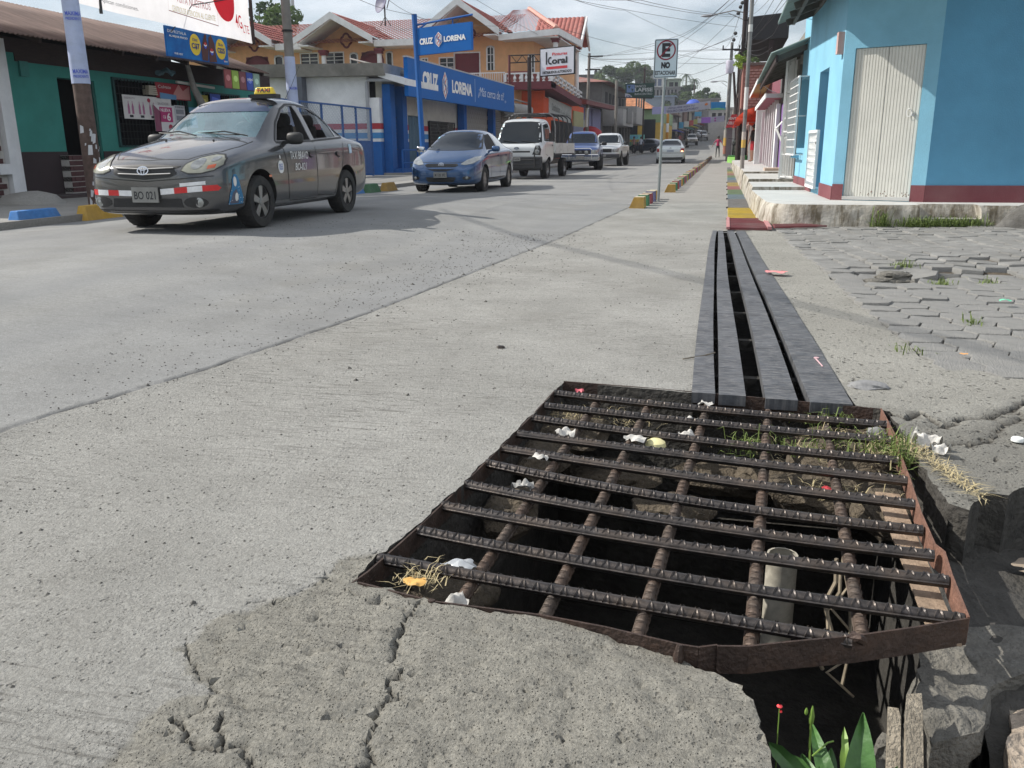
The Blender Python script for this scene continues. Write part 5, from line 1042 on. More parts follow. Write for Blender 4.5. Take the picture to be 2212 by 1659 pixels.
pickup('pickup_truck', 'silver pickup coming down the middle of the street far away', paint('silver_paint', (.36, .35, .33)), (-5.35, 140, gz(-5, 140)), math.radians(185), chrome=False, detail=False)
pickup('pickup_truck', 'light pickup following the silver pickup near the end of the street', paint('light_grey_paint', (.5, .5, .5)), (-4.3, 166, gz(-4, 166)), math.radians(181), chrome=False, detail=False)
# white sedan seen from behind
Wc = paint('white_sedan_paint', (.62, .68, .68))
v = Car('sedan_car', 'white sedan driving away with its right brake light glowing', 'car', Wc, [
 (2.15, .6, .3, .58, .5, .62, .02), (2.05, .76, .22, .66, .6, .70, .03), (1.7, .84, .2, .78, .66, .84, .04), (1.1, .86, .2, .88, .68, .95, .04), (.85, .86, .2, .90, .67, 1.02, .04), (.3, .86, .2, .93, .58, 1.36, .045), (0, .86, .2, .94, .565, 1.41, .045), (-.6, .86, .2, .95, .565, 1.41, .045), (-1.0, .86, .2, .96, .58, 1.33, .04),
 (-1.45, .86, .2, .97, .64, 1.08, .03), (-1.6, .86, .2, .98, .68, 1.05, .025), (-2.0, .85, .22, .96, .68, 1.03, .02), (-2.15, .82, .28, .90, .66, .95, .015), (-2.22, .74, .34, .78, .6, .82, .01)], 3)
rw = [(-.60, 1.06), (.60, 1.06), (.52, 1.34), (-.52, 1.34)]; v.wrap('rear_window', 'B', rw, M_glass, .004, .08); v.line('window_seal', 'B', rw+[rw[0]], .02, M_trim, .003, 8); v.wrap('windscreen', 'F', [(-.64, 1.0), (.64, 1.0), (.53, 1.33), (-.53, 1.33)], M_glass, .004, .1)
for sd in 'LR':
 v.wrap('side_window', sd, [(.75, .97), (.3, 1.28), (.0, 1.32), (-.15, 1.32), (-.15, .97)], M_glass, .004, .08); v.wrap('side_window', sd, [(-.25, .97), (-.25, 1.32), (-.75, 1.29), (-1.15, 1.07), (-1.12, 1.0)], M_glass, .004, .08)
for sg in (1, -1):
 tt = [(sg*.58, .70), (sg*.79, .68), (sg*.80, .88), (sg*.62, .90)]; v.wrap('tail_light', 'B', tt if sg > 0 else list(reversed(tt)), M_red, .006, .05); v.mirror_(sg*.96, .62, .98, 1., M_trim)
v.wrap('lit_lamp', 'B', [(.62, .70), (.76, .69), (.76, .75), (.62, .76)], mat('lit_brake_lamp', (1, .5, .3), .3, 0, 1, emit=(3, 1.6, .9)), .010, .04)
v.wrap('bumper_lower', 'B', [(-.7, .30), (.7, .30), (.78, .37), (-.78, .37)], M_trim, .006, .07); v.line('bumper_seam', 'B', [(-.8, .62), (0, .60), (.8, .62)], .012, M_trim, .004, 9); v.line('boot_seam', 'B', [(-.60, .97), (-.56, .66), (.56, .66), (.60, .97)], .010, M_trim, .004, 9)
h = v.hit('B', 0, .72, 0); v.plate('', 'B', -.2, .2, .68, .80, h.y-.02, m=mat('bluish_plate', (.36, .42, .5), .6, .15, 30)); F_ = frame((v.hit('B', 0, .90, .012)), (1, 0, 0), (0, 0, 1)); mb = MB(); ring(mb, F_, 0, 0, .05, .05, .012); stroke(mb, F_, [(-.03, .03), (-.01, -.03), (0, .0), (.01, -.03), (.03, .03)], .008, .006); mb.build('emblem', mat('dark_badge', (.12, .12, .13), .3, .1, metal=.6), v.root)
mb = MB(); mb.tube([(0, -.9, 1.42), (0, -1.05, 1.56)], .006, 4); mb.build('aerial', M_trim, v.root)
v.wheels([(-.75, 1.28), (-.75, -1.28), (.75, 1.28), (.75, -1.28)], .31, .2, 5)
v.finish([(1.28, .32), (-1.28, .32)], .37, (-3.35, 56.0, -.01), math.radians(2))
d = Car('parked_car', 'dark blue grey car parked by the yellow building beyond the side turning', 'car', paint('slate_paint', (.05, .06, .085)), [
 (2.0, .6, .3, .6, .5, .64, .02), (1.8, .78, .22, .74, .6, .82, .03), (1.1, .84, .2, .9, .66, 1.0, .04), (.4, .85, .2, .95, .58, 1.40, .04), (-.2, .85, .2, .96, .58, 1.50, .04), (-1.2, .85, .2, .97, .58, 1.46, .04), (-1.75, .84, .22, .95, .62, 1.15, .03), (-1.95, .78, .3, .85, .6, .95, .02)], 2)
for sd in 'LR': d.wrap('side_window', sd, [(.8, 1.0), (.2, 1.38), (-.1, 1.42), (-.1, 1.0)], M_glass, .004, .1); d.wrap('side_window', sd, [(-.2, 1.0), (-.2, 1.42), (-1.1, 1.38), (-1.5, 1.1), (-1.4, 1.0)], M_glass, .004, .1)
d.wrap('windscreen', 'F', [(-.62, 1.03), (.62, 1.03), (.53, 1.36), (-.53, 1.36)], M_glass, .004, .1); d.wheels([(-.74, 1.2), (-.74, -1.2), (.74, 1.2), (.74, -1.2)], .30, .2, 5, far=True); d.finish([(1.2, .32), (-1.2, .32)], .36, (-8.6, 99, gz(-8.6, 99)+.1), math.radians(62))
for i, (x, y, hd, c, lb) in enumerate([(-5.6, 182, 181, (.45, .45, .45), 'pale car at the top of the street behind the light pickup'), (-3.0, 190, 179, (.10, .10, .11), 'dark car beside the pale car at the top of the street')]):
 e = Car('distant_car', lb, 'car', paint('pale_far_paint' if i == 0 else 'dark_far_paint', c), [
  (2.0, .6, .3, .6, .5, .64, .02), (1.8, .78, .22, .74, .6, .82, .03), (1.1, .84, .2, .9, .66, 1.0, .04), (.4, .85, .2, .95, .58, 1.40, .04), (-.2, .85, .2, .96, .58, 1.50, .04), (-1.2, .85, .2, .97, .58, 1.46, .04), (-1.75, .84, .22, .95, .62, 1.15, .03), (-1.95, .78, .3, .85, .6, .95, .02)], 1)
 e.wrap('windscreen', 'F', [(-.62, 1.03), (.62, 1.03), (.53, 1.36), (-.53, 1.36)], M_glass, .004, .15); e.wheels([(-.74, 1.2), (-.74, -1.2), (.74, 1.2), (.74, -1.2)], .30, .2, 5, far=True); e.finish([], .36, (x, y, gz(x, y)), math.radians(hd))
# LEFT SIDE OF THE STREET
def wallgrid(mb, u0, u1, z0, z1, holes, P, m=0):
 """wall as cells between openings; P(u, z, depth) -> point; cells are 0..1 in depth"""
 holes = [(max(u0, h[0]), min(u1, h[1]), max(z0, h[2]), min(z1, h[3])) for h in holes]; holes = [h for h in holes if h[0] < h[1] and h[2] < h[3]]
 us = sorted({u0, u1, *[h[0] for h in holes], *[h[1] for h in holes]}); zs = sorted({z0, z1, *[h[2] for h in holes], *[h[3] for h in holes]})
 for z_a, z_b in zip(zs, zs[1:]):
  for a, b in zip(us, us[1:]):
   cu, cz = (a+b)/2, (z_a+z_b)/2
   if any(h[0] < cu < h[1] and h[2] < cz < h[3] for h in holes): continue
   mb.hexa([P(a, z_a, 0), P(b, z_a, 0), P(b, z_a, 1), P(a, z_a, 1), P(a, z_b, 0), P(b, z_b, 0), P(b, z_b, 1), P(a, z_b, 1)], m)
def PX(x, t): return lambda u, z, d: (x+t*d, u, z)           # wall in a plane of constant X
def PY(y, t): return lambda u, z, d: (u, y+t*d, z)
def plaster(name, c, **k): return mat(name, c, k.pop('rough', .85), k.pop('var', .10), k.pop('scale', 2.2), bump=k.pop('bump', .35), bscale=k.pop('bscale', 60), dirt=k.pop('dirt', .25), dirt_c=k.pop('dirt_c', tuple(x*.5 for x in c)), **k)
def corrugated(mb, A, B, C, D, period, amp, m=0, n=6, thick=.012):
 """sheet A-B (eave) to D-C (ridge), waves running up the slope"""
 A, B, C, D = map(Vector, (A, B, C, D)); ln = (B-A).length; k = max(2, int(ln/period*n)); nrm = (B-A).cross(D-A).normalized()
 if nrm.z < 0: nrm = -nrm
 o = len(mb.v); rows = 5
 for j in range(rows):
  s_ = j/(rows-1)
  for i in range(k+1):
   t = i/k; p = (A.lerp(B, t)).lerp(D.lerp(C, t), s_); mb.v.append(tuple(p+nrm*amp*math.sin(2*PI*t*ln/period)))
 for j in range(rows-1):
  for i in range(k): a = o+j*(k+1)+i; mb.f.append((a, a+1, a+k+2, a+k+1)); mb.m.append(m)
def solid(ob, t=.01):
 md = ob.modifiers.new('s', 'SOLIDIFY'); md.thickness = t; return ob
M_teal = plaster('teal_plaster', (.035, .22, .185), dirt=.35); M_maroon = plaster('dark_maroon_plaster', (.035, .022, .024)); M_darkw = mat('dark_wood', (.035, .022, .02), .9, .3, 5, stretch=(8, 1, 8), bump=.8, bscale=20)
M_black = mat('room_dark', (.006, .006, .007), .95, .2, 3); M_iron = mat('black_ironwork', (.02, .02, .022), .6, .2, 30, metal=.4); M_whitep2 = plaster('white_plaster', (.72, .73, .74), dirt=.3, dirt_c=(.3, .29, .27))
def rustroof(n, l, tc, col):
 return col
M_zinc = mat('rusty_zinc_roof', (.13, .08, .065), .8, .35, 1.6, c2=(.20, .13, .105), dirt=.6, dirt_c=(.08, .05, .04), stretch=(.35, 3, 1), bump=.3)
M_brick = mat('maroon_brick', (.075, .03, .03), .85, .3, 9, bump=.6); M_mortar = mat('white_mortar', (.48, .46, .43), .9, .12, 14, bump=.5)
X0 = -12.4
g = empty('green_shop', (X0, 17, .15), 'green walled single storey shop with dark maroon base and rusty corrugated roof', 'shop')
mb = MB(); hol = [(14.6, 15.62, .24, 2.36), (16.15, 18.66, 1.1, 2.455), (19.4, 21.0, 1.0, 2.35)]
wallgrid(mb, 13.33, 22.7, .12, 2.95, hol, PX(X0, -.25)); W_ = mb.build('wall', M_teal, g)
mb = MB(); wallgrid(mb, 13.34, 22.68, .13, 1.0, [(14.6, 15.62, .1, 2.36)], PX(X0+.003, .012)); mb.build('base_band', M_maroon, g)
mb = MB(); wallgrid(mb, 13.62, 22.68, 2.56, 2.95, [], PX(X0+.003, .02)); wallgrid(mb, 13.35, 13.62, 2.70, 2.95, [], PX(X0+.003, .02)); mb.build('eave_board', M_darkw, g)
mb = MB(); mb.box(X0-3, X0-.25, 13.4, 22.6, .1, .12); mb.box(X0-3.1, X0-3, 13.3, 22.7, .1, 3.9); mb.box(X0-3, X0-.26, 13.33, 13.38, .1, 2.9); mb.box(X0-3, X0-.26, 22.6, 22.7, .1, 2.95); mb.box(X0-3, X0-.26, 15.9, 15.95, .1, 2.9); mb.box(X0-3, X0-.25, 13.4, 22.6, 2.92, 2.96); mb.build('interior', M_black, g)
mb = MB(); corrugated(mb, (-11.2, 9.4, 2.84), (-11.2, 20.53, 2.84), (-14.4, 21.6, 3.935), (-14.4, 9.4, 3.935), .105, .014); rf = solid(mb.build('roof', M_zinc, g, True))
mb = MB(); corrugated(mb, (-17.6, 9.4, 2.84), (-17.6, 21.6, 2.84), (-14.4, 21.6, 3.935), (-14.4, 9.4, 3.935), .105, .014); solid(mb.build('roof', M_zinc, g, True))
for i in range(11):
 mb = MB(); y = 9.9+i*1.05; mb.bar((-11.3, y, 2.795), (-12.6, y, 3.22), .06, .08); mb.build('rafter', M_darkw, g)
mb = MB(); mb.hexa([(X0-.02, 14.62, .26), (X0-.9, 15.45, .26), (X0-.88, 15.50, .26), (X0+.0, 14.66, .26), (X0-.02, 14.62, 2.34), (X0-.9, 15.45, 2.34), (X0-.88, 15.50, 2.34), (X0+.0, 14.66, 2.34)]);
mb = MB(); mb.box(X0-.24, X0-.02, 15.575, 15.615, .26, 2.34); mb.build('door_jamb', mat('dark_green_wood', (.02, .10, .085), .7, .2), g)
for (ya, yb, za, zb) in hol[1:]:
 mb = MB()
 for s_ in (ya, yb): mb.box(X0-.03, X0+.05, s_-.025, s_+.025, za-.02, zb+.02)
 for s_ in (za, zb): mb.box(X0-.03, X0+.05, ya, yb, s_-.02, s_+.02)
 wf = mb.build('window_frame', mat('dark_teal_wood', (.015, .06, .06), .7, .2), g)
 n_ = int((yb-ya)/.105); mb = MB()
 for i in range(1, n_): y = ya+(yb-ya)*i/n_; mb.bar((X0+.06, y, za), (X0+.06+.0, y, zb), .012, .012)
 for i in range(1, 9): z = za+(zb-za)*i/9; mb.bar((X0+.065, ya, z), (X0+.065, yb, z), .012, .012)
 gr_ = mb.build('window_grille', M_iron, wf); gr_['kind'] = 'stuff'
mb = MB(); mb.box(X0+.01, X0+.05, 13.68, 13.88, 2.31, 2.57); mb.build('meter_box', mat('teal_box', (.03, .17, .15), .7, .1), g)
mb = MB(); mb.box(-13.0, -11.75, 12.3, 22.6, .0, .22); lg = mb.build('step_ledge', mat('dark_plinth', (.06, .045, .045), .9, .3, 6, bump=.8), g)
pr_ = empty('brick_pier', (X0+.12, 14.52, .24), 'low maroon brick pier with white joints beside the green shop door', 'brick pier')
mb = MB(); mb.box(X0+.02, X0+.20, 14.38, 14.74, .22, .93); mb.build('mortar', M_mortar, pr_)
bmh = MB(); bmh.box(-.10, .10, -.085, .085, -.042, .042); bme = bmh.mesh('brick', M_brick)
bmh2 = MB(); bmh2.box(-.10, .10, -.04, .04, -.042, .042); bme2 = bmh2.mesh('brick', M_brick)
def brick(par, x, y, z, half=False):
 b = bpy.data.objects.new('brick', bme2 if half else bme); COL.objects.link(b); b.parent = par; b.location = Vector((x, y, z))-ORG[par.name]
for r_ in range(7):
 z = .285+r_*.10; x = X0+.115
 for y, hf in ([(14.47, 0), (14.65, 0)] if r_ % 2 else [(14.42, 1), (14.56, 0), (14.70, 1)]): brick(pr_, x, y, z, hf)
bh = empty('brick_house', (X0, 11, .15), 'maroon brick house front with white joints and a white corner post at the left edge', 'house')
mb = MB(); wallgrid(mb, 9.0, 13.05, .1, 2.85, [], PX(X0, -.25)); mb.build('wall', M_mortar, bh)
mb = MB(); mb.box(X0-.2, X0+.10, 13.06, 13.34, .1, 2.9); mb.box(X0-.2, X0+.12, 12.78, 13.06, .62, .80); mb.build('corner_post', M_whitep2, bh)
for r_ in range(24):
 z = .20+r_*.108
 for i in range(5):
  y = 12.97-.085-i*.192-(.096 if r_ % 2 else 0)
  if z > .58 and z < .84 and y > 12.7: continue
  brick(bh, X0-.06, y, z)
mb = MB(); mb.box(-12.3, -11.6, 11.9, 12.5, .1, .42);
ob = blob('kerb_ramp', (-11.2, 12.2, .1), .55, M_side, 3, (1.0, 1.0, .5), .15); tag(ob, 'grey concrete ramp against the plinth at the far left', 'ramp')
# goods, posters and signs on the shop front -----------------------------------------
def poster(name, y0, y1, z0, z1, x, c, label, cat='poster', rz=0.):
 ob = empty(name, (x, (y0+y1)/2, z0), label, cat); F = frame((x, y0, z0), (0, 1, rz), (0, -rz, 1)); mb = MB(); mb.slab([F(0, 0), F(y1-y0, 0), F(y1-y0, z1-z0), F(0, z1-z0)], .006)
 mb.build('sheet', mat(name+'_'+'%.2f_%.2f' % (y0, z0), c, .7, .06, 4), ob); return ob, F, y1-y0, z1-z0
pink = flat('poster_pink', (.42, .02, .14)); pgrey = flat('poster_grey_ink', (.35, .30, .32)); dk = flat('poster_dark', (.12, .03, .05))
ob, F, w_, h_ = poster('drinks_poster', 16.29, 17.95, 1.66, 2.14, X0+.10, (.60, .58, .56), 'white drinks poster with rows of pink bottles on the window grille')
for i in range(3):
 x = .13+i*.36; mb = MB()
 for dx_ in (0, .13): fpoly(mb, F, [(x+dx_, .10), (x+dx_+.07, .10), (x+dx_+.07, .25), (x+dx_+.045, .32), (x+dx_+.045, .36), (x+dx_+.025, .36), (x+dx_+.025, .32), (x+dx_, .25)])
 mb.build('bottle_print', flat('bottle_pink', (.38, .14, .25)), ob); mb = MB(); fpoly(mb, F, [(x+.04, .03), (x+.16, .03), (x+.16, .08), (x+.04, .08)]); mb.build('price_print', M_ink, ob)
mb = MB(); fpoly(mb, F, ell(.86, .40, .055, .045, 14)); mb.build('round_logo', flat('logo_crimson', (.35, .03, .06)), ob); lettering('SIN AZUCAR', F, 1.17, 1.55, .32, .38, pgrey, ob, .01); lettering('DISFRUTA', F, .06, .4, .40, .44, pgrey, ob, .01)
ob, F, w_, h_ = poster('price_poster', 17.25, 18.0, 1.42, 1.98, X0+.13, (.62, .60, .6), 'pink and white poster reading NUEVA C$ 6 below the drinks poster')
mb = MB(); fpoly(mb, F, [(0, .0), (.22, 0), (.22, .42), (0, .56)], .003); mb.build('bottle_print', flat('bottle_wine', (.22, .05, .10)), ob); mb = MB(); fpoly(mb, F, [(.20, .20), (.66, .20), (.66, .52), (.20, .52)], .003); mb.build('pink_panel', pink, ob)
lettering('NUEVA', F, .24, .60, .42, .49, M_whitep, ob, .02); lettering('C$', F, .30, .40, .27, .34, M_whitep, ob, .01); lettering('6', F, .45, .58, .23, .40, M_whitep, ob, .02); mb = MB(); fpoly(mb, F, ell(.55, .09, .075, .065, 16), .005); mb.build('round_logo', MATS['logo_crimson'], ob)
ob, F, w_, h_ = poster('price_list', 18.05, 18.45, 1.45, 2.0, X0+.10, (.52, .52, .54), 'white price list with three grey pictures beside the pink poster')
mb = MB()
for i in range(3): fpoly(mb, F, [(.05, .08+.14*i), (.35, .08+.14*i), (.35, .18+.14*i), (.05, .18+.14*i)])
mb.build('picture_print', flat('print_grey', (.22, .23, .26)), ob); lettering('SE VENDE HIELO', F, .03, .37, .49, .53, M_ink, ob, .01)
ob, F, w_, h_ = poster('toothpaste_poster', 17.45, 18.75, 2.12, 2.46, X0+.10, (.30, .02, .03), 'red toothpaste poster with a torn white corner high on the grille')
lettering('Colgate', F, .08, .55, .20, .29, flat('faded_cream', (.5, .42, .40)), ob, .02); mb = MB(); fpoly(mb, F, [(.62, .12), (.85, .34), (1.0, .20), (1.25, .32), (1.25, .02), (.7, .02)], .004); mb.build('print_patch', flat('patch_salmon', (.5, .22, .2)), ob)
mb = MB(); fpoly(mb, F, [(.12, 0), (.72, 0), (.72, .10), (.12, .13)], .005); mb.build('blue_strip', flat('patch_blue', (.10, .25, .45)), ob)
for i, (y, z0, z1, c, lb) in enumerate([(18.62, 1.52, 1.98, (.10, .28, .42), 'blue product sheet right of the price list'), (19.0, 1.95, 2.28, (.35, .30, .04), 'yellow and green snack packet sheet near the car roof'), (19.55, 1.95, 2.33, (.03, .08, .40), 'deep blue product sheet behind the taxi roof')]):
 ob, F, w_, h_ = poster('product_sheet', y, y+(.30 if i == 0 else .45), z0, z1, X0+.10, c, lb); mb = MB(); fpoly(mb, F, [(.05, .05), (w_-.05, .08), (w_-.08, h_-.1), (.08, h_-.06)], .003); mb.build('print_patch', flat('sheet_tone%d' % i, tuple(min(1, x*1.8+.05) for x in c)), ob)
mb = MB()
for i in range(5): mb.box(X0-.0, X0+.16, 17.10+.01*i, 17.42-.01*i, 2.18+.04*i, 2.21+.04*i)
tag(mb.build('box_stack', flat('box_pale', (.42, .38, .30))), 'small stack of goods on the ledge above the drinks poster', 'boxes', kind='stuff')
ob, F, w_, h_ = poster('snack_strip', 18.55, 20.15, 2.37, 2.80, -11.28, (.10, .08, .08), 'strip of snack bags hanging from the eave below the drinks sign', 'snack bags')
for i, c in enumerate([(.28, .06, .06), (.28, .42, .06), (.20, .06, .07), (.03, .08, .38), (.25, .38, .30)]):
 mb = MB(); fpoly(mb, F, [(.02+.32*i, .02), (.31+.32*i, .02), (.31+.32*i, .42), (.02+.32*i, .42)], .02, 0, .015); b = mb.build('snack_bag', flat('bag%d' % i if False else 'bag_tone_%d' % i, c), ob); mb = MB(); fpoly(mb, F, ell(.165+.32*i, .24, .09, .07, 12), .024); mb.build('bag_print', flat('bag_print_%d' % i, tuple(min(1, x*1.6+.12) for x in c)), b)
lettering('pepsi', F, 1.0, 1.25, .22, .30, M_whitep, ob, .02, off=.03)
mb = MB(); mb.bar((X0+.2, 18.1, 2.50), (X0+.2, 19.6, 2.46), .05, .05); tag(mb.build('tube_lamp', flat('unlit_tube', (.55, .55, .5))), 'unlit white tube lamp under the shop eave', 'lamp')
mb = MB(); mb.tube([(X0+.35, 18.35, 2.9), (X0+.3, 18.6, 2.4), (X0+.35, 18.9, 1.9)], [.05, .075, .10], 8); tag(mb.build('hanging_sack', mat('grey_sacking', (.28, .27, .25), .9, .2, 12), None, True), 'grey plastic sack hanging from the eave near the window', 'sack')
scrap('hanging_bag', (X0+.3, 17.6, 2.66), .22, mat('blue_grey_bag', (.09, .17, .20), .6, .3), 6, 'crumpled blue grey bags hanging below the eave', 'bags', .6)
ps = empty('drinks_sign', (-11.15, 17.55, 2.86), 'blue drinks sign with two yellow price circles above the rusty eave', 'sign')
F = frame((-11.14, 16.33, 2.86), (0, 1, .004), (0, 0, 1)); mb = MB(); mb.slab([F(0, 0), F(2.27, .0), F(2.27, .60), F(0, .58)], .04); mb.build('panel', mat('sign_blue', (.006, .075, .33), .6, .25, 1.5, c2=(.01, .17, .48), spec=.2), ps)
yel = flat('sign_yellow', (.72, .52, .03)); lettering('DISFRÚTALA', F, .06, .70, .46, .53, M_whitep, ps, .0); lettering('AL MEJOR PRECIO', F, .10, .74, .37, .42, M_whitep, ps, .02); lettering('VIVE HOY', F, .22, .52, .05, .09, M_whitep, ps, .02)
for cx_, cy_, a, b in ((1.0, .31, '12oz', 'C$7'), (1.98, .31, '2Lts', 'C$25')):
 mb = MB(); fpoly(mb, F, ell(cx_, cy_, .20, .215, 28), .006); mb.build('price_circle', yel, ps); lettering(a, F, cx_-.09, cx_+.09, cy_+.07, cy_+.13, flat('sign_navy', (.02, .04, .18)), ps, .02, off=.01); lettering(b, F, cx_-.14, cx_+.15, cy_-.10, cy_+.03, MATS['sign_navy'], ps, .04, off=.01)
brn = flat('cola_brown', (.07, .015, .012)); mb = MB(); fpoly(mb, F, [(1.22, .02), (1.44, .02), (1.50, .30), (1.44, .46), (1.45, .56), (1.38, .56), (1.30, .42), (1.22, .25)], .006); fpoly(mb, F, [(1.48, .0), (1.78, .02), (1.74, .40), (1.62, .58), (1.52, .50), (1.50, .2)], .008); mb.build('bottle_print', brn, ps)
for cx_, cy_, r_ in ((1.37, .33, .055), (1.60, .22, .06), (2.08, .06, .025)):
 mb = MB(); fpoly(mb, F, ell(cx_, cy_, r_, r_*1.2, 14, 0, PI)+[(cx_-r_, cy_)], .012); mb.build('globe_red', flat('print_red', (.5, .02, .02)), ps); mb = MB(); fpoly(mb, F, ell(cx_, cy_, r_, r_*1.2, 14, PI, 2*PI), .012); mb.build('globe_blue', flat('print_blue', (.03, .08, .5)), ps); mb = MB(); stroke(mb, F, [(cx_-r_, cy_+.01), (cx_, cy_-.012), (cx_+r_, cy_+.01)], r_*.45, .014); mb.build('globe_white', M_whitep, ps)
lettering('pepsi', F, 2.12, 2.22, .04, .09, M_whitep, ps, .01)
bn = empty('phone_banner', (-10.9, 16.6, 3.5), 'large white phone company banner with red circle strung above the left kerb', 'banner')
mb = MB(); nx_, nz_ = 26, 8; y0, y1, z0, z1 = 9.3, 16.86, 3.26, 4.9; BK = 10.9/9.5
def BF(a, b, c=0.): y = y0+a; zb = 3.27-.012*a-.03*math.sin(a/7.5*PI); z = zb-.09+b; return Vector(((-9.5+.03*math.sin(a*3.1)+.02*math.sin(b*4+a*2))*BK+c, y*BK, 1+(z-1)*BK))
for j in range(nz_+1):
 for i in range(nx_+1): mb.v.append(tuple(BF((y1-y0)*i/nx_, 1.75*j/nz_)))
for j in range(nz_):
 for i in range(nx_): a = j*(nx_+1)+i; mb.f.append((a, a+1, a+nx_+2, a+nx_+1)); mb.m.append(0)
mb.build('cloth', translucent(mat('banner_cloth', (.78, .77, .78), .8, .05, 3), .6), bn, True)
mb = MB(); mb.box(-10.93, -10.87, 19.34, 19.39, 3.38, 5.6); mb.build('end_batten', M_darkw, bn); mb = MB(); mb.tube([(-10.9, 14.15, 3.35), (-10.9, 14.15, 3.75)], .03, 6); mb.build('hanging_bracket', M_trim, bn)
red = translucent(flat('banner_red', (.65, .015, .03)), .5); mb = MB(); fpoly(mb, BF, ell(6.50, .75, .39, .47, 30), .04); mb.build('red_circle', red, bn); lettering('Claro', BF, 6.20, 6.68, .72, .86, flat('logo_pale', (.75, .5, .5)), bn, .02, off=.055)
mb = MB(); stroke(mb, BF, [(6.72, .87), (6.80, .91)], .025, .055); stroke(mb, BF, [(6.70, .93), (6.75, 1.02)], .025, .055); stroke(mb, BF, [(6.62, .95), (6.62, 1.06)], .025, .055); mb.build('logo_rays', MATS['logo_pale'], bn)
lettering('4G', BF, 6.83, 7.12, .22, .47, red, bn, .01, off=.04); lettering('LTE', BF, 7.14, 7.42, .16, .31, red, bn, .0, off=.04)
mb = MB(); stroke(mb, BF, [(4.72, .23), (6.22, .17), (6.22, .62), (4.72, .67)], .014, .045, closed=True); mb.build('box_outline', flat('dark_red_ink', (.25, .03, .03)), bn); lettering('VISITÁ NUESTROS', BF, 5.0, 6.02, .41, .56, flat('soft_red_ink', (.6, .12, .14)), bn, .0, off=.045); lettering('CENTROS DE ATENCIÓN AL CLIENTE', BF, 4.84, 6.14, .24, .36, flat('mustard_ink', (.62, .50, .16)), bn, .0, off=.045)
lettering('MENSUAL', BF, 3.65, 4.38, .55, .67, flat('grey_ink', (.15, .15, .16)), bn, .01, off=.045); lettering('ilimitadas', BF, 5.62, 6.14, 1.02, 1.16, MATS['grey_ink'], bn, .01, off=.045); lettering('Aplican condiciones.', BF, 3.0, 3.9, .08, .16, MATS['grey_ink'], bn, .0, off=.045)
mb = MB(); stroke(mb, BF, [(1.4, .95), (1.7, .66), (2.1, .72), (2.15, .95)], .10, .05); stroke(mb, BF, [(2.4, .56), (2.65, .70), (2.6, .95)], .10, .05); stroke(mb, BF, [(2.38, .58), (2.8, .60), (2.75, .95)], .16, .05); stroke(mb, BF, [(3.3, .78), (3.6, .80), (3.6, 1.0)], .14, .05); mb.build('large_figures', red, bn)
# poles --------------------------------------------------------------------
M_pole = mat('weathered_pole', (.20, .19, .175), .9, .25, 4, stretch=(1, 1, .5), bump=.5, bscale=30, dirt=.6, dirt_c=(.09, .075, .06))
M_brownp = mat('torn_brown_paper', (.085, .055, .045), .9, .4, 9, dirt=.5, dirt_c=(.16, .12, .10)); M_paperb = mat('pale_blue_paper', (.38, .44, .62), .7, .12, 6, dirt=.35, dirt_c=(.55, .56, .6))
up = empty('utility_pole', (-9.5, 11.68, .1), 'utility pole wrapped in pale blue posters in front of the green shop', 'utility pole')
mb = MB(); mb.tube([(-9.5, 11.68, .05), (-9.5, 11.68, 5.2)], [.125, .10], 16); mb.build('shaft', M_pole, up, True)
mb = MB(); mb.tube([(-9.5, 11.68, 1.98), (-9.5, 11.68, 3.0), (-9.5, 11.68, 4.3)], [.133, .121, .112], 18); mb.build('blue_poster_wrap', M_paperb, up, True); mb = MB(); mb.tube([(-9.5, 11.68, .12), (-9.5, 11.68, 1.98)], [.1305, .1235], 18); mb.build('brown_paper_wrap', M_brownp, up, True)
def polefr(x, y, r_, z): return lambda a, b, c=0.: Vector((x+(r_+c)*math.cos(a/r_-PI*.28), y+(r_+c)*math.sin(a/r_-PI*.28), z+b))
for z in (2.06, 2.86): Fp = polefr(-9.5, 11.68, .135, z); lettering('MAXIMA', Fp, -.10, .13, .06, .12, flat('poster_blue_ink', (.08, .12, .5)), up, .02, off=.003); lettering('PRESIDENTE', Fp, -.10, .13, .0, .04, MATS['poster_blue_ink'], up, .02, off=.003)
mb = MB(); q = random.Random(4)
for k in range(26):
 a = q.uniform(-1.9, .7); z = q.choice([q.uniform(.15, .5), q.uniform(.8, 1.25), q.uniform(.15, 1.3)]); s_ = q.uniform(.02, .07); r_ = .1345; P = lambda da, dz: (-9.5+r_*math.cos(a+da), 11.68+r_*math.sin(a+da), z+dz)
 mb.add([P(0, 0), P(s_*8*q.uniform(.6, 1), q.uniform(-.01, .02)), P(s_*8, s_*q.uniform(1, 2.2)), P(s_*2, s_*q.uniform(1.4, 2.6))], [(0, 1, 2, 3)])
o_ = mb.build('paper_scraps', mat('paper_remains', (.52, .53, .55), .8, .1), up); o_['kind'] = 'stuff'
up = empty('utility_pole', (-9.6, 18.6, .05), 'grey utility pole with pale poster band rising behind the taxi roof', 'utility pole')
mb = MB(); mb.tube([(-9.6, 18.6, 0), (-9.64, 18.62, 5.5)], [.125, .09], 14); mb.build('shaft', M_pole, up, True); mb = MB(); mb.tube([(-9.605, 18.6, 1.3), (-9.618, 18.6, 3.0)], [.128, .117], 16); mb.build('pale_poster_band', M_paperb, up, True); mb = MB(); mb.tube([(-9.62, 18.6, 3.52), (-9.62, 18.6, 3.56)], .122, 14); mb.tube([(-9.62, 18.6, 4.5), (-9.62, 18.6, 4.58)], .12, 14); mb.build('steel_band', M_iron, up, True)
Fp = polefr(-9.61, 18.6, .125, 2.2); lettering('MAXIMA', Fp, -.08, .12, .1, .16, MATS['poster_blue_ink'], up, .02, off=.004)
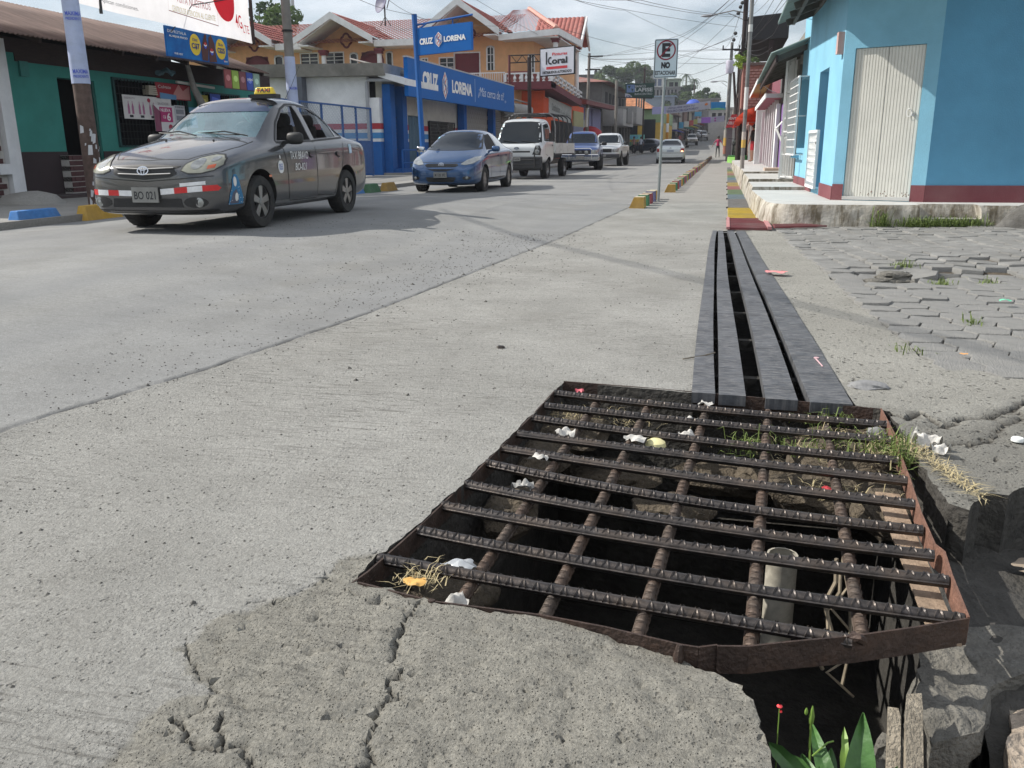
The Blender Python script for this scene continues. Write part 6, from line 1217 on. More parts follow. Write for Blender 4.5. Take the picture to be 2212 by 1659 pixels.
def kerb_block(y0, y1, x, c, nm, label, w_=.22, h_=.2, grp='painted kerb blocks along the left kerb'):
 m = mat('kerb_paint_'+nm, c, .8, .2, 9, dirt=.55, dirt_c=tuple(v*.5+.07 for v in c), bump=.4); z = gz(x, (y0+y1)/2); mb = MB(); s_ = .07
 p = [(x, y0), (x+w_, y0), (x+w_, y1), (x, y1)]; t = [(x+.03, y0+s_), (x+w_-.07, y0+s_), (x+w_-.07, y1-s_), (x+.03, y1-s_)]
 mb.hexa([(a, b, z-.02) for a, b in p]+[(a, b, z+h_) for a, b in t]); ob = mb.build('kerb_block', m); md = ob.modifiers.new('b', 'BEVEL'); md.width = .012; md.segments = 2
 return tag(ob, label, 'kerb block', grp)
kerb_block(9.05, 9.85, -8.75, (.05, .20, .50), 'blue', 'blue painted kerb block at the far left edge'); kerb_block(10.1, 10.85, -8.62, (.50, .30, .04), 'ochre', 'ochre kerb block just left of the taxi front wheel')
kerb_block(18.35, 19.0, -8.35, (.06, .18, .42), 'blue2', 'blue kerb block just behind the taxi'); kerb_block(19.1, 19.75, -8.25, (.05, .14, .06), 'green', 'green kerb block between the blue and the ochre block by the blue car'); kerb_block(19.9, 20.6, -8.15, (.36, .22, .05), 'ochre2', 'ochre kerb block nearest the front of the blue car')
# white house with blue base
M_bluep = plaster('strong_blue_paint', (.008, .10, .34), dirt=.35, dirt_c=(.02, .05, .18)); M_creamw = plaster('cream_wall', (.50, .47, .39), dirt=.35); M_redp = plaster('stripe_red', (.36, .035, .045), dirt=.15); M_wstr = plaster('stripe_white', (.6, .6, .6), dirt=.2); M_bstr = plaster('stripe_blue', (.05, .22, .48), dirt=.2)
wh = empty('white_blue_house', (-14, 30, 0), 'white walled yard house with red white and blue stripes and concrete cornice', 'house')
mb = MB(); mb.box(-24, -12.46, 29.7, 29.95, 0, 3.55); mb.build('wall', M_whitep2, wh)
mb = MB(); mb.hexa([(-24, 29.3, 3.55), (-11.62, 29.3, 3.45), (-11.62, 34, 3.45), (-24, 34, 3.55), (-24, 29.2, 4.05), (-11.62, 29.2, 3.84), (-11.62, 34, 3.84), (-24, 34, 4.05)]); mb.build('cornice', mat('grey_cornice', (.22, .21, .19), .9, .25, 2, bump=.6, dirt=.5), wh)
for z0, z1, m in ((1.68, 1.88, M_redp), (1.56, 1.68, M_wstr), (1.36, 1.56, M_bstr), (1.25, 1.36, M_wstr), (.0, 1.25, M_bluep)):
 mb = MB(); mb.box(-24, -12.48, 29.685, 29.7, z0, z1); mb.build('painted_stripe', m, wh)
mb = MB(); mb.box(-12.46, -11.98, 29.6, 29.98, 0, 2.74); pl_ = mb.build('gate_pillar', M_whitep2, wh)
for z0, z1, m in ((1.68, 1.88, M_redp), (1.36, 1.56, M_bstr), (.0, 1.25, M_bluep)): mb = MB(); mb.box(-12.475, -11.965, 29.585, 29.995, z0, z1); mb.build('painted_band', m, pl_)
mb = MB(); mb.tube([(-12.40, 29.55, 1.3), (-12.40, 29.55, 3.25), (-12.28, 29.5, 3.32), (-11.3, 29.5, 3.30)], .06, 8); mb.build('drain_pipe', mat('grey_pipe', (.30, .31, .33), .5, .1), wh, True)
mb = MB(); mb.box(-15.25, -14.75, 29.3, 29.66, 0, 3.5); mb.build('grey_column', mat('dark_grey_column', (.09, .10, .12), .8, .15), wh)
mb = MB(); mb.hexa([(-11.9, 29.4, 3.42), (-10.9, 29.4, 3.12), (-10.9, 33, 3.12), (-11.9, 33, 3.42), (-11.9, 29.4, 3.60), (-10.9, 29.4, 3.34), (-10.9, 33, 3.34), (-11.9, 33, 3.60)]); mb.build('sloped_canopy', M_whitep2, wh)
fe = empty('wire_fence', (-12, 26, .1), 'blue steel fence with wire mesh in front of the white wall', 'fence')
M_fblue = mat('fence_blue', (.025, .09, .26), .6, .2, 8)
for y in (20.9, 22.3, 23.6, 25, 26.48, 27.56, 28.81):
 mb = MB(); mb.box(-12.03, -11.97, y-.03, y+.03, .05, 2.36); mb.build('post', M_fblue, fe)
for z in (.2, 1.25, 2.34): mb = MB(); mb.box(-12.025, -11.975, 20.9, 28.8, z-.025, z+.025); mb.build('rail', M_fblue, fe)
mb = MB(); q_ = .11; y = 20.9
while y < 28.8+2.2:
 for s_ in (1, -1):
  a0, a1 = (y-2.2, y) if s_ > 0 else (y, y-2.2); pts = []
  ya, za, yb, zb = a0, .2, a1, 2.34
  def clip(ya, za, yb, zb):
   r0, r1 = 0, 1
   for lo, hi in ((20.9, 28.8),):
    d = yb-ya
    for bnd, sg in ((lo, 1), (hi, -1)):
     t = (bnd-ya)/d
     if (d*sg) > 0: r0 = max(r0, t)
     else: r1 = min(r1, t)
   return (ya+(yb-ya)*r0, za+(zb-za)*r0, ya+(yb-ya)*r1, za+(zb-za)*r1) if r0 < r1 else None
  c_ = clip(ya, za, yb, zb)
  if c_: mb.bar((-12, c_[0], c_[1]), (-12, c_[2], c_[3]), .006, .006)
 y += q_
o_ = mb.build('wire_mesh', mat('mesh_wire', (.14, .19, .27), .5, .1, metal=.4), fe); o_['kind'] = 'stuff'
mb = MB(); mb.box(-12.0, -11.99, 26.5, 28.8, .2, 1.22); mb.build('lower_sheet', M_fblue, fe)
# cream shop front ----------------------------------------------------------
cs = empty('cream_shop', (-12, 38, .1), 'cream walled shop with blue columns, barred windows and striped band', 'shop')
hol = [(30.55, 31.95, .95, 2.13), (32.5, 34.2, .15, 2.24), (34.8, 38.3, 1.0, 2.1)]
mb = MB(); wallgrid(mb, 29.99, 39.0, 0, 3.4, hol, PX(-12.0, -.25)); mb.build('wall', M_creamw, cs)
for z0, z1, m in ((1.68, 1.88, M_redp), (1.56, 1.68, M_wstr), (1.36, 1.56, M_bstr), (1.25, 1.36, M_wstr), (.12, 1.25, M_bluep)):
 mb = MB(); wallgrid(mb, 30.0, 33.9, z0, z1, [(30.55, 31.95, .95, 2.13), (32.5, 34.2, .15, 2.24)], PX(-11.998, .012)); mb.build('painted_stripe', m, cs)
 mb = MB(); wallgrid(mb, 34.2, 38.9, z0, z1, [(34.8, 38.3, 1.0, 2.1)], PX(-11.998, .012)); mb.build('painted_stripe', m, cs)
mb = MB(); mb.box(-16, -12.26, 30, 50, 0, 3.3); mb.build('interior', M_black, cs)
mb = MB(); mb.box(-12.2, -12.12, 32.5, 34.2, .15, 2.24); dr = mb.build('door', mat('blue_grey_door', (.07, .14, .19), .7, .2, 4, stretch=(1, 14, 1)), cs)
for i in range(5): mb = MB(); mb.box(-12.12, -12.10, 32.52+i*.34, 32.84+i*.34, .18, 2.2); mb.build('door_board', MATS['blue_grey_door'], dr)
for k_, (ya, yb, za, zb) in enumerate([(30.55, 31.95, .95, 2.13), (34.8, 36, 1.0, 2.1), (36, 37.2, 1.0, 2.1), (37.2, 38.3, 1.0, 2.1)]):
 mb = MB()
 for s_ in (ya+.03, yb-.03): mb.bar((-11.93, s_, za), (-11.93, s_, zb), .05, .05)
 for s_ in (za+.03, zb-.03): mb.bar((-11.93, ya, s_), (-11.93, yb, s_), .05, .05)
 wf = mb.build('window_frame', M_iron, cs); mb = MB()
 for i in range(1, 8): y = ya+(yb-ya)*i/8; mb.bar((-11.92, y, za), (-11.92, y, zb), .018, .018)
 for i in range(1, 8): z = za+(zb-za)*i/8; mb.bar((-11.915, ya, z), (-11.915, yb, z), .014, .014)
 for i in range(6):
  for s_ in (ya+.10, yb-.10): z = za+.1+(zb-za-.2)*i/5; ringp = [(-11.91, s_+.06*math.cos(t), z+.08*math.sin(t)) for t in [2*PI*j/8 for j in range(9)]]; mb.tube(ringp, .012, 4, caps=False)
 g_ = mb.build('window_grille', mat('dusty_iron', (.10, .095, .085), .7, .3), wf); g_['kind'] = 'stuff'
for y in (30.0, 31.2, 39.0, 44.2):
 mb = MB(); mb.box(-11.95, -11.65, y-.16, y+.30, .05, 3.2); mb.build('column', M_bluep, cs)
mb = MB(); wallgrid(mb, 39.3, 44.1, 0, 3.4, [], PX(-12.0, -.25)); mb.build('wall', mat('raw_block_wall', (.30, .29, .25), .9, .1, 3, bump=.6), cs)
bk = MB(); bk.box(-.012, .012, -.195, .195, -.095, .095); bke = bk.mesh('block', mat('cement_block', (.32, .305, .265), .92, .15, 5, bump=.7))
for r_ in range(10):
 for i in range(11):
  y = 39.6+i*.41+(.205 if r_ % 2 else 0)
  if y > 43.95: continue
  b = bpy.data.objects.new('block', bke); COL.objects.link(b); b.parent = cs; b.location = Vector((-11.985, y, 1.0+r_*.21))-ORG[cs.name]
for y0_, y1_ in ((45.3, 46.9), (47.0, 48.6), (48.7, 50.2)):
 mb = MB(); n_ = 30
 for i in range(n_): z = .15+(2.9-.15)*i/n_; mb.hexa([(-12.0, y0_, z), (-11.95, y0_, z+.03), (-11.95, y1_, z+.03), (-12.0, y1_, z), (-12.0, y0_, z+.09), (-11.96, y0_, z+.085), (-11.96, y1_, z+.085), (-12.0, y1_, z+.09)])
 mb.build('roller_shutter', mat('shutter_grey', (.26, .25, .23), .6, .1, 3, metal=.3), cs)
mb = MB(); mb.box(-12.2, -11.98, 44.8, 50.4, 2.9, 3.4); mb.build('wall', M_creamw, cs)
mb = MB(); mb.tube([(-11.3, 29.9, .95), (-11.3, 34.8, .95)], .03, 6); mb.tube([(-11.3, 29.9, .5), (-11.3, 34.8, .5)], .03, 6)
for y in (29.9, 31.5, 33.2, 34.8): mb.tube([(-11.3, y, .1), (-11.3, y, .97)], .035, 6)
mb.build('railing', M_bluep, cs, True); mb = MB(); mb.box(-12, -10.9, 29.7, 50.4, .02, .16); mb.build('step_slab', M_side, cs)
mb = MB(); mb.box(-12, -11.32, 29.95, 34.9, .16, .3); mb.build('blue_kerb', M_bluep, cs)
mb = MB(); mb.tube([(-11.4, 46.5, 3.0), (-11.3, 50.5, 3.02)], .35, 12); mb.build('canopy_roll', mat('grey_canvas', (.30, .30, .29), .8, .2), cs, True)
mb = MB(); corrugated(mb, (-11.2, 33, 3.45), (-11.2, 50.4, 3.45), (-14.5, 50.4, 4.4), (-14.5, 33, 4.4), .2, .03); solid(mb.build('roof', mat('grey_sheet_roof', (.22, .2, .19), .8, .25, 2), cs, True))
for i in range(5): mb = MB(); y = 31+i*.5; mb.tube([(-11.1, y, 3.5), (-13, y, 3.95)], .13, 8); mb.build('roof_tile', mat('dark_roof_tile', (.16, .15, .13), .9, .3), cs, True)
M_sblue = mat('company_blue', (.003, .115, .40), .6, .05, .6, spec=.2); M_logor = flat('logo_red', (.50, .05, .06))
def knot(F, cx_, cy_, s, par, sq=1., off=.012):
 P = lambda L_: [(cx_+x*s*sq, cy_+y*s) for x, y in L_]
 mb = MB(); fpoly(mb, F, P([(0, 1), (.34, .70), (.62, .42), (.62, -.38), (.28, -.72), (0, -1), (-.34, -.70), (-.62, -.42), (-.62, .38), (-.28, .72)]), off); mb.build('logo_ground', M_whitep, par)
 mb = MB()
 for sg in (1, -1):
  stroke(mb, F, P([(sg*-.48, sg*.30), (sg*0, sg*.80), (sg*.30, sg*.50), (sg*-.02, sg*.22), (sg*-.02, sg*-.06)]), .13*s, off+.004)
 mb.build('logo_red_strap', M_logor, par); mb = MB()
 for sg in (1, -1):
  stroke(mb, F, P([(sg*.48, sg*.50), (sg*.48, sg*-.30), (sg*.20, sg*-.56), (sg*.20, sg*-.1), (sg*.0, sg*.05)]), .11*s, off+.006)
  stroke(mb, F, P([(sg*-.46, sg*.12), (sg*-.22, sg*.36), (sg*-.2, sg*.0)]), .09*s, off+.006)
 mb.build('logo_blue_strap', flat('logo_blue', (.03, .13, .42)), par)
bs = empty('shop_fascia_sign', (-10.9, 37.5, 2.78), 'long blue fascia sign with white CRUZ LORENA lettering along the cream shop', 'sign')
F = frame((-10.9, 29.7, 2.775), (0, 1, 0), (0, 0, 1)); mb = MB(); mb.box(-11.05, -10.902, 29.7, 45.5, 2.775, 4.06); mb.build('panel', M_sblue, bs)
mb = MB(); mb.box(-11.06, -10.89, 29.66, 45.54, 4.05, 4.10); mb.build('top_edge', mat('grey_edge', (.4, .4, .4), .5), bs)
lettering('CRUZ', F, 1.5, 3.30, .36, .95, M_whitep, bs, .06, off=.01); knot(F, 4.15, .60, .52, bs, 1.0); lettering('LORENA', F, 5.05, 7.95, .38, .88, M_whitep, bs, .05, off=.01)
mb = MB(); fpoly(mb, F, [(8.38, .18), (8.43, .18), (8.43, 1.15), (8.38, 1.15)], .01); mb.build('divider', flat('divider_blue', (.35, .5, .7)), bs); lettering('¡Más cerca de ti!', F, 8.95, 13.6, .38, .86, flat('script_white', (.6, .68, .78)), bs, .0, .25, off=.01); lettering('®', F, 13.75, 14.05, .38, .50, MATS['script_white'], bs, 0, off=.01)
hs = empty('hanging_shop_sign', (-9.24, 26, .05), 'blue CRUZ LORENA sign hung from a tall blue steel post', 'sign')
mb = MB(); mb.tube([(-9.12, 26, .05), (-9.28, 26.02, 4.86)], .085, 8); mb.build('post', M_bluep, hs, True)
mb = MB(); mb.tube([(-9.26, 26, 4.55), (-7.35, 25.6, 4.72)], .03, 6); mb.tube([(-9.2, 26, 4.4), (-8.85, 25.9, 4.58)], .025, 5); mb.tube([(-8.0, 25.75, 4.66), (-8.0, 25.75, 4.5)], .02, 5); mb.build('arm', M_bluep, hs, True)
F = frame((-9.18, 25.95, 3.70), (1.82, -.45, .06), (0, .0, 1)); mb = MB(); mb.slab([F(0, 0), F(1.86, .0), F(1.86, .76), F(0, .76)], .12); mb.build('panel', M_sblue, hs)
lettering('CRUZ', F, .08, .55, .28, .46, M_whitep, hs, .05, off=.01); knot(F, .75, .38, .21, hs, .95); lettering('LORENA', F, .93, 1.68, .29, .45, M_whitep, hs, .05, off=.01)
# orange house
M_or = plaster('orange_plaster', (.72, .40, .20), dirt=.15, dirt_c=(.4, .2, .1)); M_ww = plaster('white_trim', (.74, .74, .74), dirt=.25, dirt_c=(.35, .33, .3)); M_maro = plaster('maroon_band', (.16, .035, .045)); M_sal = plaster('salmon_wall', (.42, .13, .11)); M_redor = plaster('red_orange_wall', (.62, .085, .02), dirt=.15, dirt_c=(.3, .05, .02))
M_tile = mat('clay_roof_tile', (.33, .085, .075), .8, .25, 3, c2=(.45, .14, .11), dirt=.35, dirt_c=(.42, .30, .26), bump=.4)
def tiles(mb, A, B, C, D, pw=.30, course=.42):
 """pan tile slope: eave A-B, ridge D-C; ribs up the slope, steps at each course"""
 A, B, C, D = map(Vector, (A, B, C, D)); ln = max((B-A).length, (C-D).length); k = max(3, int(ln/pw))*4; r_ = max(2, int(((D-A).length+(C-B).length)/2/course)); nrm = (B-A).cross(D-A)
 if nrm.length < 1e-6: nrm = (B-A).cross(C-A)
 nrm.normalize(); nrm = nrm if nrm.z > 0 else -nrm
 for j in range(r_):
  for e in (0, 1):
   s_ = (j+e)/r_; o = len(mb.v)
   for i in range(k+1): t = i/k; mb.v.append(tuple(A.lerp(B, t).lerp(D.lerp(C, t), s_)+nrm*(.055*abs(math.sin(PI*i/4))+(.05 if e == 0 else 0.))))
   if e:
    for i in range(k): a = o-(k+1)+i; mb.f.append((a, a+1, a+k+2, a+k+1)); mb.m.append(0)
oh = empty('orange_house', (-20, 55, 0), 'large two storey orange house with red tiled gabled roofs and a balustraded balcony', 'house')
YF = 55.0
hol = [(-19.2, -18.85, 5.5, 6.5), (-18.0, -17.1, 5.7, 6.5), (-17.0, -15.4, 4.8, 6.75), (-14.9, -14.45, 5.7, 7.1), (-27.6, -26.4, 6.4, 7.05), (-25.9, -24.6, 6.4, 7.05), (-24.1, -23.6, 5.9, 7.0), (-23.3, -21.9, 5.0, 7.0), (-21.6, -21.2, 5.9, 7.0), (-31.6, -30.0, 5.2, 6.95), (-29.5, -28.9, 5.9, 7.0), (-12.2, -11.9, 5.4, 6.5)]
mb = MB(); wallgrid(mb, -36, -11.9, 0, 7.6, hol, PY(YF, .25)); mb.build('wall', M_or, oh); mb = MB(); mb.box(-12.15, -11.9, YF+.26, 70, 4.8, 7.9); mb.box(-36, -12.2, 70, 70.3, 0, 8); mb.box(-12.15, -11.9, YF+.26, 70, 0, 4.8); mb.build('side_wall', M_or, oh)
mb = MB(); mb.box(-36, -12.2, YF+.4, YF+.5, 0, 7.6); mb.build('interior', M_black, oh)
for i, h in enumerate(hol):
 x0, x1, z0, z1 = h; ar = i in (3, 6, 7, 8, 9, 10); mb = MB(); t = .07
 if ar:
  c_ = (x0+x1)/2; r_ = (x1-x0)/2; pts = [(x0, z0), (x0, z1-r_*.6)]+[(c_-r_*math.cos(a), z1-r_*.6+r_*.6*math.sin(a)) for a in [PI*j/8 for j in range(1, 8)]]+[(x1, z1-r_*.6), (x1, z0)]
  F = frame((0, YF-.03, 0), (1, 0, 0), (0, 0, 1)); stroke(mb, F, [(a, b) for a, b in pts], .10 if i != 7 and i != 9 else .22, .0)
  for sx_ in (-1, 1):
   cx_ = x0 if sx_ < 0 else x1; mb.add([F(cx_, z1-r_*.6, .0), F(cx_, z1+.02, .0), F(c_, z1+.02, .0)]+[F(c_+sx_*r_*math.sin(a), z1-r_*.6+r_*.6*math.cos(a), .0) for a in (.4, .8, 1.2)], [(0, 1, 2, 3, 4, 5)])
  ob = mb.build('arched_surround', M_ww if i in (3, 6, 8, 10) else M_maro, oh)
 else:
  mb.box(x0-t, x0, YF-.04, YF+.0, z0-t, z1+t); mb.box(x1, x1+t, YF-.04, YF, z0-t, z1+t); mb.box(x0, x1, YF-.04, YF, z1, z1+t); mb.box(x0, x1, YF-.04, YF, z0-t, z0); ob = mb.build('window_frame', M_ww, oh)
 mb = MB(); mb.box(x0, x1, YF+.08, YF+.1, z0, z1); mb.build('pane' if i not in (2, 7, 9) else 'door_leaf', M_glass if i not in (2, 7, 9) else M_maro, oh)
 if i in (0, 1, 3, 4, 5, 11):
  mb = MB(); c_ = (x0+x1)/2; mb.box(c_-.03, c_+.03, YF+.02, YF+.06, z0, z1)
  for q_ in (.33, .66): mb.box(x0, x1, YF+.02, YF+.06, z0+(z1-z0)*q_-.02, z0+(z1-z0)*q_+.02)
  mb.build('muntin', M_ww, ob)
ZE, YR, ZR = 7.45, 61.5, 9.75
rf = MB(); tiles(rf, (-36, 53.6, ZE), (-13.8, 53.6, ZE), (-13.8, YR, ZR), (-36, YR, ZR)); rf.build('tiled_roof', M_tile, oh)
rf = MB(); tiles(rf, (-14.5, 53.4, 7.55), (-10.15, 53.4, 7.75), (-13.4, 60.5, 9.9), (-14.5, 60.5, 9.9)); rf.build('tiled_roof', M_tile, oh)
rf = MB(); tiles(rf, (-10.15, 53.4, 7.75), (-10.15, 62, 8.0), (-13.4, 62.5, 9.9), (-13.4, 60.5, 9.9)); rf.build('tiled_roof', M_tile, oh)
mb = MB(); mb.tube([(-10.2, 53.45, 7.85), (-13.4, 60.5, 10.0), (-13.4, 66, 10.0)], .14, 6); mb.build('ridge_tile', mat('pale_ridge_tile', (.50, .27, .22), .8, .3, 6), oh, True)
def gable(xc, w_, ye, yr_, z0, zp, nm):
 for sg in (-1, 1):
  rf = MB(); tiles(rf, (xc+sg*w_, ye, z0), (xc, ye, zp), (xc, yr_, zp+.05), (xc+sg*w_, yr_, z0)) if False else tiles(rf, (xc+sg*w_, ye, z0), (xc+sg*w_, yr_, z0), (xc, yr_, zp), (xc, ye, zp)); rf.build('tiled_roof', M_tile, oh)
  mb = MB(); mb.slab([(xc+sg*(w_+.25), ye-.12, z0-.42), (xc+sg*(w_+.25), ye-.12, z0-.02), (xc, ye-.12, zp+.05), (xc, ye-.12, zp-.36)] if sg < 0 else [(xc, ye-.12, zp-.36), (xc, ye-.12, zp+.05), (xc+w_+.25, ye-.12, z0-.02), (xc+w_+.25, ye-.12, z0-.42)], .10); mb.build('bargeboard', M_ww, oh)
  mb = MB(); a = [(xc+sg*w_, ye, z0-.40), (xc+sg*(w_-.75), ye, z0-.40), (xc+sg*(w_-.75), YF, z0-.40), (xc+sg*w_, YF, z0-.40)]; mb.slab(a, .08); mb.slab([(xc+sg*w_, ye, z0-.3), (xc, ye, zp-.3), (xc, YF, zp-.3), (xc+sg*w_, YF, z0-.3)], .06); mb.build('soffit', M_ww, oh)
 mb = MB(); mb.prism([(xc-w_, z0-.35), (xc+w_, z0-.35), (xc, zp-.2)], YF-.05, YF+.2, 'y'); mb.build('gable_wall', M_or, oh)
 mb = MB(); F = frame((xc, YF-.06, z0+.02), (1, 0, 0), (0, 0, 1)); mb2 = [(.30*math.cos(t)*(1+.28*abs(math.cos(2*t))), .33*math.sin(t)*(1+.28*abs(math.cos(2*t)))) for t in [2*PI*i/32 for i in range(32)]]
 stroke(mb, F, mb2, .13, .01, closed=True); mb.build('quatrefoil', M_maro, oh)
gable(-30.9, 2.2, 52.9, 58.5, 7.75, 9.1, 'a'); gable(-24.3, 2.45, 52.9, 59, 7.75, 9.15, 'b'); gable(-16.0, 2.3, 52.6, 60, 7.85, 9.55, 'c')
for a, b, z in ((-28.6, -26.8, 7.2), (-21.8, -18.3, 7.2), (-36, -33.2, 7.2)): mb = MB(); mb.box(a, b, 53.45, 53.6, z-.02, z+.36); mb.box(a, b, 53.6, YF, z-.05, z+.03); mb.build('fascia', M_ww, oh)
mb = MB(); mb.hexa([(-13.7, 53.25, 7.22), (-10.0, 53.25, 7.42), (-10.0, 53.4, 7.42), (-13.7, 53.4, 7.22), (-13.7, 53.25, 7.55), (-10.0, 53.25, 7.78), (-10.0, 53.4, 7.78), (-13.7, 53.4, 7.55)]); mb.hexa([(-10.15, 53.4, 7.42), (-10.0, 53.4, 7.42), (-10.0, 62, 7.6), (-10.15, 62, 7.6), (-10.15, 53.4, 7.78), (-10.0, 53.4, 7.78), (-10.0, 62, 8.0), (-10.15, 62, 8.0)]); mb.box(-13.7, -10.1, 53.4, 62, 7.30, 7.36); mb.build('fascia', M_ww, oh)
for yy, sg in ((61.8, -1), (66.2, 1)):
 rf = MB(); tiles(rf, (-10.2 if True else 0, 64, 9.75), (-13.5, 64, 9.75), (-13.5, yy, 8.0), (-10.2, yy, 8.0)); rf.build('tiled_roof', M_tile, oh)
 mb = MB(); mb.slab([(-10.1, yy, 7.75), (-10.1, yy, 8.1), (-10.1, 64, 9.85), (-10.1, 64, 9.5)], .12); mb.build('bargeboard', M_ww, oh)
mb = MB(); mb.prism([(61.8, 7.9), (66.2, 7.9), (64, 9.6)], -10.9, -10.7, 'x'); mb.build('gable_wall', M_or, oh)
mb = MB(); mb.box(-13.4, -10.5, 53.5, YF, 4.50, 4.85); mb.hexa([(-12, YF, 4.45), (-10.5, 53.5, 4.45), (-10.5, 65, 3.9), (-12, 65, 3.9), (-12, YF, 4.85), (-10.5, 53.5, 4.85), (-10.5, 65, 4.3), (-12, 65, 4.3)]); mb.box(-13.4, -10.52, 53.45, 53.5, 4.4, 4.86); mb.build('balcony_slab', M_maro, oh)
bal = MB(); bal.lathe([(.10, 0), (.10, .04), (.04, .08), (.11, .19), (.10, .25), (.04, .38), (.08, .42), (.05, .45)], (0, 0, 0), 'z', 8); balm = bal.mesh('baluster', M_ww, True)
n_ = 0
for i in range(8):
 x = -13.15+i*.36
 b = bpy.data.objects.new('baluster', balm); COL.objects.link(b); b.parent = oh; b.location = Vector((x, 53.6, 4.86))-ORG[oh.name]
mb = MB(); mb.box(-13.4, -10.45, 53.52, 53.68, 5.31, 5.39)
for x in (-13.38, -12.33, -11.32, -10.5): mb.box(x-.07, x+.07, 53.53, 53.67, 4.86, 5.32)
for i in range(8): y = 54.3+i*1.35; z = 4.86-i*.065; mb.box(-10.6, -10.46, y, y+.25, z, z+.55)
mb.hexa([(-10.6, 53.6, 5.30), (-10.46, 53.6, 5.30), (-10.46, 65, 4.75), (-10.6, 65, 4.75), (-10.6, 53.6, 5.42), (-10.46, 53.6, 5.42), (-10.46, 65, 4.87), (-10.6, 65, 4.87)]); mb.hexa([(-10.6, 53.6, 5.02), (-10.46, 53.6, 5.02), (-10.46, 65, 4.48), (-10.6, 65, 4.48), (-10.6, 53.6, 5.12), (-10.46, 53.6, 5.12), (-10.46, 65, 4.58), (-10.6, 65, 4.58)]); mb.build('balustrade', M_ww, oh)
for x, y, z0, z1 in ((-10.35, 54, 5.4, 7.4), (-10.8, 64.5, 4.8, 7.9), (-25.4, 53.8, 5.4, 7.1), (-21.6, 53.8, 5.4, 7.1)):
 mb = MB(); mb.lathe([(.17, z0), (.15, z1-.3)], (x, y, 0), 'z', 14); cl = mb.build('column', M_ww, oh, True); mb = MB(); mb.box(x-.26, x+.26, y-.26, y+.26, z1-.16, z1); mb.box(x-.2, x+.2, y-.2, y+.2, z1-.32, z1-.16); mb.build('capital', M_maro, cl)
mb = MB(); wallgrid(mb, -13.6, -10.5, 4.86, 5.32, [], PY(53.75, .1)); wallgrid(mb, -13.6, -12.1, 4.9, 5.6, [], PY(YF-.02, .015)); mb.build('salmon_dado', M_sal, oh)
mb = MB()
for i in range(16): mb.bar((-15.6+i*.14, 53.6, 4.85), (-15.6+i*.14, 53.6, 5.42), .03, .03)
mb.box(-15.7, -13.4, 53.57, 53.63, 5.40, 5.46); mb.box(-15.7, -13.4, 53.57, 53.63, 4.82, 4.87); o_ = mb.build('railing', M_ww, oh); o_['kind'] = 'stuff'
rf = MB(); tiles(rf, (-21, 51.2, 4.0), (-12.4, 51.2, 3.9), (-16.2, 54.8, 5.3), (-18.5, 54.8, 5.3)); rf.build('tiled_roof', M_tile, oh); mb = MB(); mb.box(-20, -12.3, 51.1, 51.25, 3.55, 3.95); mb.build('fascia', M_ww, oh)
rs = empty('red_shop', (-11.9, 57, 0), 'red orange shop under the balcony with a long pale sign board', 'shop')
mb = MB(); mb.box(-12.6, -11.2, 54.6, 55.0, 0, 4.4); mb.box(-11.85, -11.2, 55.0, 70.4, 0, 4.0); mb.build('wall', M_redor, rs)
F = frame((-11.17, 56.2, 2.95), (0, 1, -.035), (0, 0, 1)); mb = MB(); mb.slab([F(0, 0), F(8.4, 0), F(8.4, 1.15), F(0, 1.15)], .08); sg_ = mb.build('sign_board', mat('pale_sign', (.42, .44, .42), .7, .15, 3), rs); lettering('Distribuidora', F, .9, 3.8, .4, .85, flat('faint_ink', (.14, .15, .14)), rs, .02, off=.02); lettering('Surtido de Bolsas', F, 4.2, 8.0, .3, .65, MATS['faint_ink'], rs, .0, off=.02)
mb = MB(); mb.box(-11.22, -11.1, 65.2, 69.8, 2.5, 3.6); mb.build('yellow_panel', plaster('pale_yellow_panel', (.36, .34, .17)), rs); mb = MB(); mb.box(-11.22, -11.1, 65.2, 69.8, .3, 2.5); mb.build('shutter', mat('lilac_grey_shutter', (.17, .18, .26), .7, .15, 4), rs); mb = MB(); mb.box(-11.25, -11.15, 57, 64.8, .3, 2.7); mb.build('dark_opening', M_black, rs)
kb = empty('paint_shop_sign', (-10.3, 47, 0), 'white paint brand sign on a frame between two dark posts', 'sign')
mb = MB(); mb.tube([(-10.38, 47, 0), (-10.42, 47, 5.6)], .11, 7); mb.build('post', M_darkw, kb, True); mb = MB(); mb.tube([(-11.55, 47, 0), (-11.5, 47, 5.75)], .07, 7); mb.build('post', mat('maroon_post', (.10, .02, .02), .7), kb, True)
mb = MB(); mb.tube([(-11.5, 47, 5.72), (-9.7, 47, 5.72)], .03, 5); mb.tube([(-11.5, 47, 5.35), (-9.7, 47, 5.38)], .03, 5)
for i in range(5): mb.tube([(-11.4+i*.3, 47, 5.36 if i % 2 else 5.72), (-11.1+i*.3, 47, 5.72 if i % 2 else 5.36)], .018, 4)
mb.build('truss', M_iron, kb, True)
F = frame((-9.80, 46.98, 4.66), (1.82, -.35, .07), (0, 0, 1)); mb = MB(); mb.slab([F(-.05, -.05, 0), F(1.92, -.05, 0), F(1.92, 1.35, 0), F(-.05, 1.35, 0)], .14); mb.build('case', M_iron, kb); mb = MB(); mb.slab([F(0, 0, .012), F(1.87, 0, .012), F(1.87, 1.30, .012), F(0, 1.30, .012)], .01); mb.build('panel', mat('sign_white', (.62, .63, .68), .5, .05), kb)
lettering('oral', F, .64, 1.52, .52, .85, M_ink, kb, .045, off=.02); lettering('Pinturas', F, .66, 1.5, .94, 1.09, flat('sign_red', (.55, .03, .04)), kb, .03, off=.02); lettering('DISTRIBUIDOR AUTORIZADO', F, .12, 1.76, .06, .20, M_ink, kb, .05, off=.02)
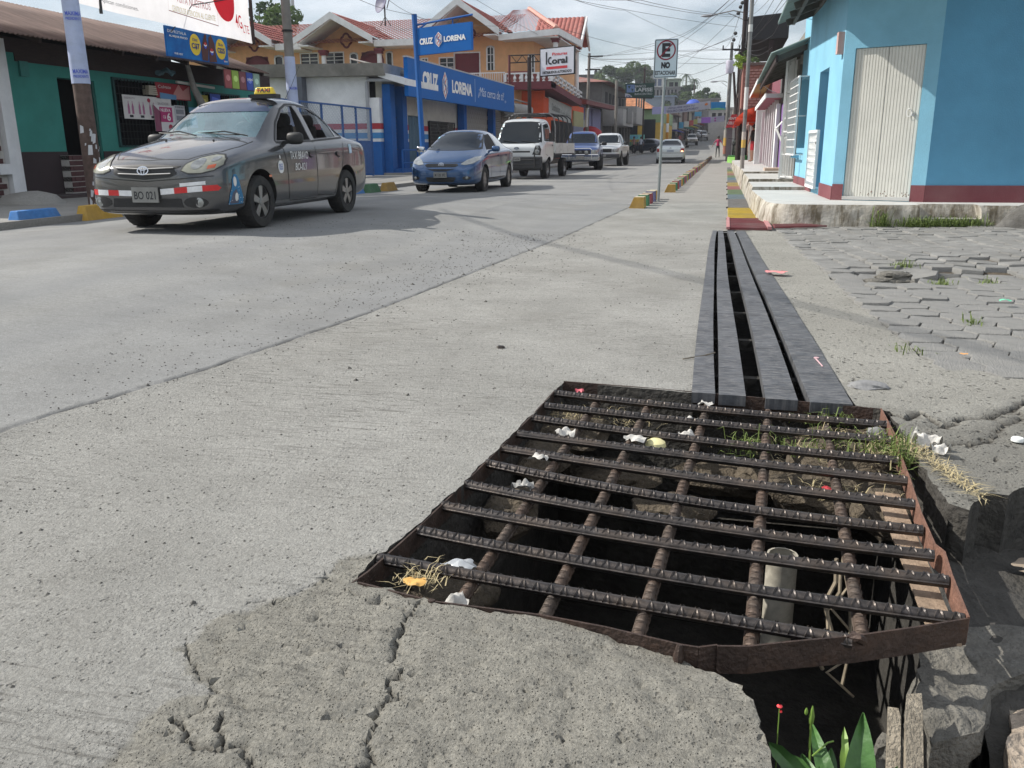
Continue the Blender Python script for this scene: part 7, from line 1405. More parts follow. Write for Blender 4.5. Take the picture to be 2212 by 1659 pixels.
mb = MB(); fpoly(mb, F, [(.30, .52), (.38, .52), (.38, 1.15), (.30, 1.15)], .02); stroke(mb, F, [(.62, .86), (.50, .84), (.44, .70), (.50, .57), (.64, .54)], .085, .021); mb.build('letter_k', M_ink, kb); mb = MB(); fpoly(mb, F, [(.33, .28), (1.52, .28), (1.52, .41), (.33, .41)], .02); mb.build('red_bar', MATS['sign_red'], kb)
sd = empty('satellite_dish', (-22.6, 57.5, 9.0), 'dark satellite dish on the tiled roof beside the middle gable', 'satellite dish'); mb = MB(); mb.lathe([(0, .0), (.3, .03), (.55, .12), (.72, .24), (.70, .25), (.5, .14), (0, .03)], (0, 0, 0), 'z', 22); mm = Matrix.Translation((-22.6, 57.5, 10.3)) @ Matrix.Rotation(math.radians(70), 4, 'X') @ Matrix.Rotation(math.radians(-38), 4, 'Y'); mb.v = [tuple(mm @ Vector(v)) for v in mb.v]; mb.build('dish', mat('dish_slate', (.10, .10, .17), .6, .15, 4), sd, True); mb = MB(); mb.tube([(-22.6, 57.6, 8.9), (-22.6, 57.6, 10.2)], .05, 6); mb.tube([(-22.95, 57.6, 8.9), (-22.6, 57.6, 9.5), (-22.2, 57.6, 8.9)], .03, 5); mb.tube([(-22.2, 57.0, 9.9), (-21.8, 56.4, 10.3)], .03, 5); mb.build('mount', M_iron, sd)
# maroon awning shop ----------------------------------------------------------------
ma = empty('awning_shop', (-12.5, 76, 0), 'low shop with sloping maroon awning, yellow and lilac painted front', 'shop')
mb = MB(); mb.box(-20, -12.6, 70.6, 90, 0, 4.6); mb.build('wall', plaster('lilac_wall', (.22, .22, .38)), ma)
mb = MB(); mb.hexa([(-11.6, 70.6, 4.30), (-11.0, 70.6, 4.30), (-11.0, 90, 4.55), (-11.6, 90, 4.55), (-12.7, 70.6, 4.9), (-11.0, 70.6, 4.62), (-11.0, 90, 4.9), (-12.7, 90, 5.3)]); mb.build('awning', mat('maroon_sheet', (.16, .03, .03), .7, .2, 2), ma)
mb = MB(); corrugated(mb, (-11.1, 70.6, 4.70), (-11.1, 90, 4.95), (-16, 90, 6.0), (-16, 70.6, 5.6), .4, .04); solid(mb.build('roof', MATS['grey_sheet_roof'], ma, True))
for a, b, c, nm in ((70.8, 76, (.50, .52, .03), 'acid_yellow'), (76.2, 80, (.20, .20, .42), 'lilac'), (84, 89.6, (.24, .24, .40), 'lilac_pale')): mb = MB(); mb.box(-12.58, -12.5, a, b, 2.6, 4.4); mb.build('painted_panel', plaster(nm, c), ma)
mb = MB(); mb.box(-12.55, -12.4, 72.5, 80.5, 2.1, 3.3); mb.build('sign_board', MATS['pale_sign'], ma); mb = MB(); mb.box(-12.6, -12.5, 71, 76.5, .3, 2.1); mb.build('green_panel', plaster('lime_panel', (.28, .32, .10)), ma)
mb = MB(); mb.lathe([(1.2, 0), (1.0, .5), (.5, .8), (0, .9)], (-11.9, 78.5, 1.9), 'z', 14); mb.build('red_canopy', mat('red_canvas', (.42, .02, .03), .7), ma, True)
bb = empty('balcony_building', (-11, 98, 0), 'grey block building with white balcony parapets and dark openings', 'building')
M_cmu = mat('grey_block', (.11, .105, .10), .95, .2, 3, bump=.5, dirt=.4, dirt_c=(.05, .05, .05)); M_bw = plaster('balcony_white', (.36, .35, .34), dirt=.4)
mb = MB(); mb.box(-26, -12.5, 90, 112, 0, 7.3); mb.build('wall', M_cmu, bb)
mb = MB(); mb.hexa([(-26, 89.2, 7.3), (-11.6, 89.2, 7.25), (-11.6, 113, 7.25), (-26, 113, 7.3), (-22, 96, 8.7), (-17, 97, 8.5), (-17, 106, 8.5), (-22, 106, 8.7)]); mb.build('roof', mat('rusty_red_roof', (.22, .09, .07), .8, .4, 1.2, dirt=.5, dirt_c=(.35, .33, .3)), bb)
mb = MB(); mb.box(-12.5, -10.4, 91, 101, 3.1, 3.3); mb.box(-10.55, -10.4, 91, 101, 3.3, 4.7); mb.box(-12.5, -10.4, 90.9, 91.05, 3.3, 4.7); mb.build('balcony', M_bw, bb); mb = MB(); mb.box(-10.42, -10.3, 94, 98.5, 3.4, 4.9); mb.build('grey_board', flat('grey_board', (.12, .12, .12)), bb)
mb = MB(); mb.box(-12.5, -10.1, 101.5, 111, 3.5, 3.7); mb.box(-10.25, -10.1, 101.5, 111, 3.7, 5.4); mb.box(-12.5, -10.1, 101.4, 101.55, 3.7, 5.4); mb.build('balcony', M_bw, bb)
for y in (92, 95, 98, 101, 104, 107, 110): mb = MB(); mb.box(-12.5, -11.7, y-.25, y+.25, 0, 3.2); mb.build('column', mat('shop_column', (.17, .165, .16), .8, .2), bb);
for y in (93.5, 96.5, 99.5, 102.5, 105.5, 108.5): mb = MB(); mb.box(-12.52, -12.45, y-1, y+1, .2, 2.6); mb.build('shop_door', M_black, bb); mb = MB(); mb.box(-12.52, -12.45, y-.8, y+.8, 4.4, 6.5); mb.build('window', M_black, bb)
for y in (103, 106, 109): mb = MB(); mb.tube([(-10.3, y, 5.3), (-10.3, y, 7.2)], .09, 6); mb.build('post', MATS['shop_column'], bb)
yb = empty('yellow_green_building', (-9, 118, 1), 'corner building painted yellow below and green above with rusty roof edge', 'building')
gg = .6; mb = MB(); mb.box(-22, -8.4, 117, 140, gg, gg+1.0); mb.build('wall', plaster('green_base', (.05, .22, .12)), yb); mb = MB(); mb.box(-22, -8.4, 117, 140, gg+1.0, gg+3.4); mb.build('wall', plaster('yellow_ochre', (.50, .33, .06)), yb); mb = MB(); mb.box(-22, -8.35, 116.9, 140, gg+3.4, gg+5.0); mb.build('wall', plaster('pale_green', (.22, .32, .17)), yb)
mb = MB(); mb.hexa([(-22, 116.3, 5.7), (-9.2, 116.3, 5.7), (-9.2, 140, 5.7), (-22, 140, 5.7), (-20, 119, 7.2), (-12, 119, 7.4), (-12, 136, 7.4), (-20, 136, 7.2)]); mb.build('roof', mat('orange_rust_roof', (.40, .17, .08), .8, .45, 2.), yb)
for x in (-12.2, -9.9): mb = MB(); mb.box(x-.75, x+.75, 116.85, 116.98, 2.0, 4.4); mb.build('window', M_glass, yb)
mb = MB(); mb.box(-12.9, -10.5, 116.6, 116.8, 1.9, 2.5); ks = mb.build('shop_board', flat('mint_board', (.15, .42, .38)), yb); F = frame((-12.8, 116.58, 1.95), (1, 0, 0), (0, 0, 1)); lettering('KITO', F, .3, 1.5, .08, .45, flat('cyan_ink', (.04, .2, .5)), yb, .03);
cp_ = empty('painted_column', (-6.9, 106, .4), 'tall post painted in orange and white bands beside the yellow building', 'post')
for i, (z0, z1, c) in enumerate([(.3, 2.6, 'o'), (2.6, 3.6, 'w'), (3.6, 5.3, 'o')]): mb = MB(); mb.lathe([(.16, z0), (.16, z1)], (-6.9, 106, 0), 'z', 10); mb.build('painted_band', flat('orange_band', (.50, .22, .02)) if c == 'o' else M_whitep, cp_, True)
bk = empty('bank_sign', (-9.3, 75, 0), 'dark green BANCO LAFISE BANCENTRO sign on a grey steel post', 'sign')
mb = MB(); mb.tube([(-9.18, 75, 0), (-9.18, 75, 6.3)], .13, 8); mb.build('post', M_pole, bk, True); mb = MB(); mb.tube([(-9.18, 75, 5.0), (-6.2, 75, 4.85)], .05, 6); mb.build('arm', M_iron, bk)
F = frame((-8.46, 74.98, 4.88), (1, 0, .0), (0, 0, 1)); mb = MB(); mb.slab([F(0, .02), F(2.38, .0), F(2.38, 1.16), F(0, 1.16)], .2); mb.build('panel', flat('bank_green', (.008, .045, .035), .5), bk); sil = flat('bank_silver', (.40, .44, .45))
lettering('BANCO', F, .82, 1.70, .84, 1.02, sil, bk, .01, off=.02); lettering('LAFISE', F, .80, 2.26, .50, .80, sil, bk, .04, off=.02); lettering('BANCENTRO', F, .80, 2.24, .24, .40, sil, bk, .01, off=.02)
mb = MB(); fpoly(mb, F, [(.12, .46), (.78, .46), (.78, 1.06), (.12, 1.06)], .012); mb.build('map_panel', flat('map_blue', (.12, .20, .38)), bk); mb = MB(); fpoly(mb, F, [(.22, .98), (.46, 1.0), (.40, .84), (.34, .74), (.24, .88)], .02); fpoly(mb, F, [(.50, .78), (.68, .72), (.60, .50), (.54, .62)], .02); mb.build('map_land', flat('map_land', (.02, .06, .06)), bk)
mb = MB(); fpoly(mb, F, [(.0, .03), (.60, .03)]+[(.60*math.cos(t), .03+.36*math.sin(t)) for t in [PI/2*i/8 for i in range(1, 9)]], .012); mb.build('atm_panel', flat('atm_grey', (.40, .42, .48)), bk); lettering('ATM', F, .06, .46, .08, .24, flat('atm_ink', (.03, .06, .2)), bk, .04, off=.02)
def hung(name, A, B, h_, c, label, cat='banner', sag=.12, t=.02):
 ob = empty(name, ((A[0]+B[0])/2, (A[1]+B[1])/2, min(A[2], B[2])), label, cat); A = Vector(A); B = Vector(B); L_ = (B-A).length
 def F(a, b, c_=0.): t_ = a/L_; p = A.lerp(B, t_); return Vector((p.x, p.y-c_, p.z-4*sag*t_*(1-t_)+b))
 mb = MB(); k = 14
 for i in range(k+1): mb.v += [tuple(F(L_*i/k, 0)), tuple(F(L_*i/k, h_))]
 for i in range(k): a = 2*i; mb.f.append((a, a+2, a+3, a+1)); mb.m.append(0)
 solid(mb.build('cloth', translucent(mat(name+'_cloth_%d' % int(A.y), c, .8, .08, 2), .45), ob), t); return ob, F, L_
ob, F, L_ = hung('street_banner', (-8.25, 100, 4.43), (-2.0, 100, 4.95), .80, (.52, .52, .58), 'white banner reading SEGURO OBLIGATORIO strung across the far street'); lettering('¡ADQUIERE AQUI TU', F, 1.75, 4.6, .44, .66, flat('banner_navy', (.10, .10, .22)), ob, .02, off=.03); lettering('SEGURO OBLIGATORIO!', F, 1.6, 5.0, .12, .36, MATS['banner_navy'], ob, .02, off=.03)
mb = MB(); fpoly(mb, F, [(0, 0), (1.5, 0), (1.5, .78), (0, .78)], .02); mb.build('lilac_panel', flat('lilac_panel', (.33, .33, .55)), ob); mb = MB(); fpoly(mb, F, ell(5.85, .50, .17, .13, 14), .03); mb.build('orange_mark', flat('orange_mark', (.55, .16, .03)), ob)
ob, F, L_ = hung('street_banner', (-2.9, 101, 3.45), (-.42, 101, 3.6), .62, (.52, .50, .62), 'lilac and white banner hanging lower near the right poles', sag=.04); mb = MB(); fpoly(mb, F, [(0, 0), (1.0, 0), (1.0, .6), (0, .6)], .02); mb.build('purple_panel', flat('purple_panel', (.30, .12, .50)), ob); mb = MB(); fpoly(mb, F, ell(1.5, .42, .1, .1, 12), .02); fpoly(mb, F, ell(1.5, .18, .1, .1, 12), .02); mb.build('round_marks', flat('magenta_mark', (.4, .08, .35)), ob)
ob, F, L_ = hung('cyan_sign', (-1.93, 100.5, 4.80), (-.36, 100.5, 4.80), .82, (.02, .30, .60), 'bright cyan rectangular sign beside the end of the white banner', 'sign', 0, .1); mb = MB(); fpoly(mb, F, [(0, .02), (1.5, .02), (1.5, .12), (.8, .22), (0, .14)], .02); mb.build('green_strip', flat('green_strip', (.15, .45, .2)), ob)
ob, F, L_ = hung('small_blue_sign', (-4.6, 127, 5.0), (-3.65, 127, 5.0), .6, (.12, .38, .55), 'small light blue sign below the white banner', 'sign', 0, .1)
mb = MB(); mb.lathe([(1.6, 0), (1.4, .3), (.8, .85), (0, 1.0)], (-7.6, 200, 9.9), 'z', 18); tag(mb.build('blue_dome', mat('blue_canvas', (.03, .08, .42), .7, .15), None, True), 'bright blue dome shaped tent roof behind the white banner', 'tent')
# RIGHT SIDE
def PS(a, b, t):                 # wall along a->b in plan, facing the left hand of travel reversed (viewer's right = b)
 a = Vector((a[0], a[1], 0)); b = Vector((b[0], b[1], 0)); d = (b-a).normalized(); inn = Vector((-d.y, d.x, 0))
 return lambda u, z, dd: a+d*u+inn*(t*dd)+Vector((0, 0, z))
def LN(a, b): return math.hypot(a[0]-b[0], a[1]-b[1])
def fr2(a, b, z=0, o=0.):
 F = frame((a[0], a[1], z), (b[0]-a[0], b[1]-a[1], 0), (0, 0, 1)); return (lambda p, q, c=0.: F(p, q, c+o))
M_sky = plaster('light_blue_plaster', (.21, .47, .62), dirt=.4, dirt_c=(.25, .46, .55), bump=.35, scale=1.6); M_sky_shade = plaster('shaded_blue_plaster', (.10, .30, .47), dirt=.3, dirt_c=(.12, .34, .48), scale=1.6); M_ox = plaster('oxblood_base', (.17, .045, .055), dirt=.45, dirt_c=(.28, .17, .16))  # deeper blue paints the side wall's and doorway's shade into the plaster
def stains(n, l, tc, col):
 mp = n.new('ShaderNodeMapping'); mp.inputs['Scale'].default_value = (7, 7, 1.1); l.new(tc.outputs['Object'], mp.inputs[0])
 q = n.new('ShaderNodeTexNoise'); q.inputs['Scale'].default_value = 1; q.inputs['Detail'].default_value = 9; q.inputs['Roughness'].default_value = .72; l.new(mp.outputs[0], q.inputs['Vector'])
 r_ = n.new('ShaderNodeValToRGB'); r_.color_ramp.elements[0].position = .44; r_.color_ramp.elements[1].position = .6; l.new(q.outputs[0], r_.inputs[0])
 m = n.new('ShaderNodeMix'); m.data_type = 'RGBA'; m.inputs[7].default_value = (.15, .125, .085, 1); l.new(r_.outputs[0], m.inputs[0]); l.new(col, m.inputs[6]); return m.outputs[2]
M_plat = mat('stained_white_lime', (.44, .40, .335), .9, .15, 6, c2=(.55, .52, .455), bump=.8, bscale=30, extra=stains); M_ptop = mat('platform_top', (.50, .50, .48), .85, .12, 3, dirt=.45, dirt_c=(.33, .32, .30), bump=.3, bscale=60)
A_, B_, C_, D_ = (1.42, 12.55), (1.25, 17.1), (2.50, 12.14), (7.0, 12.08)
bl = empty('blue_corner_building', (2.5, 14, .28), 'light blue corner building with chamfered corner, oxblood base band and overhanging roof', 'building')
ua = LN(B_, A_); P_ = PS(B_, A_, .16)
hol = [(2.42, 3.36, .36, 2.08), (-.1, 1.15, .82, 2.13)]       # doorway recess, barred window
mb = MB(); wallgrid(mb, 0, ua, .2, 3.6, [hol[0], (.02, 1.15, .95, 2.13)], P_); mb.build('street_wall', M_sky, bl)
P2 = PS(A_, C_, .16); uc = LN(A_, C_); mb = MB(); wallgrid(mb, 0, uc, .2, 3.8, [(.14, .985, .32, 2.20)], P2); mb.build('corner_wall', M_sky, bl)
P3_ = PS(C_, D_, .2); mb = MB(); wallgrid(mb, 0, 4.5, .2, 4.2, [], P3_); mb.build('side_wall', M_sky_shade, bl)
for (a, b, u0, u1, hs_) in ((B_, A_, 0, 2.42, []), (B_, A_, 3.36, ua+.012, []), (A_, C_, 0, .14, []), (A_, C_, .985, uc, []), (C_, D_, 0, 4.5, [])):
 mb = MB(); wallgrid(mb, u0, u1, .2, .49 if a != B_ else .46, hs_, PS((a[0], a[1]), (b[0], b[1]), -.014)); mb.build('base_band', M_ox, bl)
mb = MB()                         # reveals of the deep doorway
wallgrid(mb, 2.42, 3.36, .36, 2.08, [], lambda u, z, d: PS(B_, A_, .16)(u, z, 5.5+d*.3)); mb.build('doorway_back', M_sky_shade, bl)
mb = MB()
for u in (2.42, 3.36):
 P = P_; mb.add([P(u, .3, 1), P(u, .3, 5.6), P(u, 2.1, 5.6), P(u, 2.1, 1)], [(0, 1, 2, 3)])
mb.add([P_(2.42, 2.08, 1), P_(3.36, 2.08, 1), P_(3.36, 2.08, 5.6), P_(2.42, 2.08, 5.6)], [(0, 1, 2, 3)]); mb.add([P_(2.42, .30, 0), P_(3.36, .30, 0), P_(3.36, .30, 5.6), P_(2.42, .30, 5.6)], [(0, 1, 2, 3)]); solid(mb.build('doorway_reveal', M_sky_shade, bl), .02)
mb = MB(); wallgrid(mb, 0, 1.2, .9, 2.2, [], lambda u, z, d: P_(u, z, 1.2+d*.3)); mb.build('window_dark', M_glass, bl)
M_door = mat('cream_metal_door', (.68, .67, .61), .45, .06, 3, dirt=.3, dirt_c=(.50, .48, .40), extra=None); F = fr2(A_, C_, 0)
for k_, (u0, u1) in enumerate(((.145, .545), (.55, .98))):
 mb = MB(); n_ = 11; z0, z1 = .335, 2.195; pts = []
 for i in range(n_):
  a = u0+(u1-u0)*i/n_; s_ = (u1-u0)/n_; pts += [(a, -.035), (a+s_*.70, -.035), (a+s_*.78, -.043), (a+s_*.92, -.043)]
 pts.append((u1, -.035)); o = len(mb.v)
 for (a, c) in pts: mb.v += [tuple(F(a, z0, c)), tuple(F(a, z1, c))]
 for i in range(len(pts)-1): mb.f.append((2*i, 2*i+2, 2*i+3, 2*i+1)); mb.m.append(0)
 lf = mb.build('door_leaf', M_door, bl)
 mb = MB(); q = random.Random(k_)
 for i in range(26 if k_ else 7):
  a = q.uniform(u0+.05, u1-.02); z = z0+abs(q.gauss(0, .04)); s_ = q.uniform(.004, .014); fpoly(mb, F, [(a, z), (a+s_, z+s_*.2), (a+s_*.7, z+s_*1.3), (a-s_*.3, z+s_)], -.030)
 o_ = mb.build('rust_spots', M_rustl, lf); o_['kind'] = 'stuff'
mb = MB(); ring(mb, F, .86, 1.39, .038, .055, .012, -.015); mb.tube([F(.86, 1.44, -.02), F(.865, 1.43, .0)], .008, 5); kb_ = mb.build('pull_ring', M_whitep, bl); mb = MB(); mb.lathe([(.022, 0), (.02, .02), (0, .025)], tuple(F(.915, 1.36, -.01)), 'y', 10); mb.build('lock', M_whitep, bl, True)
mb = MB(); fpoly(mb, F, [(.14, .29), (.985, .29), (.985, .335), (.14, .335)], .02, 0, .09); mb.build('door_sill', M_ptop, bl)
def cage_bars(a, b, u0, u1, z0, z1, nv, nh, o, name, par, t=.014, m=M_whitep, box=False):
 Fq = fr2(a, b, 0, o); mb = MB()
 for i in range(nv+1): u = u0+(u1-u0)*i/nv; mb.bar(Fq(u, z0), Fq(u, z1), t if 0 < i < nv else t*2, t)
 for i in range(nh+1): z = z0+(z1-z0)*i/nh; mb.bar(Fq(u0, z), Fq(u1, z), t if 0 < i < nh else t*2, t*(1 if 0 < i < nh else 2))
 if box:
  for u in (u0, u1):
   for z in (z0, z1, (z0+z1)/2): mb.bar(Fq(u, z, 0), Fq(u, z, -o), t, t)
 ob = mb.build(name, m, par); ob['kind'] = 'stuff'; return ob
cage_bars(B_, A_, -.35, 1.0, .84, 2.13, 6, 10, .14, 'window_cage', bl, box=True)
mb = MB(); Fg = fr2(B_, A_, 0, .0); mb.slab([Fg(.1, .78, .1), Fg(.5, .78, .1), Fg(.5, .83, .1), Fg(.1, .83, .1)], .1); mb.build('window_shelf', M_sky, bl)
mb = MB(); mb.slab([Fg(4.36, 2.15, .08), Fg(4.50, 2.15, .08), Fg(4.50, 2.42, .08), Fg(4.36, 2.42, .08)], .08); mb.build('meter_box', mat('salmon_box', (.50, .33, .30), .7, .1), bl)
gt = cage_bars(B_, A_, 2.25, 3.22, .38, 1.20, 9, 2, .06, 'low_gate', bl, t=.02); mb = MB()
for i in range(9):
 for j in range(7): u = 2.30+.1*i; z = .44+.1*j; c_ = Fg(u+.05, z+.05, .065); mb.tube([Fg(u+.05+.035*math.cos(t), z+.05+.045*math.sin(t), .065) for t in [2*PI*k/8 for k in range(9)]], .006, 3, caps=False)
o_ = mb.build('gate_scrolls', M_whitep, bl); o_['kind'] = 'stuff'; mb = MB(); mb.lathe([(0, 0), (.02, .01), (.02, .03), (0, .04)], tuple(Fg(3.16, 1.03, .09)), 'x', 8); mb.build('gate_lock', M_trim, bl)
M_dull = mat('dull_teal_sheet', (.17, .24, .23), .7, .25, 2.5, dirt=.5, dirt_c=(.07, .08, .075), stretch=(1, 3, 1)); M_beam = mat('grey_beam', (.10, .095, .085), .9, .3, 5, bump=.5)
mb = MB(); corrugated(mb, (.73, 10.2, 3.0), (.73, 16.25, 3.0), (4.4, 16.25, 4.3), (4.4, 10.2, 4.3), .11, .016); solid(mb.build('roof', M_dull, bl, True))
for i in range(7): y = 10.5+i*.92; mb = MB(); mb.bar((.86, y, 2.97), (4.3, y, 4.19), .07, .10); mb.build('rafter', M_beam, bl)
for x in (.98, 1.3, 1.9): mb = MB(); z = 2.9+(x-.73)*.354; mb.bar((x, 10.3, z), (x, 16.2, z), .05, .06); mb.build('purlin', M_beam, bl)
mb = MB(); mb.hexa([(1.45, 12.6, 3.55), (6.9, 12.3, 4.2), (6.9, 17, 4.2), (1.3, 17, 3.55), (1.45, 12.6, 3.6), (6.9, 12.3, 4.25), (6.9, 17, 4.25), (1.3, 17, 3.6)]); mb.box(6.8, 7, 12.2, 17, .2, 4.2); mb.build('ceiling', M_beam, bl)
# platform (raised pavement) -----------------------------------
pf = [(.41, 15.3), (.44, 13.6), (.47, 12.2), (.50, 11.9), (.57, 11.68), (.70, 11.54), (.90, 11.48), (1.3, 11.47), (1.9, 11.46), (2.35, 11.5), (2.36, 11.72), (3.05, 11.74), (3.06, 11.5), (8, 11.6), (8, 15.3)]
PLAT = tag(empty('raised_pavement', (1, 14, 0), None, None), kind='structure')
def platform(poly, z0, z1, out=.05, nm='platform'):
 k = len(poly); mb = MB(); cx_ = sum(p[0] for p in poly)/k; cy_ = sum(p[1] for p in poly)/k; P = []
 for a, b in zip(poly, poly[1:]+poly[:1]):
  n_ = max(1, int(LN(a, b)/.06)) if min(a[0], b[0]) < 3.3 else 1
  for i in range(n_): P.append((a[0]+(b[0]-a[0])*i/n_, a[1]+(b[1]-a[1])*i/n_))
 k = len(P); rows = 6;
 for j in range(rows+1):
  t = j/rows
  for x, y in P:
   n_ = noise.noise(Vector((x*7, y*7, t*3)))*.018; dx_, dy_ = cx_-x, cy_-y; l_ = math.hypot(dx_, dy_) or 1; q_ = (t*out+n_-(.02 if j == rows else 0)*-1)/l_
   mb.v.append((x+dx_*q_, y+dy_*q_, z0+(z1-z0)*t-(.012*(1-abs(n_)*20) if j == rows else 0)*0))
 for j in range(rows):
  for i in range(k): mb.f.append((j*k+i, j*k+(i+1) % k, (j+1)*k+(i+1) % k, (j+1)*k+i)); mb.m.append(0)
 mb.f.append(tuple(rows*k+i for i in range(k))); mb.m.append(1)
 return mb.build(nm, [M_plat, M_ptop], PLAT, True)
platform(pf, -.03, .28); levels = [(15.3, 17.5, .33, .40), (17.5, 21.0, .38, .38), (21, 24.5, .42, .35), (24.5, 28, .40, .33), (28, 33, .36, .31), (33, 46, .30, .28)]
for y0, y1, z, x in levels: platform([(x, y1), (x+.02, y0+.012), (8, y0+.012), (8, y1)], -.03, z, .03, 'platform_step')
tag(blob('kerb_boulder', (3.95, 11.28, .0), .66, mat('dark_kerb_stone', (.13, .125, .115), .95, .3, 12, bump=1.2, bscale=60, dirt=.5), 6, (1.25, .32, .60), .10), 'rounded grey concrete block at the foot of the platform, right edge', 'concrete block')
mb = MB(); mb.box(2.36, 3.04, 11.5, 11.72, -.02, .12); mb.build('low_step', M_side, PLAT)
# following fronts ------------------------------------------------
M_gray = plaster('raw_grey_wall', (.22, .21, .185), dirt=.6, dirt_c=(.09, .085, .07), bump=.8)
def front(name, y0, y1, zt, m, label, x=1.28, holes=(), cat='house', zb=.2, depth=5.5):
 ob = empty(name, (x, (y0+y1)/2, zb), label, cat); mb = MB(); a, b = (x, y1), (x, y0); wallgrid(mb, 0, y1-y0, zb, zt, [(y1-h[1], y1-h[0], h[2], h[3]) for h in holes], PS(a, b, .2)); mb.build('wall', m, ob)
 mb = MB(); mb.box(x+.2, x+depth, y0, y0+.15, zb, zt); mb.box(x+.2, x+depth, y1-.15, y1, zb, zt); mb.build('party_wall', m, ob)
 if holes: mb = MB(); mb.box(x+.21, x+.4, y0+.16, y1-.16, zb, zt-.05); mb.build('dark_interior', M_black, ob)
 return ob
g1 = front('grey_house', 17.12, 22.15, 3.0, M_gray, 'raw grey plastered house with white barred gates beside the blue building', holes=[(17.5, 18.3, .4, 2.5), (18.6, 19.4, 1.0, 2.5)])
cage_bars((1.28, 19.4), (1.28, 18.6), 0, .8, 1.15, 2.75, 7, 3, .10, 'window_grille', g1, box=True); cage_bars((1.28, 18.35), (1.05, 17.5), 0, .88, .40, 2.72, 8, 3, .05, 'gate', g1); cage_bars((1.05, 17.62), (1.28, 17.45), 0, .26, .42, 1.25, 5, 2, .03, 'gate_leaf', g1)
mb = MB()
for i in range(7): y = 19.9+.09*i; mb.tube([(1.25, y, 1.62), (1.02, y, 1.36), (1.20, y, 1.0)], .010, 4)
for p in ((1.25, 1.62), (1.02, 1.36), (1.20, 1.0)): mb.tube([(p[0], 19.88, p[1]), (p[0], 20.46, p[1])], .012, 4)
o_ = mb.build('bent_window_bars', M_whitep, g1); o_['kind'] = 'stuff'
mb = MB(); corrugated(mb, (.66, 16.3, 2.52), (.66, 24.0, 2.52), (3.2, 24, 3.5), (3.2, 16.3, 3.5), .11, .016); solid(mb.build('roof', M_dull, g1, True))
for i in range(9): y = 16.6+i*.85; mb = MB(); mb.bar((.75, y, 2.45), (3.1, y, 3.36), .07, .09); mb.build('rafter', M_beam, g1)
mb = MB(); mb.box(.74, .78, 16.3, 24, 2.38, 2.50); mb.build('eave_plank', M_darkw, g1)
g2 = front('purple_door_house', 22.17, 24.6, 3.2, plaster('dark_grey_wall', (.12, .115, .11), dirt=.4), 'narrow dark grey house front with an open purple door', holes=[(22.3, 23.6, .44, 2.0)])
mb = MB(); mb.slab([(1.27, 23.1, .44), (1.27, 22.25, .44), (1.27, 22.25, 1.98), (1.27, 23.1, 1.98)], .05); mb.build('purple_door', plaster('purple_paint', (.19, .10, .28)), g2); mb = MB(); mb.box(1.16, 1.24, 23.2, 23.75, .44, 2.0); mb.build('white_door_edge', M_ww, g2); mb = MB(); mb.box(.9, 1.5, 21.6, 22.4, .36, .48); mb.build('door_step', plaster('peach_step', (.50, .38, .30)), g2)
g3 = front('pink_house', 24.62, 33.5, 3.3, plaster('rose_maroon_wall', (.20, .065, .085), dirt=.35), 'maroon and pink house front with white pilasters under two thin canopies', holes=[(26.2, 27.2, .42, 1.9), (29, 30.2, .42, 1.9)])
for y in (24.8, 26.0, 27.5, 28.8, 30.5, 33.3): mb = MB(); mb.box(1.17, 1.30, y-.09, y+.09, .4, 2.15); mb.build('pilaster', M_ww, g3)
mb = MB(); mb.box(.88, 1.4, 23.2, 31.5, 2.16, 2.22); c_ = mb.build('pink_canopy', plaster('pink_canopy_paint', (.34, .10, .14)), g3); mb = MB(); mb.box(.86, .885, 23.2, 31.5, 2.13, 2.25); mb.box(.88, 1.4, 23.17, 23.2, 2.14, 2.24); mb.build('canopy_edge', M_ww, c_)
mb = MB(); mb.box(.84, 1.5, 29.3, 39, 2.93, 2.98); c_ = mb.build('ochre_canopy', mat('ochre_boards', (.42, .24, .08), .8, .2, 2, stretch=(1, 9, 1)), g3); mb = MB(); mb.box(.82, .845, 29.3, 39, 2.90, 3.02); mb.build('canopy_edge', M_ww, c_)
g4 = front('grey_column_shop', 33.52, 38.2, 2.9, plaster('warm_grey_wall', (.24, .22, .20), dirt=.4), 'grey shop front with pale columns beside the red awning', holes=[(34.6, 37.6, .3, 2.1)])
for y in (33.8, 34.4): mb = MB(); mb.box(1.0, 1.28, y-.12, y+.12, .3, 2.4); mb.build('column', M_ww, g4)
mb = MB(); mb.box(1.05, 1.1, 33.9, 34.1, 1.95, 2.25); mb.build('meter_box', flat('meter_pale', (.5, .5, .4)), g4)
aw = empty('red_awning', (.9, 40, 1.8), 'bright orange red scalloped awning behind the thin steel pole', 'awning')
mb = MB(); n_ = 16
for j, (x, z) in enumerate([(1.28, 2.42), (1.0, 2.45), (.62, 2.33), (.34, 2.08), (.24, 1.86)]):
 for i in range(n_+1): mb.v.append((x-.05*math.sin(i*.8)*.4, 36+8.0*i/n_, z-(.05*abs(math.sin(i*PI/2*1.0+.6)) if j == 4 else 0)))
for j in range(4):
 for i in range(n_): a = j*(n_+1)+i; mb.f.append((a, a+1, a+n_+2, a+n_+1)); mb.m.append(0)
for j in range(4): mb.add([(1.28, 36, 1.9), ([1.28, 1.0, .62, .34, .24][j], 36, [2.42, 2.45, 2.33, 2.08, 1.86][j]), ([1.28, 1.0, .62, .34, .24][j+1], 36, [2.42, 2.45, 2.33, 2.08, 1.86][j+1])], [(0, 1, 2)])
solid(mb.build('canvas', translucent(mat('orange_red_canvas', (.62, .06, .02), .8, .12, 4)), aw, True), .01); mb = MB()
for i in range(17): y = 36+.5*i; mb.add([(.235, y, 1.87), (.235, y+.5, 1.87), (.23, y+.4, 1.77), (.23, y+.25, 1.74), (.23, y+.1, 1.77)], [(0, 1, 2, 3, 4)])
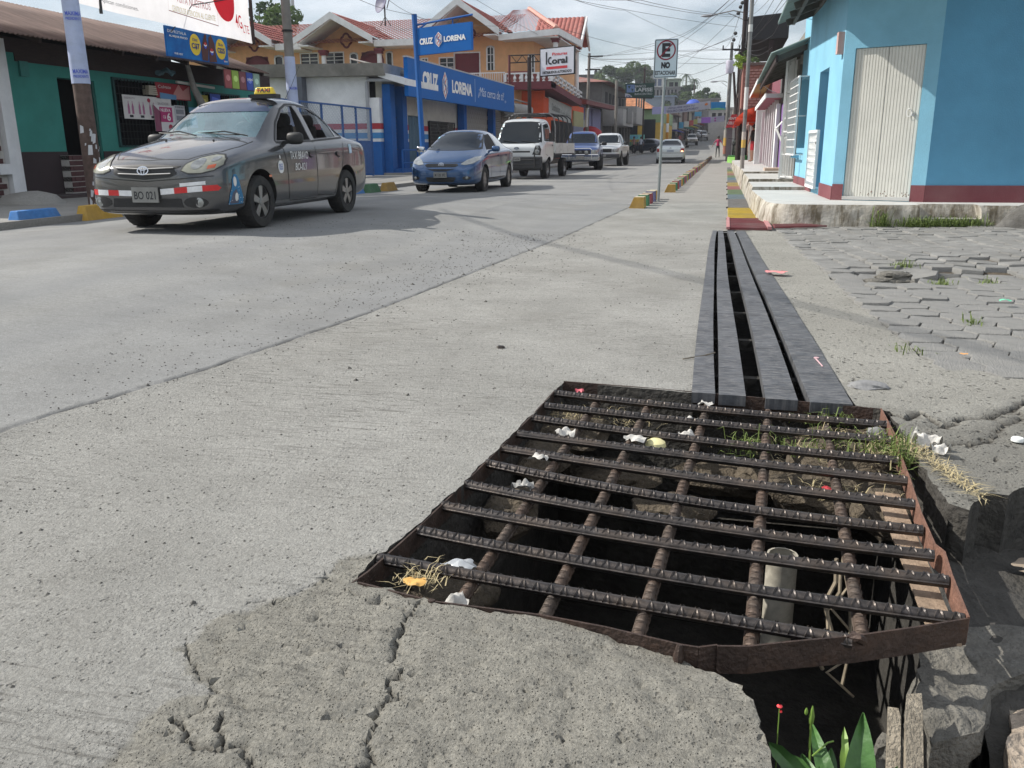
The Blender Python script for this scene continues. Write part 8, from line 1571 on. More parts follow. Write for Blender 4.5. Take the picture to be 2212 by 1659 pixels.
for i in range(4): x = .24+.26*i; mb.add([(x, 35.99, 1.87), (x+.26, 35.99, 1.87), (x+.2, 35.99, 1.77), (x+.13, 35.99, 1.74), (x+.06, 35.99, 1.77)], [(0, 1, 2, 3, 4)])
mb.build('scalloped_valance', MATS['orange_red_canvas'], aw)
br = empty('brick_balcony_house', (1.3, 48, 0), 'tall brick fronted house with plants on its parapet and a black sheet roof', 'house')
M_rb = mat('faded_red_brick', (.26, .11, .085), .9, .25, 5, bump=.5)
mb = MB(); mb.box(.56, 6, 44, 58, 2.7, 4.62); mb.build('upper_wall', M_rb, br); mb = MB(); mb.box(.52, 6, 43.9, 58, 2.45, 2.7); mb.box(.52, 6, 43.9, 58, 4.62, 4.75); mb.build('concrete_band', mat('brown_band', (.12, .08, .07), .9, .2), br)
mb = MB(); mb.box(1.3, 6, 44, 58, 0, 2.5); mb.build('lower_wall', M_gray, br)
pb = MB(); pb.box(-.09, .09, -.02, .02, -.035, .035); pbm = pb.mesh('brick', mat('pale_brick_face', (.38, .20, .17), .9, .2, 9))
for r_ in range(13):
 for i in range(5): b = bpy.data.objects.new('brick', pbm); COL.objects.link(b); b.parent = br; b.location = Vector((.72+.21*i+(.1 if r_ % 2 else 0), 43.985, 2.85+r_*.13))-ORG[br.name]
mb = MB(); corrugated(mb, (.62, 44.5, 6.1), (.62, 58, 6.1), (2.6, 58, 7.3), (2.6, 44.5, 7.3), .2, .02) if False else mb.hexa([(.66, 46, 5.95), (2.6, 46, 6.0), (2.6, 58, 6.0), (.66, 58, 5.95), (.66, 46, 7.0), (2.6, 46, 7.15), (2.6, 58, 7.15), (.66, 58, 7.0)]); mb.build('black_roof', mat('black_sheet', (.02, .02, .022), .8, .3, 3, stretch=(1, 1, 12)), br)
mb = MB(); mb.box(1.72, 1.95, 46.2, 46.5, 4.7, 6.1); mb.box(.45, .7, 45.9, 46.2, 6.85, 6.9); mb.build('roof_post', M_darkw, br)
rnd2 = random.Random(5)
def foliage(c, r_, n, size, seed, m, name='foliage', parent=None, sc=(1, 1, 1)):
 q = random.Random(seed); mb = MB(); cl = [(q.uniform(-.75, .75), q.uniform(-.75, .75), q.uniform(-.6, .75), q.uniform(.28, .5)) for _ in range(max(5, int(9*sc[2])))]+[(0, 0, 0, .7)]
 for k in range(n):
  a = q.choice(cl); d = Vector((q.gauss(0, 1), q.gauss(0, 1), q.gauss(0, 1))).normalized(); rr = a[3]*(.55+.45*q.random()**.5); p = Vector((a[0]+d.x*rr, a[1]+d.y*rr, a[2]+d.z*rr*.8))
  p = Vector((c[0]+p.x*r_*sc[0], c[1]+p.y*r_*sc[1], c[2]+p.z*r_*sc[2])); t = Vector((q.gauss(0, 1), q.gauss(0, 1), q.gauss(0, .6))).normalized(); b = t.cross(Vector((q.gauss(0, 1), q.gauss(0, 1), q.gauss(0, 1)))).normalized(); s_ = size*q.uniform(.5, 1.3)
  mb.add([p-t*s_, p+b*s_*.5, p+t*s_, p-b*s_*.5], [(0, 1, 2, 3)])
 return mb.build(name, m, parent)
M_fol = translucent(mat('foliage_mid', (.06, .11, .03), .7, .4, .8, c2=(.12, .19, .05)), .35); M_fold = translucent(mat('foliage_dark', (.035, .07, .028), .75, .4, .6, c2=(.07, .12, .04)), .3); M_foly = translucent(mat('foliage_bright', (.20, .30, .03), .6, .35, 3), .4)
tag(foliage((.42, 45.2, 4.85), .42, 420, .07, 3, M_foly, 'balcony_plant', None, (1, 2, .8)), 'bright green plant spilling over the brick parapet behind the pole', 'plant'); tag(foliage((.95, 45.0, 4.95), .4, 260, .06, 8, M_fol, 'balcony_plant', None, (1.2, 2, 1.0)), 'thin dark leaved plant on the parapet right of the pole', 'plant')
for i, (y0, y1, zt, c, lb) in enumerate([(58.2, 66, 4.2, (.30, .16, .14), 'faded pink low shop beyond the brick house'), (66.2, 78, 5.2, (.10, .12, .10), 'dark green grey house beyond the pink shop'), (78.2, 92, 4.6, (.30, .26, .20), 'tan house front by the transformer pole'), (92.2, 110, 6.5, (.16, .15, .14), 'grey two storey house on the right far along the street'), (110.2, 135, 6, (.24, .20, .17), 'brownish row front on the right near the hill')]):
 ob = front('street_house', y0, y1, zt+gz(0, y0), plaster('house_tone_%d' % i, c, dirt=.5), lb, x=1.3+.25*i if i < 4 else 1.2, holes=[(y0+1, y0+3, .3, 2.3+gz(0, y0)), (y0+4, y0+6, .8, 2.3+gz(0, y0))], zb=-.1)
 mb = MB(); mb.hexa([(.5+.2*i, y0, zt-.1), (5, y0, zt+1), (5, y1, zt+1), (.5+.2*i, y1, zt-.1), (.5+.2*i, y0, zt), (5, y0, zt+1.15), (5, y1, zt+1.15), (.5+.2*i, y1, zt)]); mb.build('roof', MATS['grey_sheet_roof'], ob)
v2 = empty('phone_shop_awning', (.1, 61, 2.1), 'dark red awning lettered VENTA CELULARES further along on the right', 'awning'); F = frame((-.15, 60, 2.15), (1, 0, 0), (0, .25, 1)); mb = MB(); mb.slab([F(0, 0), F(1.3, 0), F(1.3, .85), F(.35, .85)], .05); mb.build('canvas', mat('dark_red_canvas', (.36, .02, .03), .8, .1), v2); lettering('VENTA', F, .12, .8, .5, .66, flat('pale_lettering', (.55, .5, .5)), v2, .02, off=.02); lettering('CELULARES', F, .1, 1.15, .2, .38, MATS['pale_lettering'], v2, .02, off=.02)
mb = MB(); mb.box(-.05, 1.2, 60.3, 66, .0, 2.1); tag(mb.build('shop_stall', plaster('grey_pink_stall', (.25, .2, .22))), 'pale stall front below the dark red awning', 'stall')
mb = MB(); mb.box(.12, 1.25, 56.5, 59, -.05, .40); tag(mb.build('green_step', plaster('green_step_paint', (.02, .20, .03))), 'bright green raised step under the motorbike', 'step')
mb = MB(); mb.hexa([(.06, 54.5, -.05), (.8, 54.5, -.05), (.8, 56.45, -.05), (.06, 56.45, -.05), (.4, 54.5, .02), (.8, 54.5, .02), (.8, 56.45, .34), (.08, 56.45, .34)]); tag(mb.build('green_ramp', plaster('lime_ramp_paint', (.22, .48, .10))), 'light green ramp in front of the green step', 'ramp')
dp = empty('striped_screen', (1.2, 47.8, 0), 'white and green vertical striped metal screen beside the doorway', 'screen')
for i in range(9): mb = MB(); x = 1.02+.065*i; mb.box(x, x+.05, 43.7, 43.8, .1, 1.92); mb.build('slat', flat('screen_white', (.6, .62, .6)) if i not in (2, 3, 7) else flat('screen_green', (.08, .42, .14)), dp)
mb = MB(); mb.box(.30, .46, 59.9, 60.05, .3, 2.1); tag(mb.build('pale_shutter', flat('pale_shutter', (.5, .5, .5))), 'pale shutter strip behind the motorbike', 'shutter')
mk = empty('motorbike', (.5, 57.6, .42), 'black motorbike parked on the bright green step', 'motorbike'); o = ORG[mk.name]
for y, nm in ((-.62, 'wheel'), (.62, 'wheel')): mb = MB(); mb.lathe([(.24, -.04), (.31, -.05), (.33, 0), (.31, .05), (.24, .04)], (o.x-.12 if y < 0 else o.x+.05, o.y+y, o.z+.33), 'x', 18); wq = mb.build('wheel', M_tyre, mk, True); mb = MB(); mb.lathe([(.05, -.05), (.22, -.01), (.22, .01), (.05, .05)], (o.x-.12 if y < 0 else o.x+.05, o.y+y, o.z+.33), 'x', 14); mb.build('rim', M_rim, wq, True)
mb = MB(); mb.tube([(o.x-.12, o.y-.62, o.z+.33), (o.x-.08, o.y-.42, o.z+.72), (o.x-.05, o.y-.32, o.z+1.0)], .035, 6); mb.tube([(o.x-.05, o.y-.35, o.z+.75), (o.x, o.y+.05, o.z+.45), (o.x+.05, o.y+.62, o.z+.33)], .04, 6); mb.build('frame', M_trim, mk, True)
mb = MB(); mb.lathe([(0, -.32), (.10, -.25), (.15, 0), (.13, .2), (0, .3)], (o.x-.02, o.y-.08, o.z+.78), 'y', 10); mb.build('tank', M_trim, mk, True); mb = MB(); mb.box(o.x-.10, o.x+.12, o.y+.15, o.y+.7, o.z+.72, o.z+.82); mb.build('seat', M_trim, mk); mb = MB(); mb.box(o.x-.12, o.x+.10, o.y-.2, o.y+.2, o.z+.25, o.z+.6); mb.build('engine', M_rim, mk); mb = MB(); mb.tube([(o.x-.42, o.y-.25, o.z+1.02), (o.x-.05, o.y-.34, o.z+.98), (o.x+.32, o.y-.25, o.z+1.02)], .018, 5); mb.build('handlebar', M_trim, mk); mb = MB(); mb.lathe([(0, -.06), (.09, -.03), (.09, .04), (0, .06)], (o.x-.07, o.y-.48, o.z+.86), 'y', 12); mb.build('headlight', M_lampc, mk, True); mb = MB(); mb.slab([(o.x-.2, o.y-.85, o.z+.66), (o.x-.05, o.y-.85, o.z+.66), (o.x-.0, o.y-.4, o.z+.74), (o.x-.2, o.y-.4, o.z+.74)], .03); mb.build('mudguard', M_trim, mk)
cols = [('ochre', (.44, .26, .05)), ('green', (.05, .20, .09)), ('red', (.30, .045, .06)), ('violet blue', (.14, .14, .28))]
ys_ = [14.85+.6*i for i in range(5)]+[20.1+.8*i for i in range(18)]+[35.2+.9*i for i in range(42)]
kp = []
for nm, c in cols:
 m = mat('kerb_block_'+nm.replace(' ', '_'), c, .8, .25, 9, dirt=.5, dirt_c=tuple(v*.5+.08 for v in c), bump=.4); mt_ = mat('kerb_top_worn', (.45, .40, .28), .85, .2, 10, dirt=.5, dirt_c=(.3, .28, .22))
 mb = MB(); w0, w1, h_, l_ = -.13, .13, .19, .18; mb.hexa([(w0-.0, -l_, -.02), (w1, -l_, -.02), (w1, l_, -.02), (w0, l_, -.02), (w0+.09, -l_+.02, h_), (w1-.01, -l_+.02, h_), (w1-.01, l_-.02, h_), (w0+.09, l_-.02, h_)]); mb.m[1] = 1
 kp.append(mb.mesh('kerb_block', [m, mt_]))
OR = 'first second third fourth fifth sixth seventh eighth ninth tenth eleventh twelfth thirteenth fourteenth fifteenth sixteenth seventeenth eighteenth nineteenth'.split()
for i, y in enumerate(ys_):
 ci = i % 4 if i < 5 else (i-5) % 4; nm = cols[ci][0]; x = KX(y)+.08 if y > 19 else -1.42+.02*(y-14.85)
 b = bpy.data.objects.new('kerb_block', kp[ci]); COL.objects.link(b); b.location = (x, y, gz(x, y)); b.rotation_euler = (0, 0, rnd.uniform(-.05, .05)); b.scale = (1, 1, rnd.uniform(.92, 1.05))
 lb = ['nearest ochre kerb block at the start of the right kerb', 'green kerb block just before the no parking sign post', 'red kerb block before the no parking sign post', 'violet blue kerb block beside the foot of the no parking sign post', 'last ochre kerb block of the short row before the gap'][i] if i < 5 else (['first ochre kerb block after the gap', 'first green kerb block after the gap', 'first red kerb block after the gap', 'first violet blue kerb block after the gap'][i-5] if i < 9 else '%s %s kerb block after the gap, counting away from the no parking sign' % (OR[(i-5)//4], nm))
 tag(b, lb, 'kerb block', 'painted kerb blocks along the right kerb')
ns = empty('no_parking_sign', (-1.19, 16.43, 0), 'NO ESTACIONAR sign with crossed out letter E on a thin grey post', 'road sign')
mb = MB(); mb.tube([(-1.19, 16.47, -.05), (-1.15, 16.47, 2.82)], .026, 8); mb.build('post', mat('galvanised_post', (.26, .28, .28), .55, .15, 6, metal=.4), ns, True)
F = frame((-1.355, 16.42, 2.185), (1, 0, 0), (.01, 0, 1))
def rr(x0, y0, x1, y1, r_): return [(x0+r_-r_*math.cos(t), y0+r_-r_*math.sin(t)) for t in (0, .5, 1.07, 1.57)]+[(x1-r_+r_*math.sin(t), y0+r_-r_*math.cos(t)) for t in (0, .5, 1.07, 1.57)]+[(x1-r_+r_*math.cos(t), y1-r_+r_*math.sin(t)) for t in (0, .5, 1.07, 1.57)]+[(x0+r_-r_*math.sin(t), y1-r_+r_*math.cos(t)) for t in (0, .5, 1.07, 1.57)]
mb = MB(); fpoly(mb, F, rr(0, 0, .42, .655, .025), 0, 0, .004); mb.build('panel', mat('sign_reflective', (.52, .60, .64), .5, .05, 5), ns); mb = MB(); stroke(mb, F, rr(.016, .016, .404, .639, .02), .012, .002, closed=True); mb.build('border', M_ink, ns)
dred = flat('sign_dark_red', (.22, .01, .03)); lettering('E', F, .135, .285, .35, .585, M_ink, ns, .05, off=.003); mb = MB(); ring(mb, F, .21, .465, .168, .168, .024, .004, n=40); mb.build('prohibition_ring', dred, ns); mb = MB(); stroke(mb, F, [(.10, .35), (.325, .58)], .022, .006); mb.build('prohibition_bar', dred, ns)
lettering('NO', F, .132, .29, .158, .268, M_ink, ns, .08, off=.003); lettering('ESTACIONAR', F, .030, .392, .048, .122, M_ink, ns, .03, off=.003)
for z in (.018, .637): mb = MB(); mb.lathe([(.009, -.004), (.007, .003), (0, .004)], tuple(F(.21, z, .004)), 'y', 8); mb.build('bolt', M_pole, ns)
sp = empty('steel_pole', (.42, 24, .4), 'thin steel pole with worn stickers standing on the platform edge', 'pole'); mb = MB(); mb.tube([(.42, 24, .38), (.42, 24, 6.5)], .052, 10); mb.build('shaft', mat('grey_steel_pole', (.20, .20, .195), .5, .2, 5, metal=.4), sp, True)
for z0, z1, c, nm in ((1.9, 2.45, (.6, .6, .58), 'white_band'), (.95, 1.15, (.55, .36, .08), 'yellow_sticker'), (1.15, 1.35, (.45, .4, .36), 'torn_sticker'), (.42, .75, (.24, .22, .2), 'lower_sleeve'), (3.78, 3.95, (.5, .5, .5), 'white_band')): mb = MB(); mb.tube([(.42, 24, z0), (.42, 24, z1)], .0545, 12); mb.build(nm, flat(nm+'_tone', c), sp, True)
kp_ = empty('utility_pole', (.6, 50, 0), 'dark timber utility pole with street lamp arm above the brick balcony', 'utility pole'); mb = MB(); mb.tube([(.62, 50, 0), (.56, 50, 10.5)], [.16, .12], 10); mb.build('shaft', M_darkw, kp_, True)
def lamp(par, x, y, z, x1, z1):
 mb = MB(); mb.tube([(x1, y, z1), (x1+(x-x1)*.3, y, z1+.12), (x+.3, y, z+.02)], .03, 6); mb.tube([(x1, y, z1-.35), (x1+(x-x1)*.45, y, z1+.02)], .018, 5); mb.build('lamp_arm', M_pole, par); mb = MB(); k = 10
 for j in range(k+1): t = j/k; rr_ = .13*math.sin(PI*min(1, .08+t*.95))**.6; mb.v += [(x+.32-.72*t, y+rr_*math.cos(a), z+rr_*.6*math.sin(a)-.02*t) for a in [2*PI*i/8 for i in range(8)]]
 for j in range(k):
  for i in range(8): mb.f.append((j*8+i, j*8+(i+1) % 8, (j+1)*8+(i+1) % 8, (j+1)*8+i)); mb.m.append(0)
 mb.build('lamp_head', mat('lamp_grey', (.30, .31, .33), .5, .1), par, True)
lamp(kp_, -1.35, 50, 7.68, .5, 7.75)
for z, x0, x1 in ((8.6, -.5, .9), (5.85, .1, 1.0)): mb = MB(); mb.box(x0, x1, 49.85, 49.93, z, z+.09); mb.build('crossarm', M_darkw, kp_)
for x, z in ((.3, 7.9), (.2, 7.6), (.38, 8.1), (.12, 6.62), (.05, 6.3), (.38, 5.6), (.85, 5.9)): mb = MB(); mb.lathe([(.0, 0), (.07, .03), (.10, .10), (.07, .17), (0, .2)], (x, 49.8, z), 'z', 8); mb.build('insulator', M_trim, kp_, True)
tp = empty('utility_pole', (-.05, 82, 0), 'concrete utility pole carrying a pale transformer and a crossarm', 'utility pole'); mb = MB(); mb.tube([(-.1, 82, 0), (-.03, 82, 9.7)], [.22, .13], 10); mb.build('shaft', mat('grey_concrete_pole', (.16, .155, .15), .9, .25, 3, dirt=.5), tp, True); mb = MB(); mb.box(-.85, .65, 81.85, 81.97, 9.05, 9.17); mb.build('crossarm', M_iron, tp)
for x in (-.78, -.03, .6): mb = MB(); mb.lathe([(.05, 0), (.07, .12), (.04, .3), (0, .32)], (x, 81.9, 9.17), 'z', 8); mb.build('insulator', M_iron, tp, True)
mb = MB(); mb.lathe([(0, 0), (.32, .02), (.34, .1), (.34, 1.0), (.30, 1.08), (0, 1.1)], (-.12, 81.6, 7.1), 'z', 16); mb.build('transformer', mat('transformer_grey', (.42, .40, .48), .6, .12, 3), tp, True); lamp(tp, -1.4, 82, 6.5, -.25, 6.4)
for z0, z1, c in ((1.0, 1.7, (.5, .3, .05)), (1.7, 2.4, (.3, .28, .25)), (.3, 1.0, (.3, .12, .08))): mb = MB(); mb.tube([(-.1, 82, z0), (-.1, 82, z1)], .235, 10); mb.build('poster_band', flat('band_%.1f' % z0, c), tp, True)
for i, (a, b, lb) in enumerate([((.6, 64, 0), (.5, 62, 7.0), 'leaning dark pole between the lamp pole and the transformer pole'), ((.9, 70, 0), (.2, 69.5, 6.3), 'second leaning pole right of the transformer pole')]): mb = MB(); mb.tube([a, b], [.13, .09], 8); tag(mb.build('leaning_pole', M_darkw, None, True), lb, 'pole')
kp2 = empty('utility_pole', (-11.3, 73, 0), 'grey pole with white base section in front of the lilac shop', 'utility pole'); mb = MB(); mb.tube([(-11.35, 73, 0), (-11.2, 73, 8.3)], [.16, .11], 10); mb.build('shaft', M_pole, kp2, True); mb = MB(); mb.tube([(-11.34, 73, 2.6), (-11.31, 73, 4.1)], .165, 10); mb.build('white_section', M_ww, kp2, True)
for x, z in ((-11.3, 8), (-11.5, 7)): mb = MB(); mb.box(x, x+1.2, 72.9, 73, z, z+.1); mb.build('crossarm', M_iron, kp2)
# WIRES, HILL, TREES, PEOPLE
LP_ = (-11.2, 73, 7.9); FP = (-9.2, 100, 9.2)
WIRES = [((-12.5, 33, 8.2), (-6.81, 40, 7.21), (.21, 50, 7.05)), ((-8, 20, 4.6), (-3.42, 30.0, 5.58), (.39, 50.0, 7.54)), ((-7.2, 20, 4.5), (-2.98, 30.0, 5.56), (.39, 50.0, 7.64)), ((1.2, 18, 5.3), (-.21, 30.0, 5.40), (-2.80, 50.0, 6.62), LP_), ((1.3, 18, 5.2), (-.17, 30.0, 5.44), (-3.17, 55.0, 7.30), LP_),
 ((-11.2, 55, 8.3), (-10.19, 60, 8.32), (-6.53, 80, 9.02), (-.5, 82, 9.2)), (LP_, (-8.69, 95, 9.43), FP), ((-11.39, 73, 8.1), (-6.53, 80, 8.91), (-.8, 82, 9.1)), ((-11.38, 73, 7.1), (-5.72, 74, 7.9), (.3, 50, 8.6)), (LP_, (-3.31, 60, 6.51), (.17, 50, 6.68)), (LP_, (-3.40, 60, 6.63), (.24, 50, 6.61)),
 (FP, (-3.83, 70, 6.75), (.27, 50, 7.81)), (FP, (-4.43, 80, 8.67), (.52, 50, 5.49)), (FP, (-3.60, 90, 7.73), (-.52, 82, 8.12)), (FP, (-3.17, 90, 6.91), (-.23, 82, 7.16)), (FP, (-5.08, 90, 8.83), (-.28, 82, 8.01)), ((-10, 20, 6), (-5.93, 35, 6.43), (-5.77, 50, 8.13), (-.8, 82, 9.1)), ((-11.28, 25, 6.6), (-11.28, 40, 7.41), (-11.3, 73, 8.05)),
 ((-9.5, 11.7, 5.0), (-8.89, 22, 4.50), (-9.26, 26, 4.84)), ((-9.28, 26, 4.85), (-7.74, 20, 4.30), (-5, 12, 4.4)), ((-9.25, 26, 4.82), (-12.4, 38, 6.4), (-13.6, 53, 8.0)), ((.62, 50, 7.82), (.63, 28, 5.11), (.7, 15, 3.9)), ((.62, 50, 7.60), (.96, 28, 5.09), (1.1, 15, 4.2)), ((.62, 50, 6.5), (.86, 22, 4.21), (.8, 12, 3.3)), ((.7, 50, 6.4), (1.05, 24, 4.23), (1.0, 14, 3.5)), ((.7, 49, 6.2), (.85, 18, 3.61), (.8, 14, 3.2)),
 ((.6, 50, 6.25), (1.05, 26, 3.9), (1.2, 20, 4.06)), ((.6, 50, 6.21), (1.22, 30, 4.0)), ((.6, 50, 6.08), (1.41, 40, 5.04)), ((.6, 50, 7.13), (-.05, 82, 7.24)), ((.6, 50, 6.67), (.40, 90, 6.17)), ((.6, 50, 7.31), (-.12, 82, 8.67)), ((.5, 50, 8.6), (-.65, 82, 9.3)), ((.6, 82, 9.3), (.6, 50, 5.95)), ((-10.8, 12.4, 5.6), (-6.4, 6.2, 5.5), (-3.4, 1.8, 5.6)), ((-10.95, 12.2, 5.75), (-6.5, 6.0, 5.6), (-3.5, 1.6, 5.7)), ((1.1, 44, 1.9), (1.0, 30, 2.9), (1.15, 24, 2.3)), ((-9.6, 18.6, 4.4), (-10.9, 17.0, 3.9), (-11.2, 16.4, 3.2))]
ANC = [(-11.2, 73, 'lilac shop pole'), (-9.2, 100, 'pole behind the bank sign'), (.6, 50, 'street lamp pole'), (-.2, 82, 'transformer pole'), (-9.3, 26, 'blue sign post'), (-9.5, 11.7, 'blue poster pole'), (-9.6, 18.6, 'pole behind the taxi')]; CC = {}
for i, pts in enumerate(WIRES):
 P = [Vector(p) for p in pts]; out_ = []
 for a, b in zip(P, P[1:]):
  n_ = 10; L_ = (b-a).length
  for k in range(n_): t = k/n_; p = a.lerp(b, t); p.z -= 4*t*(1-t)*L_*(.006 if len(pts) > 2 else .02); out_.append(p)
 out_.append(P[-1]); d_ = (sum(p.y for p in P)/len(P)); mb = MB(); mb.tube(out_, .003+.00013*max(10, d_) if i < 34 else (.018 if i < 36 else .01), 4)
 def near_(p):
  b = min(ANC, key=lambda a: (a[0]-p[0])**2+(a[1]-p[1])**2); return b[2] if math.hypot(b[0]-p[0], b[1]-p[1]) < 4 else ('top of the photo' if p[0] > -6 else 'roofs on the left')
 k2 = '%s to the %s' % (near_(pts[0]), near_(pts[-1])); CC[k2] = CC.get(k2, -1)+1
 tag(mb.build('overhead_cable', M_trim), '%s black cable from the %s' % (OR[CC[k2]], k2), 'cable', 'overhead cables')
# hill houses ----------------------------------------------------------------
def hbox(name, x0, x1, y0, y1, z0, z1, m, label, wins=(), roofm=None, wm=None):
 ob = empty(name, ((x0+x1)/2, (y0+y1)/2, z0), label, 'house'); mb = MB(); wallgrid(mb, x0, x1, z0, z1, wins, PY(y0, .3)); mb.box(x0, x0+.3, y0+.3, y1, z0, z1); mb.box(x1-.3, x1, y0+.3, y1, z0, z1); mb.box(x0, x1, y1, y1+.3, z0, z1); mb.build('wall', m, ob)
 mb = MB(); mb.box(x0-.4, x1+.4, y0-.5, y1+.6, z1, z1+.25); mb.build('roof', roofm or m, ob)
 for w_ in wins: mb = MB(); mb.box(w_[0], w_[1], y0+.18, y0+.22, w_[2], w_[3]); mb.build('window', wm or M_black, ob)
 return ob
wgt = plaster('hill_white', (.62, .62, .60)); hgr = plaster('hill_grey', (.24, .23, .22), dirt=.4); hdk = plaster('hill_dark', (.12, .12, .12), dirt=.4)
hbox('hill_house', -45, -35, 250, 258, 14, 20.2, hdk, 'dark flat roofed house on the hilltop at the left with two water tanks', [(-44, -41, 17, 19), (-40, -38, 17, 19)])
for x, lb in ((-36.6, 'left black water tank on the hilltop roof'), (-35.4, 'right black water tank on the hilltop roof')): mb = MB(); mb.lathe([(.5, 0), (.5, .9), (.3, 1.3), (0, 1.4)], (x, 251, 20.4), 'z', 12); tag(mb.build('water_tank', M_black, None, True), lb, 'water tank')
hbox('hill_house', -21.5, -17.2, 250, 258, 13, 20.0, wgt, 'white block house on the hill just right of the no parking sign', [(-20.9, -19.7, 17, 18.8), (-19.3, -18.3, 17, 18.8)], wm=flat('hill_window_blue', (.12, .16, .25)))
hbox('hill_house', -17.0, -13.6, 252, 258, 13, 18.7, plaster('hill_green', (.30, .36, .28)), 'pale green house on the hill beside the white block house', [(-16.4, -15.2, 16.8, 18.0), (-14.9, -14.0, 16.8, 18.0)])
hbox('hill_house', -20.5, -12.8, 244, 249.5, 11, 16.1, hgr, 'long grey house with a row of openings below the white house', [(-20+.95*i, -19.5+.95*i, 14.2, 15.6) for i in range(7)])
hbox('hill_house', -20.8, -13.6, 232, 240, 8, 13.2, plaster('hill_blue_grey', (.20, .24, .30)), 'blue grey sheet roofed house lower on the hill', roofm=plaster('blue_sheet', (.22, .30, .40)))
hbox('hill_house', -13.5, -9.2, 236, 242, 8, 12.2, hdk, 'dark house under the trees in the middle of the hill', [(-12.8, -11.8, 10, 11.2)])
hbox('hill_house', -8.2, -2.4, 226, 232, 6, 12.0, hgr, 'grey house at the right end of the hill', [(-7.6, -6.6, 9.6, 11), (-5.5, -4.5, 9.6, 11)])
hbox('arcade_house', -3.6, 1.2, 170, 178, 2, 7.6, plaster('pale_arcade', (.40, .39, .37)), 'pale house with dark arched windows beyond the lilac banner', [(-3.0, -2.3, 5.6, 6.9), (-1.9, -1.2, 5.6, 6.9), (-.8, -.1, 5.6, 6.9)])
q = random.Random(21)
tones = [(.16, .14, .13), (.30, .28, .26), (.20, .12, .10), (.34, .30, .24), (.12, .13, .16), (.28, .20, .15), (.22, .24, .22)]
names = ['brown', 'pale grey', 'reddish', 'sand coloured', 'slate', 'tan', 'greenish grey']
for i in range(7):
 y0 = 141+i*13; h_ = q.uniform(4.2, 6.4); zb = gz(-9, y0)-.6; x = -8.6+i*.35
 ob = empty('far_shop', (x, y0+6, zb), '%s shop front number %s up the street on the far left side' % (names[i], ['one', 'two', 'three', 'four', 'five', 'six', 'seven'][i]), 'shop'); ob['label'] = '%s shop front with awning far up the left side of the street' % names[i]
 mb = MB(); mb.box(x-9, x, y0, y0+12.6, zb, zb+h_+.6); mb.build('wall', plaster('far_tone_%d' % i, tones[i], dirt=.5), ob); mb = MB(); mb.box(x-9, x+.9, y0-.2, y0+12.8, zb+h_+.6, zb+h_+.85); mb.build('roof', MATS['grey_sheet_roof'] if i % 2 else MATS['rusty_zinc_roof'], ob)
 mb = MB(); mb.hexa([(x, y0+1, zb+2.9), (x+1.6, y0+1, zb+2.6), (x+1.6, y0+10, zb+2.6), (x, y0+10, zb+2.9), (x, y0+1, zb+3.3), (x+1.6, y0+1, zb+2.7), (x+1.6, y0+10, zb+2.7), (x, y0+10, zb+3.3)]); mb.build('awning', plaster('awn_tone_%d' % i, [(.06, .07, .30), (.3, .3, .3), (.05, .25, .2), (.5, .5, .05), (.3, .3, .34), (.3, .06, .05), (.2, .2, .22)][i]), ob)
 for k in range(3): mb = MB(); mb.box(x-.02, x+.04, y0+1.2+k*3.6, y0+3.8+k*3.6, zb+.8, zb+2.7); mb.build('shop_opening', M_black, ob)
 mb = MB(); mb.box(x+.05, x+.9, y0-.1, y0, zb+3.0, zb+4.0); mb.build('projecting_sign', flat('sign_tone_%d' % i, [(.5, .5, .5), (.05, .3, .5), (.6, .6, .55), (.5, .06, .05), (.4, .4, .1), (.6, .6, .6), (.1, .3, .15)][i]), ob)
for i in range(6):
 y0 = 136+i*15; zb = gz(0, y0)-.5; x = .6+.1*i; ob = empty('far_shop', (x, y0+6, zb), '%s shop front far up the right side of the street' % names[(i+3) % 7], 'shop'); mb = MB(); mb.box(x, x+8, y0, y0+14, zb, zb+5+q.random()*1.5); mb.build('wall', MATS['far_tone_%d' % ((i+3) % 7)], ob); mb = MB(); mb.box(x-1.2, x, y0+1, y0+12, zb+2.9, zb+3.1); mb.build('awning', MATS['awn_tone_%d' % ((i+2) % 7)], ob)
ob = empty('end_building', (-3, 236, 4), 'brown house closing the far end of the street', 'house'); mb = MB(); mb.box(-16, 10, 238, 244, 3, 8.5); mb.build('wall', MATS['far_tone_0'], ob); mb = MB(); mb.box(-16.5, 10.5, 237, 245, 8.5, 8.8); mb.build('roof', MATS['rusty_zinc_roof'], ob)
for i, (x, y, lb) in enumerate([(-9.2, 100, 'tall thin pole behind the bank sign'), (-8.9, 128, 'thin pole by the parked dark car'), (-8.0, 150, 'thin pole far up the left pavement'), (-7.4, 172, 'thinnest far pole near the street end')]): mb = MB(); z = gz(x, y); mb.tube([(x, y, z), (x, y, z+(6.5 if y > 101 else 9.2))], .1, 6); tag(mb.build('street_pole', M_darkw), lb, 'pole')
